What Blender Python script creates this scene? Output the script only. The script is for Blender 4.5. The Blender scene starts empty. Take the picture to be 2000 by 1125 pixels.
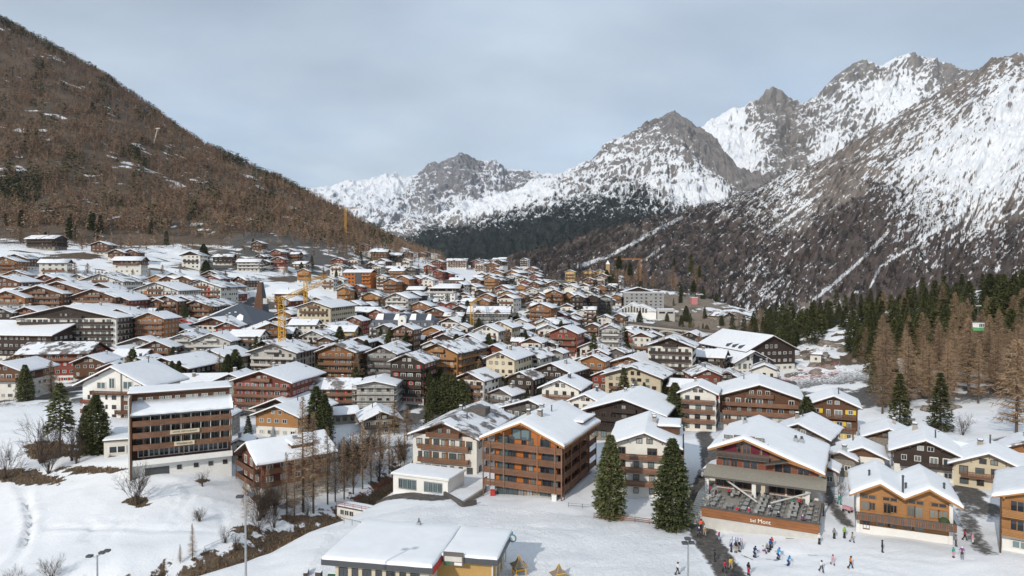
import bpy, bmesh, math, random, time
import numpy as np
from mathutils import Vector, Matrix
T0 = time.time()
random.seed(7)
scene = bpy.context.scene
COL = scene.collection
R = math.radians
# ------------------------------------------------------------------ camera
CZ = 45.0
F = 1333.3
PITCH = math.atan(22.5 / F)
cam_d = bpy.data.cameras.new("camera"); cam = bpy.data.objects.new("camera", cam_d); COL.objects.link(cam)
cam.location = (0, 0, CZ); cam.rotation_euler = (R(90) - PITCH, 0, 0)
cam_d.sensor_width = 36; cam_d.lens = 24.0; cam_d.clip_start = 1; cam_d.clip_end = 60000
scene.camera = cam
# ------------------------------------------------------------------ light
SUN_EL, SUN_AZ = 29.0, 33.0          # azimuth: degrees the sun stands to the left of straight behind the camera
sd = Vector((-math.sin(R(SUN_AZ)) * math.cos(R(SUN_EL)), -math.cos(R(SUN_AZ)) * math.cos(R(SUN_EL)), math.sin(R(SUN_EL))))
sun_d = bpy.data.lights.new("sun", 'SUN'); sun_d.energy = 3.9; sun_d.angle = R(0.6); sun_d.color = (1.0, 0.93, 0.83)
sun = bpy.data.objects.new("sun", sun_d); COL.objects.link(sun); sun.location = (0, -20, 200)
sun.rotation_euler = sd.to_track_quat('Z', 'Y').to_euler()
world = bpy.data.worlds.new("World"); scene.world = world; world.use_nodes = True
wn, wl = world.node_tree.nodes, world.node_tree.links; wn.clear()
def N(nodes, typ, **kw):
    n = nodes.new(typ)
    for k, v in kw.items():
        if k.startswith('i_'):
            n.inputs[k[2:].replace('_', ' ')].default_value = v
        else:
            setattr(n, k, v)
    return n
sky = N(wn, 'ShaderNodeTexSky', sky_type='NISHITA', sun_disc=False)
sky.sun_elevation = R(SUN_EL); sky.sun_rotation = math.atan2(sd.x, sd.y); sky.altitude = 1800; sky.air_density = 1.0; sky.dust_density = 1.2; sky.ozone_density = 1.0
tc = N(wn, 'ShaderNodeTexCoord'); sep = N(wn, 'ShaderNodeSeparateXYZ'); wl.new(tc.outputs['Generated'], sep.inputs[0])
# thin stratus: direction projected on a plane overhead, so the streaks flatten towards the horizon
zp = N(wn, 'ShaderNodeMath', operation='MAXIMUM'); wl.new(sep.outputs['Z'], zp.inputs[0]); zp.inputs[1].default_value = 0.0
za = N(wn, 'ShaderNodeMath', operation='ADD'); wl.new(zp.outputs[0], za.inputs[0]); za.inputs[1].default_value = 0.12
dx = N(wn, 'ShaderNodeMath', operation='DIVIDE'); wl.new(sep.outputs['X'], dx.inputs[0]); wl.new(za.outputs[0], dx.inputs[1])
dy = N(wn, 'ShaderNodeMath', operation='DIVIDE'); wl.new(sep.outputs['Y'], dy.inputs[0]); wl.new(za.outputs[0], dy.inputs[1])
cb = N(wn, 'ShaderNodeCombineXYZ'); wl.new(dx.outputs[0], cb.inputs[0]); wl.new(dy.outputs[0], cb.inputs[1])
n1 = N(wn, 'ShaderNodeTexNoise', i_Scale=0.55, i_Detail=7.0, i_Roughness=0.5, i_Distortion=0.5); wl.new(cb.outputs[0], n1.inputs['Vector'])
cr = N(wn, 'ShaderNodeValToRGB'); cr.color_ramp.elements[0].position = 0.3; cr.color_ramp.elements[1].position = 0.72
cr.color_ramp.elements[0].color = (0.36,)*3 + (1,); cr.color_ramp.elements[1].color = (0.95,)*3 + (1,)
wl.new(n1.outputs['Fac'], cr.inputs[0])
mixc = N(wn, 'ShaderNodeMix', data_type='RGBA'); wl.new(cr.outputs[0], mixc.inputs['Factor'])
wl.new(sky.outputs[0], mixc.inputs['A']); mixc.inputs['B'].default_value = (6.9, 7.9, 8.8, 1)
n2 = N(wn, 'ShaderNodeTexNoise', i_Scale=0.9, i_Detail=4.0, i_Roughness=0.45); wl.new(cb.outputs[0], n2.inputs['Vector'])
mr = N(wn, 'ShaderNodeMapRange'); mr.inputs['From Min'].default_value = 0.3; mr.inputs['From Max'].default_value = 0.7
mr.inputs['To Min'].default_value = 0.84; mr.inputs['To Max'].default_value = 1.16; wl.new(n2.outputs['Fac'], mr.inputs['Value'])
vm = N(wn, 'ShaderNodeVectorMath', operation='SCALE'); wl.new(mixc.outputs['Result'], vm.inputs[0]); wl.new(mr.outputs[0], vm.inputs['Scale'])
bg = N(wn, 'ShaderNodeBackground'); bg.inputs['Strength'].default_value = 0.15; wl.new(vm.outputs[0], bg.inputs['Color'])
wo = N(wn, 'ShaderNodeOutputWorld'); wl.new(bg.outputs[0], wo.inputs['Surface'])
vs = scene.view_settings; vs.view_transform = 'Standard'; vs.look = 'None'; vs.gamma = 1; vs.exposure = -0.45
scene.render.engine = 'CYCLES'
scene.cycles.use_adaptive_sampling = True; scene.cycles.adaptive_threshold = 0.02
scene.cycles.max_bounces = 5; scene.cycles.diffuse_bounces = 2; scene.cycles.glossy_bounces = 2; scene.cycles.transparent_max_bounces = 4
scene.render.film_transparent = False

# ------------------------------------------------------------------ pixel <-> world
def ray(px, py):
    u = (px - 1000) / F; v = (562.5 - py) / F; c, s = math.cos(PITCH), math.sin(PITCH)
    return (u, v * s + c, v * c - s)
def P(px, py, d):
    r = ray(px, py); k = d / r[1]
    return Vector((r[0] * k, d, CZ + r[2] * k))
def project(x, y, z):
    c, s = math.cos(PITCH), math.sin(PITCH)
    zz = z - CZ; f = y * c - zz * s; up = y * s + zz * c
    return 1000 + F * x / f, 562.5 - F * up / f
# ------------------------------------------------------------------ numpy noise
def _h(ix, iy, seed):
    n = (ix.astype(np.int64) * 374761393 + iy.astype(np.int64) * 668265263 + seed * 144665) & 0xffffffff
    n = ((n ^ (n >> 13)) * 1274126177) & 0xffffffff
    n = (n ^ (n >> 16)) & 0xffffffff
    return n
def perlin(x, y, seed=0):
    x = np.asarray(x, float); y = np.asarray(y, float)
    x0 = np.floor(x); y0 = np.floor(y); fx = x - x0; fy = y - y0
    def g(i, j):
        a = _h(x0 + i, y0 + j, seed) / 4294967296.0 * 2 * np.pi
        return np.cos(a) * (fx - i) + np.sin(a) * (fy - j)
    sx = fx * fx * fx * (fx * (fx * 6 - 15) + 10); sy = fy * fy * fy * (fy * (fy * 6 - 15) + 10)
    a = g(0, 0) * (1 - sx) + g(1, 0) * sx; b = g(0, 1) * (1 - sx) + g(1, 1) * sx
    return (a * (1 - sy) + b * sy) * 1.5
def fbm(x, y, octv=5, seed=0, gain=0.5):
    s = 0; a = 1; t = 0
    for i in range(octv):
        s = s + a * perlin(x, y, seed + i * 17); t += a; a *= gain; x = x * 2.03 + 5.3; y = y * 2.03 + 1.7
    return s / t
def ridged(x, y, octv=5, seed=0, gain=0.5):
    s = 0; a = 1; t = 0
    for i in range(octv):
        s = s + a * (1 - 2 * np.abs(perlin(x, y, seed + i * 31))); t += a; a *= gain; x = x * 2.07 + 3.1; y = y * 2.07 + 7.7
    return s / t
def sstep(a, b, x):
    t = np.clip((x - a) / (b - a), 0, 1); return t * t * (3 - 2 * t)
def tps_fit(pts, vals, lam=1e-3):
    pts = np.array(pts, float); n = len(pts)
    r = np.linalg.norm(pts[:, None] - pts[None], axis=2); K = r * r * np.log(r + 1e-9) + lam * np.eye(n)
    Pm = np.c_[np.ones(n), pts]; A = np.zeros((n + 3, n + 3)); A[:n, :n] = K; A[:n, n:] = Pm; A[n:, :n] = Pm.T
    w = np.linalg.solve(A, np.r_[np.array(vals, float), np.zeros(3)])
    def ev(x, y):
        x = np.asarray(x, float); sh = x.shape; x = x.ravel(); y = np.asarray(y, float).ravel()
        out = w[n] + w[n + 1] * x + w[n + 2] * y
        for i in range(n):
            r2 = (x - pts[i, 0])**2 + (y - pts[i, 1])**2
            out = out + w[i] * 0.5 * r2 * np.log(r2 + 1e-12)
        return out.reshape(sh)
    return ev
# ------------------------------------------------------------------ materials
MATS = {}
def newmat(name, rough=0.8, spec=0.3):
    m = bpy.data.materials.new(name); m.use_nodes = True
    b = m.node_tree.nodes['Principled BSDF']; b.inputs['Roughness'].default_value = rough
    b.inputs['Specular IOR Level'].default_value = spec
    MATS[name] = m
    return m, m.node_tree.nodes, m.node_tree.links, b
def mat(name, col, rough=0.8, spec=0.3, var=0.15, scale=1.5, stretch=(1, 1, 1), bump=0.0, objvar=0.0, metal=0.0, detail=3.0):
    """base colour broken up by noise in object space, and a little per object"""
    if name in MATS: return MATS[name]
    m, nd, lk, b = newmat(name, rough, spec); b.inputs['Metallic'].default_value = metal
    t = N(nd, 'ShaderNodeTexCoord'); mp = N(nd, 'ShaderNodeMapping'); mp.inputs['Scale'].default_value = stretch; lk.new(t.outputs['Object'], mp.inputs[0])
    n = N(nd, 'ShaderNodeTexNoise', i_Scale=scale, i_Detail=detail, i_Roughness=0.6); lk.new(mp.outputs[0], n.inputs['Vector'])
    r = N(nd, 'ShaderNodeMapRange'); r.inputs['From Min'].default_value = 0.25; r.inputs['From Max'].default_value = 0.75
    r.inputs['To Min'].default_value = 1 - var; r.inputs['To Max'].default_value = 1 + var; lk.new(n.outputs['Fac'], r.inputs['Value'])
    src = r.outputs[0]
    if objvar:
        oi = N(nd, 'ShaderNodeObjectInfo'); r2 = N(nd, 'ShaderNodeMapRange'); r2.inputs['To Min'].default_value = 1 - objvar; r2.inputs['To Max'].default_value = 1 + objvar
        lk.new(oi.outputs['Random'], r2.inputs['Value']); mu = N(nd, 'ShaderNodeMath', operation='MULTIPLY'); lk.new(src, mu.inputs[0]); lk.new(r2.outputs[0], mu.inputs[1]); src = mu.outputs[0]
    v = N(nd, 'ShaderNodeVectorMath', operation='SCALE'); v.inputs[0].default_value = col[:3]; lk.new(src, v.inputs['Scale']); lk.new(v.outputs[0], b.inputs['Base Color'])
    if bump:
        bp = N(nd, 'ShaderNodeBump'); bp.inputs['Strength'].default_value = bump; bp.inputs['Distance'].default_value = 0.1; lk.new(n.outputs['Fac'], bp.inputs['Height']); lk.new(bp.outputs[0], b.inputs['Normal'])
    return m
# ------------------------------------------------------------------ object helpers
def tag(o, label=None, cat=None, group=None, kind=None):
    if label: o['label'] = label
    if cat: o['category'] = cat
    if group: o['group'] = group
    if kind: o['kind'] = kind
    return o
def link(name, me, parent=None, loc=None, rot=None, scale=None):
    o = bpy.data.objects.new(name, me); COL.objects.link(o)
    if parent is not None: o.parent = parent
    if loc is not None: o.location = loc
    if rot is not None: o.rotation_euler = rot
    if scale is not None: o.scale = scale
    return o
def empty(name, loc=(0, 0, 0), rz=0.0):
    o = bpy.data.objects.new(name, None); COL.objects.link(o); o.location = loc; o.rotation_euler = (0, 0, rz); o.empty_display_size = 0.5
    return o
class MB:
    """collects shapes, builds them as one mesh"""
    def __init__(s): s.v = []; s.f = []; s.m = []; s.mats = []; s.smooth = False
    def mi(s, m):
        if m not in s.mats: s.mats.append(m)
        return s.mats.index(m)
    def add(s, vs, fs, m):
        k = len(s.v); s.v.extend([tuple(p) for p in vs]); i = s.mi(m)
        for f in fs: s.f.append([k + a for a in f]); s.m.append(i)
    def box(s, x0, x1, y0, y1, z0, z1, m):
        s.add([(x0, y0, z0), (x1, y0, z0), (x1, y1, z0), (x0, y1, z0), (x0, y0, z1), (x1, y0, z1), (x1, y1, z1), (x0, y1, z1)],
              [(0, 3, 2, 1), (4, 5, 6, 7), (0, 1, 5, 4), (1, 2, 6, 5), (2, 3, 7, 6), (3, 0, 4, 7)], m)
    def prism(s, poly, y0, y1, m):
        """polygon in x,z (counter-clockwise seen from -y) extruded along y"""
        n = len(poly); vs = [(x, y0, z) for x, z in poly] + [(x, y1, z) for x, z in poly]
        fs = [tuple(range(n)), tuple(range(2 * n - 1, n - 1, -1))] + [(i, i + n, (i + 1) % n + n, (i + 1) % n) for i in range(n)]
        s.add(vs, fs, m)
    def slab(s, poly, z0, z1, m):
        """polygon in x,y (ccw) from z0 to z1"""
        n = len(poly); vs = [(x, y, z0) for x, y in poly] + [(x, y, z1) for x, y in poly]
        fs = [tuple(range(n - 1, -1, -1)), tuple(range(n, 2 * n))] + [(i, (i + 1) % n, (i + 1) % n + n, i + n) for i in range(n)]
        s.add(vs, fs, m)
    def tube(s, a, b, r0, r1, m, n=6):
        a = Vector(a); b = Vector(b); d = (b - a)
        if d.length < 1e-6: return
        d.normalize(); u = d.orthogonal().normalized(); w = d.cross(u)
        vs = []
        for c, r in ((a, r0), (b, r1)):
            for i in range(n):
                t = 2 * math.pi * i / n; vs.append(c + u * (r * math.cos(t)) + w * (r * math.sin(t)))
        fs = [(i, (i + 1) % n, n + (i + 1) % n, n + i) for i in range(n)] + [tuple(range(n - 1, -1, -1)), tuple(range(n, 2 * n))]
        s.add(vs, fs, m)
    def ball(s, c, r, m, nu=10, nv=6, sc=(1, 1, 1)):
        vs = []; fs = []
        for j in range(nv + 1):
            ph = math.pi * j / nv
            for i in range(nu):
                t = 2 * math.pi * i / nu; vs.append((c[0] + r * sc[0] * math.sin(ph) * math.cos(t), c[1] + r * sc[1] * math.sin(ph) * math.sin(t), c[2] + r * sc[2] * math.cos(ph)))
        for j in range(nv):
            for i in range(nu): fs.append((j * nu + i, (j + 1) * nu + i, (j + 1) * nu + (i + 1) % nu, j * nu + (i + 1) % nu))
        s.add(vs, fs, m)
    def mesh(s, name):
        me = bpy.data.meshes.new(name); me.from_pydata(s.v, [], s.f)
        for m in s.mats: me.materials.append(m)
        if len(s.mats) > 1: me.polygons.foreach_set('material_index', s.m)
        if s.smooth: me.polygons.foreach_set('use_smooth', [True] * len(s.f))
        me.update(); return me
    def build(s, name, parent=None, **kw): return link(name, s.mesh(name), parent, **kw)
def np_mesh(name, V, Fq, mats=(), smooth=True, attrs=None):
    """V (n,3), Fq (m,k) arrays"""
    me = bpy.data.meshes.new(name); n, m, k = len(V), len(Fq), Fq.shape[1]
    me.vertices.add(n); me.vertices.foreach_set('co', np.asarray(V, np.float32).ravel())
    me.loops.add(m * k); me.loops.foreach_set('vertex_index', np.asarray(Fq, np.int32).ravel())
    me.polygons.add(m); me.polygons.foreach_set('loop_start', np.arange(0, m * k, k, dtype=np.int32))
    me.polygons.foreach_set('use_smooth', np.full(m, smooth))
    for a in mats: me.materials.append(a)
    me.update(calc_edges=True)
    for an, (dom, data) in (attrs or {}).items():
        at = me.attributes.new(an, 'FLOAT', dom); at.data.foreach_set('value', np.asarray(data, np.float32).ravel())
    return me
def grid_faces(ny, nx):
    i = np.arange(ny * nx).reshape(ny, nx); return np.stack([i[:-1, :-1], i[:-1, 1:], i[1:, 1:], i[1:, :-1]], -1).reshape(-1, 4)
# ================================================================== terrain
CP = [ # (px, py, depth) of points on the ground
 (1000,1125,99),(1650,1085,103),(600,1125,104),(300,1125,112),(0,1100,118),(-300,1080,125),(0,1000,140),(200,990,134),(1000,985,134),(800,985,137),(1350,1000,126),(2000,1080,103),(2300,1080,103),(1500,985,125),(1700,960,130),(1900,960,132),
 (350,915,147),(150,900,155),(0,900,160),(250,815,200),(100,780,215),(-200,800,220),(520,975,150),(700,950,160),(600,880,185),(750,870,190),(900,830,215),(1100,800,230),(1200,900,165),(1400,850,170),(1600,860,187),(1300,760,262),(1250,830,210),
 (160,700,311),(0,700,300),(400,700,300),(600,700,300),(800,690,310),(1000,700,300),(900,760,255),(500,760,250),(700,770,250),(1150,720,290),(1400,725,290),(1480,735,280),(1560,740,270),
 (1700,850,182),(1850,820,192),(2000,850,165),(2200,800,190),(1600,725,275),(1650,660,330),(1700,760,240),(1900,700,270),(2000,670,290),(2200,630,300),(1900,592,375),(2000,566,385),(1750,618,385),(1600,640,410),(1500,650,440),(2300,485,410),
 (100,600,345),(200,625,340),(0,570,390),(-200,540,420),(250,600,410),(400,600,430),(510,625,400),(620,655,380),(785,665,370),(950,645,400),(1100,670,360),(1200,690,335),
 (245,533,480),(100,540,450),(80,490,520),(0,440,620),(-250,400,700),(400,535,520),(490,525,570),(600,560,500),(560,590,460),(250,480,620),(400,470,680),(550,470,720),(700,500,740),(700,560,590),(820,585,520),(900,600,500),(850,515,960),(760,500,830),(600,530,620),
 (900,560,700),(1000,600,500),(1000,560,700),(1000,535,900),(1100,575,620),(1150,600,520),(1187,550,690),(1150,562,660),(1262,612,575),(1320,625,560),(1330,590,650),(1400,600,640),(1350,575,760),(1250,575,700),(930,520,980),(1040,548,950),(960,538,880),
 (1240,650,450),(1400,660,430),(1300,690,400),
 (0,300,880),(-400,200,1000),(0,150,1150),(0,45,1400),(-400,-150,1500),(200,400,800),(200,290,970),(200,150,1400),(400,400,880),(400,290,1400),(600,430,960),(600,388,1380),(700,437,1330),(760,470,1250),(840,503,1150),(500,350,1150),(300,330,1000),
]
GEXTRA = [ # world points (x, y, z)
 (-1900,2000,520),(-1100,2000,330),(-600,2000,40),(-150,2000,-120),(-60,1500,-40),(150,1300,-60),(150,1000,-5),(300,1000,-60),(400,800,-50),(600,800,-60),(350,600,-10),(450,520,15),(600,600,-30),(900,700,-60),(500,1500,-200),(1200,1500,-200),(0,2000,-150),(-2200,1200,760),(-1600,600,500),(-900,300,160),(-400,200,40),
 (0,20,1),(150,20,1),(-150,20,0),(350,100,12),(350,250,32),(-30,1300,10),(600,300,70),(1000,500,120),
]
_gp = []; _gv = []
for a in CP:
    p = P(*a); _gp.append((p.x / 100, p.y / 100)); _gv.append(p.z)
for x, y, z in GEXTRA: _gp.append((x / 100, y / 100)); _gv.append(z)
_g = tps_fit(_gp, _gv, 0.02)
def axis(segs):
    out = [segs[0][0]]
    for a, b, st in segs:
        n = max(1, int(round((b - a) / st))); out += list(np.linspace(a, b, n + 1)[1:])
    return np.array(out)
GX = axis([(-2400, -1200, 30), (-1200, -500, 9), (-500, -160, 4.0), (-160, 170, 0.8), (170, 420, 3.0), (420, 900, 12), (900, 1800, 60)])
GY = axis([(10, 80, 6), (80, 230, 0.8), (230, 360, 1.6), (360, 650, 3.0), (650, 1400, 7), (1400, 2000, 30)])
XX, YY = np.meshgrid(GX, GY)
_cx = axis([(-2400, -600, 40), (-600, 600, 8), (600, 1800, 40)]); _cy = axis([(10, 700, 8), (700, 2000, 26)])
_cz = _g(*np.meshgrid(_cx / 100, _cy / 100))
def bil(cx, cy, cz, x, y):
    x = np.asarray(x, float); y = np.asarray(y, float)
    i = np.clip(np.searchsorted(cx, x) - 1, 0, len(cx) - 2); j = np.clip(np.searchsorted(cy, y) - 1, 0, len(cy) - 2)
    tx = np.clip((x - cx[i]) / (cx[i + 1] - cx[i]), 0, 1); ty = np.clip((y - cy[j]) / (cy[j + 1] - cy[j]), 0, 1)
    return (cz[j, i] * (1 - tx) + cz[j, i + 1] * tx) * (1 - ty) + (cz[j + 1, i] * (1 - tx) + cz[j + 1, i + 1] * tx) * ty
def base_hit(px, py, fn, t0=40, t1=2000):
    r = ray(px, py); t = np.exp(np.linspace(math.log(t0), math.log(t1), 1500)); k = t / r[1]
    z = CZ + r[2] * k; g = fn(r[0] * k, t); i = np.argmax(z < g)
    if not (z < g).any(): i = len(t) - 1
    if i > 0:
        a, b = z[i - 1] - g[i - 1], z[i] - g[i]; s = a / (a - b + 1e-9); tt = t[i - 1] + (t[i] - t[i - 1]) * s
    else: tt = t[0]
    return Vector((r[0] * tt / r[1], tt, CZ + r[2] * tt / r[1]))
_gb = lambda x, y: bil(_cx, _cy, _cz, x, y)
def poly_w(pts): return [base_hit(px, py, _gb) for px, py in pts]
def dist_poly(X, Y, pl):
    d = np.full(X.shape, 1e9)
    for a, b in zip(pl[:-1], pl[1:]):
        ax, ay, bx, by = a[0], a[1], b[0], b[1]; L = (bx - ax)**2 + (by - ay)**2 + 1e-9
        t = np.clip(((X - ax) * (bx - ax) + (Y - ay) * (by - ay)) / L, 0, 1)
        d = np.minimum(d, np.hypot(X - ax - t * (bx - ax), Y - ay - t * (by - ay)))
    return d
def in_poly(X, Y, pl):
    c = np.zeros(X.shape, bool); n = len(pl)
    for i in range(n):
        x0, y0 = pl[i][0], pl[i][1]; x1, y1 = pl[(i + 1) % n][0], pl[(i + 1) % n][1]
        m = ((y0 > Y) != (y1 > Y)); c ^= m & (X < (x1 - x0) * (Y - y0) / (y1 - y0 + 1e-12) + x0)
    return c
STREAM = poly_w([(60,1165),(230,1140),(330,1108),(430,1080),(500,1055),(560,1022),(640,1002),(690,975),(740,945),(790,900)])
GORGE = [Vector(v) for v in ((76,398,0),(102,437,0),(150,475,0),(230,530,0),(330,600,0))]
ROADS = [ # (pixel polyline, width m)
 ([(1470,1200),(1420,1110),(1378,1050),(1362,1000),(1372,950),(1390,910),(1385,880)], 4.2),
 ([(1900,960),(1885,1000),(1900,1040),(1925,1080)], 3.2),
 ([(1612,940),(1625,985),(1655,1025)], 2.6),
 ([(1385,880),(1372,850),(1400,800)], 4.0),
 ([(1365,770),(1372,735),(1385,715),(1410,700),(1440,712),(1480,735),(1540,748)], 6.5),
 ([(1215,625),(1260,640),(1290,642)], 5.0),
 ([(470,800),(490,760),(480,730),(440,690)], 5.0),
 ([(560,990),(640,900),(720,880),(800,870)], 4.0),
 ([(1170,985),(1195,945),(1230,920)], 3.0),
 ([(720,975),(800,968),(860,975)], 5.0),
]
RW = [(poly_w(p), w) for p, w in ROADS]
def detail_z(X, Y, Z):
    ds = dist_poly(X, Y, STREAM); Z = Z - 3.6 * np.exp(-(ds / 4.5)**2)
    dg = dist_poly(X, Y, GORGE); Z = Z - 26 * np.exp(-(dg / 20.0)**2)
    wild = sstep(-150, -260, X) * sstep(420, 620, Y)
    Z = Z + fbm(X / 60, Y / 60, 5, 3) * 9 * wild + fbm(X / 26, Y / 26, 4, 9) * 0.8 + fbm(X / 5, Y / 5, 3, 12) * 0.10 * (1 - wild)
    rt = sstep(70, 120, X) * sstep(210, 300, Y); Z = Z + fbm(X / 18, Y / 18, 4, 33) * 3.0 * rt
    return Z
GZ = detail_z(XX, YY, _gb(XX, YY))
def G(x, y):
    r = bil(GX, GY, GZ, x, y); return float(r) if np.ndim(r) == 0 else r
def hit(px, py, t0=40): return base_hit(px, py, lambda x, y: bil(GX, GY, GZ, x, y), t0)
PXG, PYG = project(XX, YY, GZ)
# --- masks: bare (dead grass / earth), road (also village ground with painted shade)
def blob(cx, cy, rx, ry, seed=1, rough=0.55):
    q = np.hypot((PXG - cx) / rx, (PYG - cy) / ry) + fbm(PXG / rx * 2.2, PYG / ry * 2.2, 4, seed) * rough * 1.6
    return sstep(1.3, 0.65, q)
bare = np.zeros_like(GZ)
for k, b in enumerate([(75,938,55,9),(180,918,70,7),(268,980,26,11),(210,870,50,22),(100,880,60,18),(30,930,60,14),(395,940,14,5),(600,1015,60,8),(480,1035,30,9)]): bare = np.maximum(bare, blob(*b, seed=k + 3))
bare = np.maximum(bare, sstep(6.5, 1.0, dist_poly(XX, YY, STREAM) + fbm(XX / 3, YY / 3, 3, 5) * 4))
hill = sstep(-60, -160, XX - (YY - 900) * 0.0) * sstep(560, 700, YY - 0.15 * XX)
snowp = fbm(XX / 70 + 0.3, YY / 45, 5, 21, 0.62) * 1.0 + fbm(XX / 16, YY / 12, 3, 71) * 0.5
hb = sstep(0.46, 0.30, snowp - sstep(440, 500, PYG) * 0.36 * sstep(900, 500, PXG + 200))
hillm = sstep(520, 430, PYG - sstep(500, 850, PXG) * 60)
bare = np.maximum(bare, hb * hillm * sstep(-150, -230, XX + 0.0)) - hillm * sstep(-150, -230, XX) * sstep(.22, .42, fbm(XX / 11, YY / 7, 3, 123)) * .6
# terraced meadow with dead-grass bands on the upper left
band = sstep(0.12, 0.30, fbm(XX / 45, YY / 9, 5, 44) + 0.12 * np.sin(GZ * 0.9))
bare = np.maximum(bare, band * sstep(-90, -140, XX) * sstep(400, 470, YY) * sstep(585, 540, PYG) * 0.95)
for k, b in enumerate([(400,520,60,8),(150,500,55,7),(620,510,50,8),(300,470,220,10),(50,455,120,9),(560,545,40,6)]): bare = np.maximum(bare, blob(*b, seed=k + 33))
gorge = sstep(60, 25, dist_poly(XX, YY, GORGE) + fbm(XX / 12, YY / 12, 3, 8) * 18)
gorge = np.maximum(gorge, np.maximum(blob(1370,640,80,36,61), blob(1330,590,85,16,62)))
bare = np.maximum(bare, gorge * 0.95)
rt = sstep(60, 110, XX) * sstep(215, 320, YY)
bare = np.maximum(bare, rt * sstep(-0.02, 0.14, fbm(XX / 14, YY / 14, 4, 77)) )
rock = gorge
road = np.zeros_like(GZ)
for ri_, (pl, w) in enumerate(RW): road = np.maximum(road, (1, .62, .7, .8, 1, 1, .9, .6, .8, .9)[ri_] * sstep(w / 2 + 1.2, w / 2 - 1.0, dist_poly(XX, YY, pl) + fbm(XX / 1.5, YY / 1.5, 3, 2) * 0.5))
# trodden / cleared ground between the village houses, with shade painted into its colour
vil = sstep(195, 225, YY) * sstep(900, 700, YY) * sstep(-260, -200, XX + (YY - 300) * 0.15) * (1 - rt)
road = np.maximum(road, vil * 0.9 * sstep(-0.32, -0.05, fbm(XX / 17, YY / 17, 5, 91)) * (1 - np.maximum.reduce([in_poly(PXG, PYG, np.array(p)).astype(float) for p in ([(0,515),(560,530),(575,600),(450,565),(330,545),(200,545),(0,560)],[(575,528),(700,572),(650,600),(560,600)],[(885,505),(960,540),(900,560),(840,520)])])))
road = np.maximum(road, 0.8 * sstep(0.0, 0.2, fbm(XX / 10, YY / 10, 3, 55)) * sstep(60, 75, XX) * sstep(112, 122, YY) * sstep(175, 160, YY))
np.random.seed(3)
tread = np.clip(sstep(0, 1, in_poly(XX, YY, poly_w([(560,1180),(640,1030),(860,980),(1160,1010),(1340,1040),(1400,1180)])).astype(float)), 0, 1)
TR = []
def trk(pts, w=0.5, dp=0.22):
    TR.append((poly_w(pts), w, dp))
trk([(85,1032),(160,1031),(240,1029),(330,1031),(400,1035),(450,1042)],.5); trk([(85,1037),(240,1033),(400,1039)],.4)
for dx_ in (0, 9, 18): trk([(164+dx_,1019),(172+dx_,1028),(176+dx_,1040),(170+dx_,1050),(160+dx_,1056)],.45,.25)
trk([(237,1010),(236,1022),(231,1032)],.45); trk([(253,1010),(252,1022),(246,1032)],.45)
for k_ in range(6): trk([(20+k_*8,930),(48+k_*2,975+k_*3),(60+k_,1020),(55-k_*3,1075),(20-k_*6,1125)],.5,.16)
for k_ in range(9):
    rq = random.Random(k_); x0, y0 = rq.uniform(300, 450), rq.uniform(930, 990); trk([(x0, y0), (x0 + rq.uniform(-20, 50), y0 + 25), (x0 + rq.uniform(0, 60), y0 + rq.uniform(45, 70))], .4, .16)
for k_ in range(16):
    rq = random.Random(k_ + 50); x0, y0 = rq.uniform(640, 1300), rq.uniform(1000, 1110); trk([(x0, y0), (x0 + rq.uniform(40, 90), y0 + rq.uniform(-8, 12)), (x0 + rq.uniform(120, 240), y0 + rq.uniform(-5, 25))], .5, .10)
for k_ in range(12):
    rq = random.Random(k_ + 90); x0, y0 = rq.uniform(1440, 1900), rq.uniform(1075, 1120); trk([(x0, y0), (x0 + rq.uniform(20, 60), y0 + rq.uniform(-10, 12)), (x0 + rq.uniform(60, 140), y0 + rq.uniform(-15, 20))], .5, .12)
near = (YY < 190)
wob = fbm(XX / 2.2, YY / 2.2, 2, 8)
for pl, w, dp in TR:
    dp *= 1.5
    d_ = dist_poly(XX, YY, pl); GZ = GZ + near * (-dp * np.exp(-(d_ / w)**2) + dp * .55 * np.exp(-((d_ - w * 2.0) / (w * .8))**2)) * (0.75 + wob)
foot = np.maximum(tread, sstep(1, 0, np.hypot((PXG - 25) / 70, (PYG - 1020) / 90)) * 1.4); foot = np.maximum(foot, sstep(1.2, .2, np.hypot((PXG - 390) / 70, (PYG - 960) / 45)))
GZ = GZ + near * foot * (np.abs(fbm(XX / 1.7, YY / 1.7, 2, 19)) - .15) * .15 + near * fbm(XX / 9, YY / 7, 3, 29) * .35
m, nd, lk, b = newmat('snowy_ground', 0.75, 0.25)
def attr(nd, n): a = nd.new('ShaderNodeAttribute'); a.attribute_name = n; return a
geo = N(nd, 'ShaderNodeNewGeometry')
na = N(nd, 'ShaderNodeTexNoise', i_Scale=0.06, i_Detail=6.0, i_Roughness=0.6); lk.new(geo.outputs['Position'], na.inputs['Vector'])
nb = N(nd, 'ShaderNodeTexNoise', i_Scale=1.1, i_Detail=6.0, i_Roughness=0.65); lk.new(geo.outputs['Position'], nb.inputs['Vector'])
nc = N(nd, 'ShaderNodeTexNoise', i_Scale=0.5, i_Detail=5.0, i_Roughness=0.7, i_Distortion=1.5); lk.new(geo.outputs['Position'], nc.inputs['Vector'])
def ramp(nd, lk, src, stops):
    r = N(nd, 'ShaderNodeValToRGB'); e = r.color_ramp.elements
    while len(e) < len(stops): e.new(0.5)
    for i, (p, c) in enumerate(stops): e[i].position = p; e[i].color = tuple(c) + (1,)
    lk.new(src, r.inputs[0]); return r.outputs[0]
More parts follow.
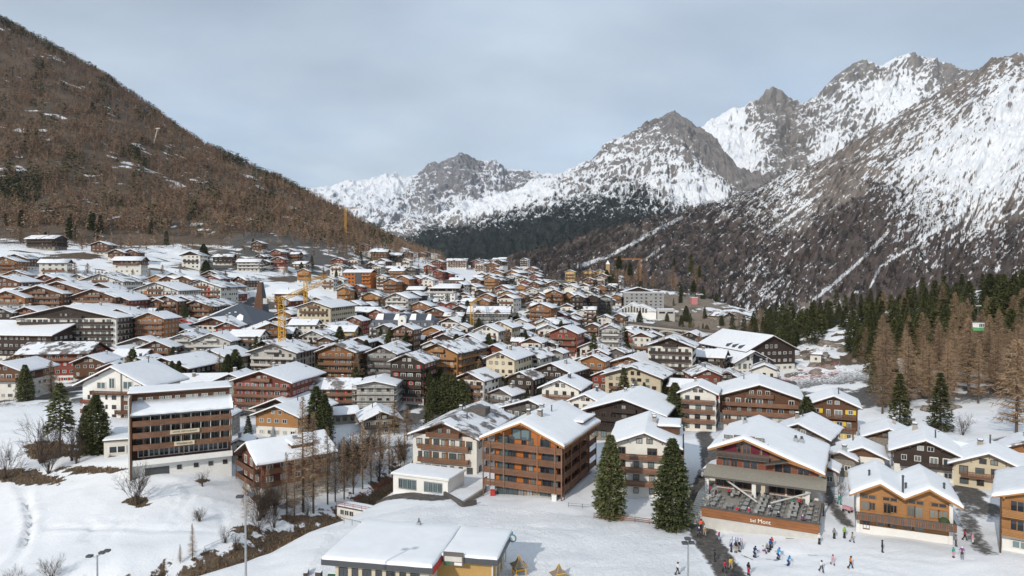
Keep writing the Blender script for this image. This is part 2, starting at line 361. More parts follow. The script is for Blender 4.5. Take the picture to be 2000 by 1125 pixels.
def mixcol(nd, lk, fac, a, bb):
    mx = N(nd, 'ShaderNodeMix', data_type='RGBA'); lk.new(fac, mx.inputs['Factor'])
    for s, k in ((a, 'A'), (bb, 'B')):
        if hasattr(s, 'links'): lk.new(s, mx.inputs[k])
        else: mx.inputs[k].default_value = tuple(s) + (1,)
    return mx.outputs['Result']
def mth(nd, lk, op, a, bb=None, clamp=False):
    n = N(nd, 'ShaderNodeMath', operation=op); n.use_clamp = clamp
    for i, s in enumerate((a, bb)):
        if s is None: continue
        if hasattr(s, 'links'): lk.new(s, n.inputs[i])
        else: n.inputs[i].default_value = s
    return n.outputs[0]
snowc = ramp(nd, lk, na.outputs['Fac'], [(0.3, (0.73, 0.745, 0.77)), (0.7, (0.82, 0.825, 0.84))])
grass = ramp(nd, lk, nc.outputs['Fac'], [(0.3, (0.055, 0.038, 0.026)), (0.5, (0.105, 0.073, 0.048)), (0.75, (0.165, 0.125, 0.085))])
rockc = ramp(nd, lk, nc.outputs['Fac'], [(0.3, (0.09, 0.075, 0.06)), (0.55, (0.24, 0.19, 0.14)), (0.8, (0.38, 0.31, 0.23))])
roadc = ramp(nd, lk, nb.outputs['Fac'], [(0.3, (0.05, 0.047, 0.045)), (0.6, (0.12, 0.11, 0.10)), (0.8, (0.34, 0.34, 0.35))])
edge = mth(nd, lk, 'SUBTRACT', nb.outputs['Fac'], 0.5)
def sharp(name, gain=7.0, rough=1.5):
    a = attr(nd, name).outputs['Fac']; s = mth(nd, lk, 'ADD', a, mth(nd, lk, 'MULTIPLY', edge, rough))
    return mth(nd, lk, 'ADD', mth(nd, lk, 'MULTIPLY', mth(nd, lk, 'SUBTRACT', s, 0.5), gain), 0.5, True)
gr = mixcol(nd, lk, attr(nd, 'rock').outputs['Fac'], grass, rockc)
c1 = mixcol(nd, lk, sharp('bare'), snowc, gr)
c2 = mixcol(nd, lk, sharp('road', 3.5, 1.0), c1, roadc)
lk.new(c2, b.inputs['Base Color'])
vo = N(nd, 'ShaderNodeTexNoise', i_Scale=1.3, i_Detail=5.0, i_Roughness=0.75, i_Distortion=0.6); lk.new(geo.outputs['Position'], vo.inputs['Vector'])
bh = mth(nd, lk, 'MULTIPLY', vo.outputs['Fac'], mth(nd, lk, 'ADD', mth(nd, lk, 'MULTIPLY', attr(nd, 'tread').outputs['Fac'], 0.22), 0.16))
bp = N(nd, 'ShaderNodeBump'); bp.inputs['Strength'].default_value = 0.9; bp.inputs['Distance'].default_value = 0.9
lk.new(bh, bp.inputs['Height']); lk.new(bp.outputs[0], b.inputs['Normal'])
V = np.stack([XX, YY, GZ], -1).reshape(-1, 3)
me = np_mesh('snowy_ground', V, grid_faces(*XX.shape), [MATS['snowy_ground']], True,
             {'bare': ('POINT', bare), 'road': ('POINT', road), 'rock': ('POINT', rock), 'tread': ('POINT', tread)})
tag(link('ground', me), kind='structure')
print('terrain', round(time.time() - T0, 1), XX.shape)
# ================================================================== mountains: ruled slopes between ridge and foot with eroded relief
vf = MB(); vf.slab([(-30000, 900), (30000, 900), (30000, 45000), (-30000, 45000)], -420, -400, mat('valley_earth', (0.09, 0.10, 0.08), var=0.4, scale=0.002))
tag(vf.build('valley_floor'), kind='structure')
def mtn_mat(name, rock1, rock2, snow, forest):
    m, nd, lk, b = newmat(name, 0.85, 0.2)
    geo = N(nd, 'ShaderNodeNewGeometry')
    n1 = N(nd, 'ShaderNodeTexNoise', i_Scale=0.012, i_Detail=8.0, i_Roughness=0.65, i_Distortion=0.8); lk.new(geo.outputs['Position'], n1.inputs['Vector'])
    n2 = N(nd, 'ShaderNodeTexNoise', i_Scale=0.035, i_Detail=9.0, i_Roughness=0.78); lk.new(geo.outputs['Position'], n2.inputs['Vector'])
    rk = ramp(nd, lk, n1.outputs['Fac'], [(0.3, rock1), (0.72, rock2)])
    fo = ramp(nd, lk, n2.outputs['Fac'], [(0.3, tuple(c * 0.55 for c in forest)), (0.7, tuple(c * 1.35 for c in forest))])
    e = mth(nd, lk, 'MULTIPLY', mth(nd, lk, 'SUBTRACT', n2.outputs['Fac'], 0.5), 1.25)
    def sh(nm, g):
        return mth(nd, lk, 'ADD', mth(nd, lk, 'MULTIPLY', mth(nd, lk, 'SUBTRACT', mth(nd, lk, 'ADD', attr(nd, nm).outputs['Fac'], e), 0.5), g), 0.5, True)
    c = mixcol(nd, lk, sh('forest', 3.0), rk, fo)
    c = mixcol(nd, lk, mth(nd, lk, 'MULTIPLY', sh('snow', 1.9), 0.9), c, snow)
    lk.new(c, b.inputs['Base Color']); return m
def polyl(pts, n):
    pts = np.array([tuple(P(*p)) for p in pts]); s = np.r_[0, np.cumsum(np.linalg.norm(np.diff(pts, axis=0), axis=1))]; s /= s[-1]
    u = np.linspace(0, 1, n); return np.stack([np.interp(u, s, pts[:, k]) for k in range(3)], 1)
def polyl_u(pts, us, n):
    pts = np.array([tuple(P(*p)) for p in pts]); u = np.linspace(0, 1, n); return np.stack([np.interp(u, us, pts[:, k]) for k in range(3)], 1)
def mountain(name, top, bot, nu, nv, amp, gully, mt, snow_fn, forest_fn, seed, curve=1.0, jag=0.5, back=900, fine=1.9):
    ut = [p[0] for p in top]; us = [(a - ut[0]) / (ut[-1] - ut[0]) for a in ut]
    ub = [p[0] for p in bot]; ub = [(a - ub[0]) / (ub[-1] - ub[0]) for a in ub]
    T = polyl_u(top, us, nu); B = polyl_u(bot, ub, nu)
    v = np.linspace(0, 1, nv)[:, None, None]; S = T[None] * (1 - v) + B[None] * v
    vv = v[..., 0]; S[..., 2] += ((T[None, :, 2] - B[None, :, 2]) * ((1 - vv)**curve - (1 - vv)))
    X, Y = S[..., 0], S[..., 1]; U = np.linspace(0, 1, nu)[None, :] * np.ones((nv, 1))
    W = np.linalg.norm(T[-1] - T[0]); H = np.linalg.norm(T[nu // 2] - B[nu // 2])
    uw = U * W; vw = vv * np.ones((1, nu)) * H
    warp = fbm(uw / gully * 0.7, vw / gully * 0.5, 4, seed + 50) * gully * 0.6
    D = ridged((uw + warp) / gully, vw / (gully * 2.6), 6, seed) * amp + fbm(X / (gully * 1.7), Y / (gully * 1.7), 5, seed + 5) * amp * 0.9
    D += ridged((uw + warp * 0.5) / (gully * 0.22), vw / (gully * 0.5), 5, seed + 9, 0.6) * amp * 0.22 * fine
    env = sstep(0, 0.06, vv) * (1 - jag) + jag; env = env * sstep(1.0, 0.9, vv)
    edge = ridged(U * W / (gully * 0.5), U * 0, 5, seed + 77) * amp * 0.35
    Dz = D * env - amp * 0.1; S[..., 2] += Dz + edge * np.exp(-vv / 0.03) * 0.6; S[..., 1] -= Dz * 0.55
    # the far side falls away behind the ridge
    nb = 12; kb = np.linspace(1, 0, nb + 1)[:-1][:, None]; Bk = np.repeat(S[:1], nb, 0)
    Bk[..., 1] += kb * back; Bk[..., 2] -= kb**1.2 * back * 0.75
    S = np.concatenate([Bk, S], 0); ny = S.shape[0]
    dz_u = np.gradient(S, axis=1); dz_v = np.gradient(S, axis=0); nrm = np.cross(dz_u, dz_v); nrm /= np.linalg.norm(nrm, axis=2, keepdims=True) + 1e-9
    nz = np.abs(nrm[..., 2]); PX, PY = project(S[..., 0], S[..., 1], S[..., 2])
    Fx = {'X': S[..., 0], 'Y': S[..., 1], 'Z': S[..., 2], 'nz': nz, 'PX': PX, 'PY': PY, 'uw': np.r_[np.repeat(uw[:1], nb, 0), uw], 'vw': np.r_[np.repeat(vw[:1], nb, 0), vw], 'D': np.r_[np.repeat(D[:1], nb, 0), D] / amp, 'sd': (nrm * np.array(sd)[None, None]).sum(2)}
    sn = snow_fn(Fx); fo = forest_fn(Fx)
    me = np_mesh(name, S.reshape(-1, 3), grid_faces(ny, nu), [mt], True, {'snow': ('POINT', sn), 'forest': ('POINT', fo)})
    tag(link(name, me), kind='structure')
    return Fx, sn, fo
def field(ctrl, sx=100.0):
    f = tps_fit([(a / sx, b_ / sx) for a, b_, _ in ctrl], [c for *_, c in ctrl], 0.05)
    return lambda px, py: f(px / sx, py / sx)
def mixrock(Fx, s, seed, k1=0.9, aniso=(60, 200), steep=0.0):
    n = ridged(Fx['uw'] / aniso[0], Fx['vw'] / aniso[1], 6, seed, 0.62) * 0.55 + fbm(Fx['X'] / 160, Fx['Z'] / 50, 5, seed + 3, 0.6) * 0.5
    q = s + n * k1 - 0.25 + (Fx['nz'] - 0.75) * steep
    return np.clip(sstep(0.35, 0.65, q), 0, 1)
zero = lambda Fx: np.zeros_like(Fx['X'])
SNOW = (0.80, 0.82, 0.86)
# ---- far range closing the valley
md = mtn_mat('far_range', (0.10, 0.095, 0.10), (0.26, 0.25, 0.25), SNOW, (0.05, 0.055, 0.05))
sf = field([(600,375,1.1),(700,360,1.1),(780,352,1.1),(830,335,0.55),(870,330,0.35),(930,325,0.35),(970,330,0.7),(1010,345,0.45),(900,350,0.35),(820,370,0.5),(700,400,0.9),(760,400,0.85),(640,400,0.85),(900,385,0.65),(960,370,0.65),(880,420,0.85),(760,440,0.5),(700,430,0.8),(1050,360,0.8)])
mountain('far_mountain', [(520,400,9000),(600,380,9000),(640,366,9000),(700,358,9000),(745,351,9000),(798,350,9000),(815,350,9000),(845,330,8700),(872,317,8700),(905,311,8700),(930,319,8700),(968,318,8700),(985,334,8700),(1020,337,8700),(1055,346,8700),(1120,352,8700),(1250,380,8700)],
 [(400,600,5200),(600,560,5200),(700,520,5200),(900,520,5200),(1100,540,5200),(1300,560,5200)], 520, 240, 120, 520, md,
 lambda Fx: mixrock(Fx, sf(Fx['PX'], Fx['PY']), 4, 0.85, (150, 420), 1.0), lambda Fx: sstep(0.0, 0.6, (Fx['PY'] - 432) / 20 + fbm(Fx['X'] / 200, Fx['Y'] / 200, 4, 4)) * 0.8, 11, 1.15, 0.45, 2500)
# ---- glaciated massif behind
mc = mtn_mat('snow_massif', (0.10, 0.09, 0.085), (0.30, 0.27, 0.24), (0.83, 0.85, 0.88), (0.05, 0.055, 0.05))
sc_ = field([(1380,240,1.2),(1440,225,1.1),(1500,200,0.2),(1515,190,0.15),(1540,210,0.35),(1480,250,0.75),(1450,290,1.2),(1440,320,1.3),(1560,290,0.3),(1540,295,0.2),(1600,230,0.7),(1640,180,0.8),(1660,140,0.35),(1700,160,0.9),(1760,150,0.95),(1800,120,0.5),(1740,190,1.2),(1700,180,1.2),(1850,150,0.45),(1680,240,0.6),(1600,300,1.0),(1420,350,1.0),(1450,360,0.8)])
mountain('snow_peak', [(1180,330,6500),(1300,290,6500),(1395,240,6500),(1420,222,6500),(1455,212,6500),(1480,206,6400),(1492,188,6400),(1507,177,6300),(1522,184,6300),(1550,208,6400),(1575,205,6400),(1592,196,6300),(1610,172,6200),(1640,145,6000),(1668,125,6000),(1700,128,6000),(1722,133,6000),(1745,120,6000),(1775,113,6000),(1800,116,6000),(1840,129,6000),(1870,142,6000),(1900,150,6000),(2100,160,6000)],
 [(1100,560,3900),(1400,500,3900),(1700,470,3900),(2100,450,3900)], 520, 260, 95, 380, mc,
 lambda Fx: mixrock(Fx, sc_(Fx['PX'], Fx['PY']) + .14, 14, 0.7, (110, 260), 1.2), zero, 23, 1.1, 0.35, 2500)
# ---- middle mountain with the dark forest on its foot
mb_ = mtn_mat('middle_mountain', (0.11, 0.10, 0.10), (0.27, 0.25, 0.235), (0.80, 0.82, 0.85), (0.022, 0.03, 0.026))
sb_ = field([(1310,225,0.0),(1330,240,0.05),(1280,240,0.25),(1230,275,0.5),(1200,300,0.6),(1300,280,0.55),(1350,270,0.3),(1400,300,0.1),(1420,340,0.05),(1440,345,0.15),(1150,330,0.5),(1100,355,0.6),(1040,385,0.85),(980,410,0.8),(920,430,0.6),(860,440,0.5),(1200,340,0.65),(1260,330,0.6),(1120,380,0.8),(1300,340,0.6),(1360,340,0.7),(1200,380,0.7),(1300,380,0.75),(1400,370,0.95),(1340,395,0.9),(1000,450,0.1),(900,460,0.05),(1100,420,0.25),(1200,420,0.2),(1300,430,0.3)])
fb_ = field([(800,450,0.3),(860,455,0.9),(900,440,0.4),(950,432,0.5),(1000,430,0.9),(1050,400,0.4),(1100,405,0.8),(1150,385,0.5),(1200,395,0.75),(1260,385,0.6),(1300,400,0.6),(1350,380,0.2),(1100,450,1.2),(900,480,1.2),(1200,430,1.0),(1300,430,0.8),(1200,320,0),(1100,350,0),(1000,385,0),(1400,340,0)])
fdn = lambda Fx, f, sd_: sstep(0.42, 0.62, f(Fx['PX'], Fx['PY']) + fbm(Fx['uw'] / 60, Fx['vw'] / 120, 5, sd_, 0.65) * 0.8)
FB = mountain('middle_mountain', [(640,480,4700),(760,449,4700),(830,440,4700),(900,410,4700),(980,385,4700),(1050,358,4700),(1100,343,4700),(1150,318,4700),(1180,297,4700),(1220,275,4700),(1260,248,4700),(1290,230,4700),(1312,218,4700),(1328,232,4700),(1345,242,4700),(1375,262,4600),(1395,282,4500),(1410,306,4400),(1440,335,4300),(1475,352,4200),(1520,380,4100),(1600,420,4000)],
 [(700,620,2300),(900,600,2200),(1100,590,2200),(1300,600,2200),(1650,600,2300)], 620, 340, 62, 230, mb_,
 lambda Fx: mixrock(Fx, sb_(Fx['PX'], Fx['PY']) + .12, 34, 0.8, (60, 170), 0.8), lambda Fx: fdn(Fx, fb_, 6), 37, 1.0, 0.4, 1500)
# ---- the long slope on the right
ma = mtn_mat('right_slope', (0.11, 0.093, 0.082), (0.26, 0.22, 0.19), (0.80, 0.82, 0.85), (0.10, 0.078, 0.07))
sa_ = field([(1990,115,0.35),(1900,150,0.35),(1850,190,0.3),(1800,190,0.35),(1750,230,0.35),(1700,270,0.35),(1650,310,0.3),(1600,330,0.35),(1560,350,0.6),(1500,380,0.6),(1440,400,0.5),(1400,410,0.5),(1950,220,0.8),(1990,200,1.0),(1900,260,0.75),(1850,300,0.85),(1960,300,0.9),(1800,320,0.75),(1750,340,0.6),(1900,360,0.8),(1980,380,0.6),(1700,330,0.4),(1820,380,0.6),(1740,400,0.45),(1640,400,0.15),(1600,400,0.3),(1560,430,0.4),(1500,470,0.3),(1700,440,0.2),(1800,440,0.6),(1900,430,0.6),(1990,420,0.3),(1990,470,0.35),(1900,470,0.35),(1800,500,0.35),(1700,500,0.1),(1600,500,0.2),(1620,470,0.25),(1650,560,0.15),(1560,560,0.25),(1500,530,0.4),(1450,480,0.15),(1400,500,0.15),(1300,500,0.2),(1350,450,0.2),(1450,560,0.4),(1250,470,0.25),(1150,510,0.3),(1180,480,0.1),(1100,500,0.2),(1300,540,0.1)])
fa_ = field([(1990,115,0),(1800,200,0),(1700,260,0),(1900,300,0),(1650,320,0.1),(1560,350,0.3),(1480,385,0.6),(1400,415,0.6),(1640,370,0.1),(1800,380,0.4),(1740,400,0.9),(1700,420,1.0),(1600,450,0.9),(1500,480,0.9),(1400,540,1.0),(1560,430,0.1),(1450,450,0.6),(1350,460,0.8),(1300,500,0.8),(1700,500,1.0),(1600,520,0.9),(1500,560,0.9),(1800,520,1.0),(1900,500,0.9),(1980,470,0.9),(1880,430,0.5),(1960,400,0.2),(1200,500,0.8),(1100,520,0.8),(1250,480,0.6),(1640,570,0.6),(1560,580,0.6)])
GUL = [[(1735,452),(1690,500),(1640,545),(1590,585)], [(1600,380),(1560,410),(1500,455)], [(1130,520),(1190,500),(1290,445),(1330,425)], [(1240,532),(1262,505),(1300,478)],[(1880,410),(1800,470),(1720,520),(1700,560)]]
def snowA(Fx):
    s = sa_(Fx['PX'], Fx['PY']); PX, PY = Fx['PX'], Fx['PY']
    q = PX * 0.80 + PY * 0.60; p = PX * -0.60 + PY * 0.80      # streaks run down to the left
    t = PX * math.cos(R(-38)) + PY * math.sin(R(-38)); w_ = -PX * math.sin(R(-38)) + PY * math.cos(R(-38))
    st = fbm(t / 24, w_ / 4.5, 5, 91, 0.6)
    n = ridged(Fx['uw'] / 90, Fx['vw'] / 260, 6, 5, 0.62) * 0.3 + st * 0.75 + (Fx['nz'] - 0.8) * 0.6
    r = np.maximum(sstep(0.36, 0.6, s + n * 1.05 - 0.06), sstep(.78, .95, s + n * .35))
    for k, g in enumerate(GUL):
        d = dist_poly(PX, PY, g) + fbm(PX / 9, PY / 9, 3, k) * 3
        r = np.maximum(r, sstep((4.5, 3, 5, 2.5, 3)[k], (1.5, 1, 1.5, 0.5, .5)[k], d))
    return r
FA = mountain('right_mountain', [(985,535,1900),(1030,505,1900),(1100,484,1900),(1170,468,1950),(1250,446,2000),(1330,424,2100),(1400,406,2200),(1470,384,2300),(1530,352,2400),(1590,322,2500),(1640,300,2600),(1680,274,2700),(1720,250,2800),(1760,224,2800),(1800,200,2900),(1840,178,2900),(1880,160,2900),(1905,148,2900),(1935,122,2900),(1965,112,2900),(1985,106,2900),(2010,116,2900),(2100,90,2900),(2500,-120,3000)],
 [(700,660,1350),(1000,680,1250),(1300,720,1150),(1600,760,1050),(1900,800,900),(2300,850,800)], 760, 420, 34, 150, ma,
 snowA, lambda Fx: sstep(0.4, 0.62, fa_(Fx['PX'], Fx['PY']) + fbm(Fx['PX'] / 22, Fx['PY'] / 12, 5, 66, 0.6) * 0.7), 51, 1.0, 0.4, 1500)
print('mountains', round(time.time() - T0, 1))
# ================================================================== building kit
def timber(name, col, var=0.22, objvar=0.12, gap=5.0):
    """horizontal boards: dark joints every 0.2 m and weathering streaks"""
    m, nd, lk, b = newmat(name, 0.75, 0.25)
    t = N(nd, 'ShaderNodeTexCoord'); sp = N(nd, 'ShaderNodeSeparateXYZ'); lk.new(t.outputs['Object'], sp.inputs[0])
    fr = mth(nd, lk, 'FRACT', mth(nd, lk, 'MULTIPLY', sp.outputs['Z'], gap)); jt = mth(nd, lk, 'GREATER_THAN', fr, 0.14)
    jt = mth(nd, lk, 'ADD', mth(nd, lk, 'MULTIPLY', jt, 0.35), 0.65)
    mp = N(nd, 'ShaderNodeMapping'); mp.inputs['Scale'].default_value = (0.5, 0.5, 5.0); lk.new(t.outputs['Object'], mp.inputs[0])
    n = N(nd, 'ShaderNodeTexNoise', i_Scale=1.3, i_Detail=4.0); lk.new(mp.outputs[0], n.inputs['Vector'])
    n2 = N(nd, 'ShaderNodeTexNoise', i_Scale=0.25, i_Detail=3.0); lk.new(t.outputs['Object'], n2.inputs['Vector'])
    r = N(nd, 'ShaderNodeMapRange'); r.inputs['From Min'].default_value = 0.3; r.inputs['From Max'].default_value = 0.7; r.inputs['To Min'].default_value = 1 - var; r.inputs['To Max'].default_value = 1 + var
    lk.new(mth(nd, lk, 'MULTIPLY', mth(nd, lk, 'ADD', n.outputs['Fac'], n2.outputs['Fac']), 0.5), r.inputs['Value'])
    oi = N(nd, 'ShaderNodeObjectInfo'); r2 = N(nd, 'ShaderNodeMapRange'); r2.inputs['To Min'].default_value = 1 - objvar; r2.inputs['To Max'].default_value = 1 + objvar; lk.new(oi.outputs['Random'], r2.inputs['Value'])
    f = mth(nd, lk, 'MULTIPLY', mth(nd, lk, 'MULTIPLY', r.outputs[0], r2.outputs[0]), jt)
    v = N(nd, 'ShaderNodeVectorMath', operation='SCALE'); v.inputs[0].default_value = col; lk.new(f, v.inputs['Scale']); lk.new(v.outputs[0], b.inputs['Base Color'])
    return m
M = {}
M['brown'] = timber('brown_timber', (0.125, 0.062, 0.036)); M['dark'] = timber('dark_timber', (0.050, 0.035, 0.028)); M['orange'] = timber('orange_timber', (0.28, 0.125, 0.05))
M['amber'] = timber('amber_timber', (0.36, 0.18, 0.072)); M['redwood'] = timber('red_timber', (0.19, 0.062, 0.04)); M['greywood'] = timber('grey_timber', (0.12, 0.105, 0.095)); M['rail'] = timber('rail_timber', (0.20, 0.105, 0.065), 0.3, 0.15, 4.0)
M['vivid'] = timber('vivid_timber', (0.50, 0.165, 0.04), 0.12)
M['plaster'] = mat('white_plaster', (0.66, 0.63, 0.57), 0.9, 0.2, 0.07, 0.7, objvar=0.08); M['white'] = mat('bright_plaster', (0.74, 0.72, 0.68), 0.9, 0.2, 0.05, 0.5, objvar=0.04)
M['cream'] = mat('cream_plaster', (0.58, 0.50, 0.36), 0.9, 0.2, 0.08, 0.7, objvar=0.08); M['yellow'] = mat('yellow_plaster', (0.60, 0.42, 0.18), 0.9, 0.2, 0.08, 0.7)
M['stone'] = mat('rough_stone', (0.27, 0.24, 0.20), 0.95, 0.2, 0.35, 3.0, bump=0.3, objvar=0.15); M['grey'] = mat('grey_render', (0.30, 0.295, 0.285), 0.85, 0.3, 0.1, 0.8)
M['pale'] = mat('pale_concrete', (0.50, 0.48, 0.44), 0.85, 0.3, 0.1, 0.8, objvar=0.1)
def roofsnow():
    m, nd, lk, b = newmat('roof_snow', 0.7, 0.25); t = N(nd, 'ShaderNodeTexCoord'); oi = N(nd, 'ShaderNodeObjectInfo')
    of = N(nd, 'ShaderNodeVectorMath', operation='SCALE'); of.inputs[0].default_value = (1, 1, 1); lk.new(mth(nd, lk, 'MULTIPLY', oi.outputs['Random'], 90), of.inputs['Scale'])
    ad = N(nd, 'ShaderNodeVectorMath', operation='ADD'); lk.new(t.outputs['Object'], ad.inputs[0]); lk.new(of.outputs[0], ad.inputs[1])
    n = N(nd, 'ShaderNodeTexNoise', i_Scale=0.22, i_Detail=5.0, i_Roughness=0.6); lk.new(ad.outputs[0], n.inputs['Vector'])
    n2 = N(nd, 'ShaderNodeTexNoise', i_Scale=1.0, i_Detail=4.0); lk.new(ad.outputs[0], n2.inputs['Vector'])
    th = mth(nd, lk, 'ADD', mth(nd, lk, 'MULTIPLY', oi.outputs['Random'], 0.28), 0.47); f = mth(nd, lk, 'MULTIPLY', mth(nd, lk, 'SUBTRACT', n.outputs['Fac'], th), 14, True)
    sc = ramp(nd, lk, n2.outputs['Fac'], [(0.3, (0.71, 0.72, 0.75)), (0.7, (0.80, 0.81, 0.83))]); dk = ramp(nd, lk, n2.outputs['Fac'], [(0.3, (0.09, 0.075, 0.065)), (0.7, (0.25, 0.23, 0.22))])
    lk.new(mixcol(nd, lk, f, sc, dk), b.inputs['Base Color']); bp = N(nd, 'ShaderNodeBump'); bp.inputs['Strength'].default_value = 0.3; bp.inputs['Distance'].default_value = 0.12; lk.new(n2.outputs['Fac'], bp.inputs['Height']); lk.new(bp.outputs[0], b.inputs['Normal']); return m
M['snow'] = mat('clean_roof_snow', (0.79, 0.80, 0.82), 0.7, 0.25, 0.05, 0.5, bump=0.3, detail=4.0); M['psnow'] = roofsnow()
M['fascia'] = mat('fascia_board', (0.10, 0.06, 0.04), 0.7, var=0.2, objvar=0.3); M['darkmetal'] = mat('dark_metal', (0.06, 0.062, 0.068), 0.45, 0.5, 0.1); M['slate'] = mat('slate_roof', (0.055, 0.065, 0.085), 0.5, 0.4, 0.2, 2.0)
M['frame'] = mat('window_frame', (0.60, 0.57, 0.52), 0.6, var=0.05, objvar=0.25); M['bframe'] = mat('brown_window_frame', (0.10, 0.055, 0.035), 0.6, var=0.1)
M['maroon'] = mat('maroon_cloth', (.13, .018, .035), .8, var=.15); M['parapet'] = timber('parapet_timber', (.25, .105, .045), .3, .0, 2.0)
M['red'] = mat('red_paint', (0.42, 0.035, 0.03), 0.6, var=0.1, objvar=0.15); M['pink'] = mat('rose_shutter', (0.42, 0.14, 0.14), 0.6, var=0.1); M['yel'] = mat('yellow_paint', (0.72, 0.50, 0.03), 0.6, var=0.08); M['greenp'] = mat('green_paint', (0.03, 0.13, 0.06), 0.6)
M['metal'] = mat('galvanised', (0.38, 0.39, 0.40), 0.4, 0.5, 0.12, 2.0, metal=0.6); M['brick'] = mat('chimney_render', (0.33, 0.29, 0.25), 0.9, var=0.2, scale=4)
def glassmat(name, col, rough=0.08):
    m, nd, lk, b = newmat(name, rough, 0.6); oi = N(nd, 'ShaderNodeObjectInfo')
    c = ramp(nd, lk, oi.outputs['Random'], [(0.0, tuple(k * 0.6 for k in col)), (0.55, col), (0.85, tuple(min(1, k * 1.6 + 0.01) for k in col))]); lk.new(c, b.inputs['Base Color']); return m
M['glass'] = glassmat('window_glass', (0.028, 0.034, 0.042)); M['curtain'] = glassmat('curtained_glass', (0.22, 0.24, 0.235), 0.15); M['tint'] = glassmat('tinted_glass', (0.09, 0.13, 0.135), 0.06)
_mc = {}
def cached(key, fn):
    if key not in _mc: _mc[key] = fn()
    return _mc[key]
def frame_mesh(fm, tall=False, one=None):
    b = MB(); t = 0.09; d0, d1 = -0.07, 0.05
    b.box(-0.5, 0.5, d0, d1, -0.5, -0.5 + t, fm); b.box(-0.5, 0.5, d0, d1, 0.5 - t, 0.5, fm)
    b.box(-0.5, -0.5 + t, d0, d1, -0.5 + t, 0.5 - t, fm); b.box(0.5 - t, 0.5, d0, d1, -0.5 + t, 0.5 - t, fm)
    b.box(-0.03, 0.03, d0 + 0.01, d1, -0.5 + t, 0.5 - t, fm)
    if one: b.box(-0.5 + t, 0.5 - t, 0.0, 0.04, -0.5 + t, 0.5 - t, one)
    return b.mesh('window')
def pane_mesh(gm):
    b = MB(); b.box(-0.41, 0.41, -0.012, 0.03, -0.41, 0.41, gm); return b.mesh('pane')
def shutter_mesh(mm):
    b = MB()
    for s in (-1, 1):
        x0, x1 = (-1.02, -0.53) if s < 0 else (0.53, 1.02); b.box(x0, x1, -0.06, 0.0, -0.5, 0.5, mm)
        for k in range(3): b.box(x0 + 0.05, x1 - 0.05, -0.075, -0.06, -0.42 + k * 0.3, -0.2 + k * 0.3, mm)
    return b.mesh('shutters')
class Blk:
    """places block-local parts under one thing"""
    def __init__(s, parent, cx=0, cy=0, rz=0, z=0): s.p = parent; s.cx, s.cy, s.rz, s.z = cx, cy, rz, z; s.c, s.s = math.cos(rz), math.sin(rz)
    def loc(s, x, y, z): return (s.cx + x * s.c - y * s.s, s.cy + x * s.s + y * s.c, s.z + z)
    def part(s, name, mb, parent=None):
        me = mb.mesh(name) if isinstance(mb, MB) else mb
        if parent is None: return link(name, me, s.p, (s.cx, s.cy, s.z), (0, 0, s.rz))
        return link(name, me, parent)
    def put(s, name, me, x, y, z, rot=0, scale=(1, 1, 1)): return link(name, me, s.p, s.loc(x, y, z), (0, 0, s.rz + rot), scale)
def window(B, x, y, z, w, h, rot=0, fm='frame', gm='glass', sh=None, lod=0):
    if lod == 0:
        o = B.put('window', cached(('f', fm), lambda: frame_mesh(M[fm])), x, y, z, rot, (w, 1, h)); link('pane', cached(('p', gm), lambda: pane_mesh(M[gm])), o)
    else: o = B.put('window', cached(('f1', fm, gm), lambda: frame_mesh(M[fm], one=M[gm])), x, y, z, rot, (w, 1, h))
    if sh: link('shutters', cached(('s', sh), lambda: shutter_mesh(M[sh])), o)
    return o
def balcony_mesh(Lb, dep, rm, lod, h=1.0, solid=True):
    b = MB(); x0, x1 = -Lb / 2, Lb / 2
    b.box(x0, x1, -dep, 0, -0.18, 0, M['fascia'] if lod else rm)
    if lod >= 1:
        b.box(x0, x1, -dep, -dep + 0.08, 0.08, h, rm); b.box(x0, x0 + 0.08, -dep + 0.08, 0, 0.08, h, rm); b.box(x1 - 0.08, x1, -dep + 0.08, 0, 0.08, h, rm)
    else:
        b.box(x0 - 0.03, x1 + 0.03, -dep - 0.05, -dep + 0.09, h - 0.07, h + 0.02, rm)
        if solid:
            for k in range(4): b.box(x0, x1, -dep, -dep + 0.05, 0.06 + k * 0.22, 0.24 + k * 0.22, rm)
            for s, xx in ((0, x0), (1, x1 - 0.05)):
                for k in range(4): b.box(xx, xx + 0.05, -dep + 0.05, 0, 0.06 + k * 0.22, 0.24 + k * 0.22, rm)
        else:
            n = max(2, int(Lb / 0.22))
            for k in range(n): xx = x0 + (k + 0.5) * Lb / n; b.box(xx - 0.07, xx + 0.07, -dep, -dep + 0.04, 0.05, h - 0.07, rm)
        n = max(2, int(Lb / 2.5))
        for k in range(n + 1): xx = x0 + k * (Lb - 0.1) / n; b.box(xx, xx + 0.1, -dep + 0.05, -dep + 0.13, 0, h - 0.07, M['fascia'])
    return b.mesh('balcony')
def balcony(B, x, y, z, Lb, dep=1.3, rot=0, rm='rail', lod=0, solid=True):
    Lb = round(Lb * 2) / 2
    return B.put('balcony', cached(('b', Lb, dep, rm, lod, solid), lambda: balcony_mesh(Lb, dep, M[rm], lod, solid=solid)), x, y, z, rot)
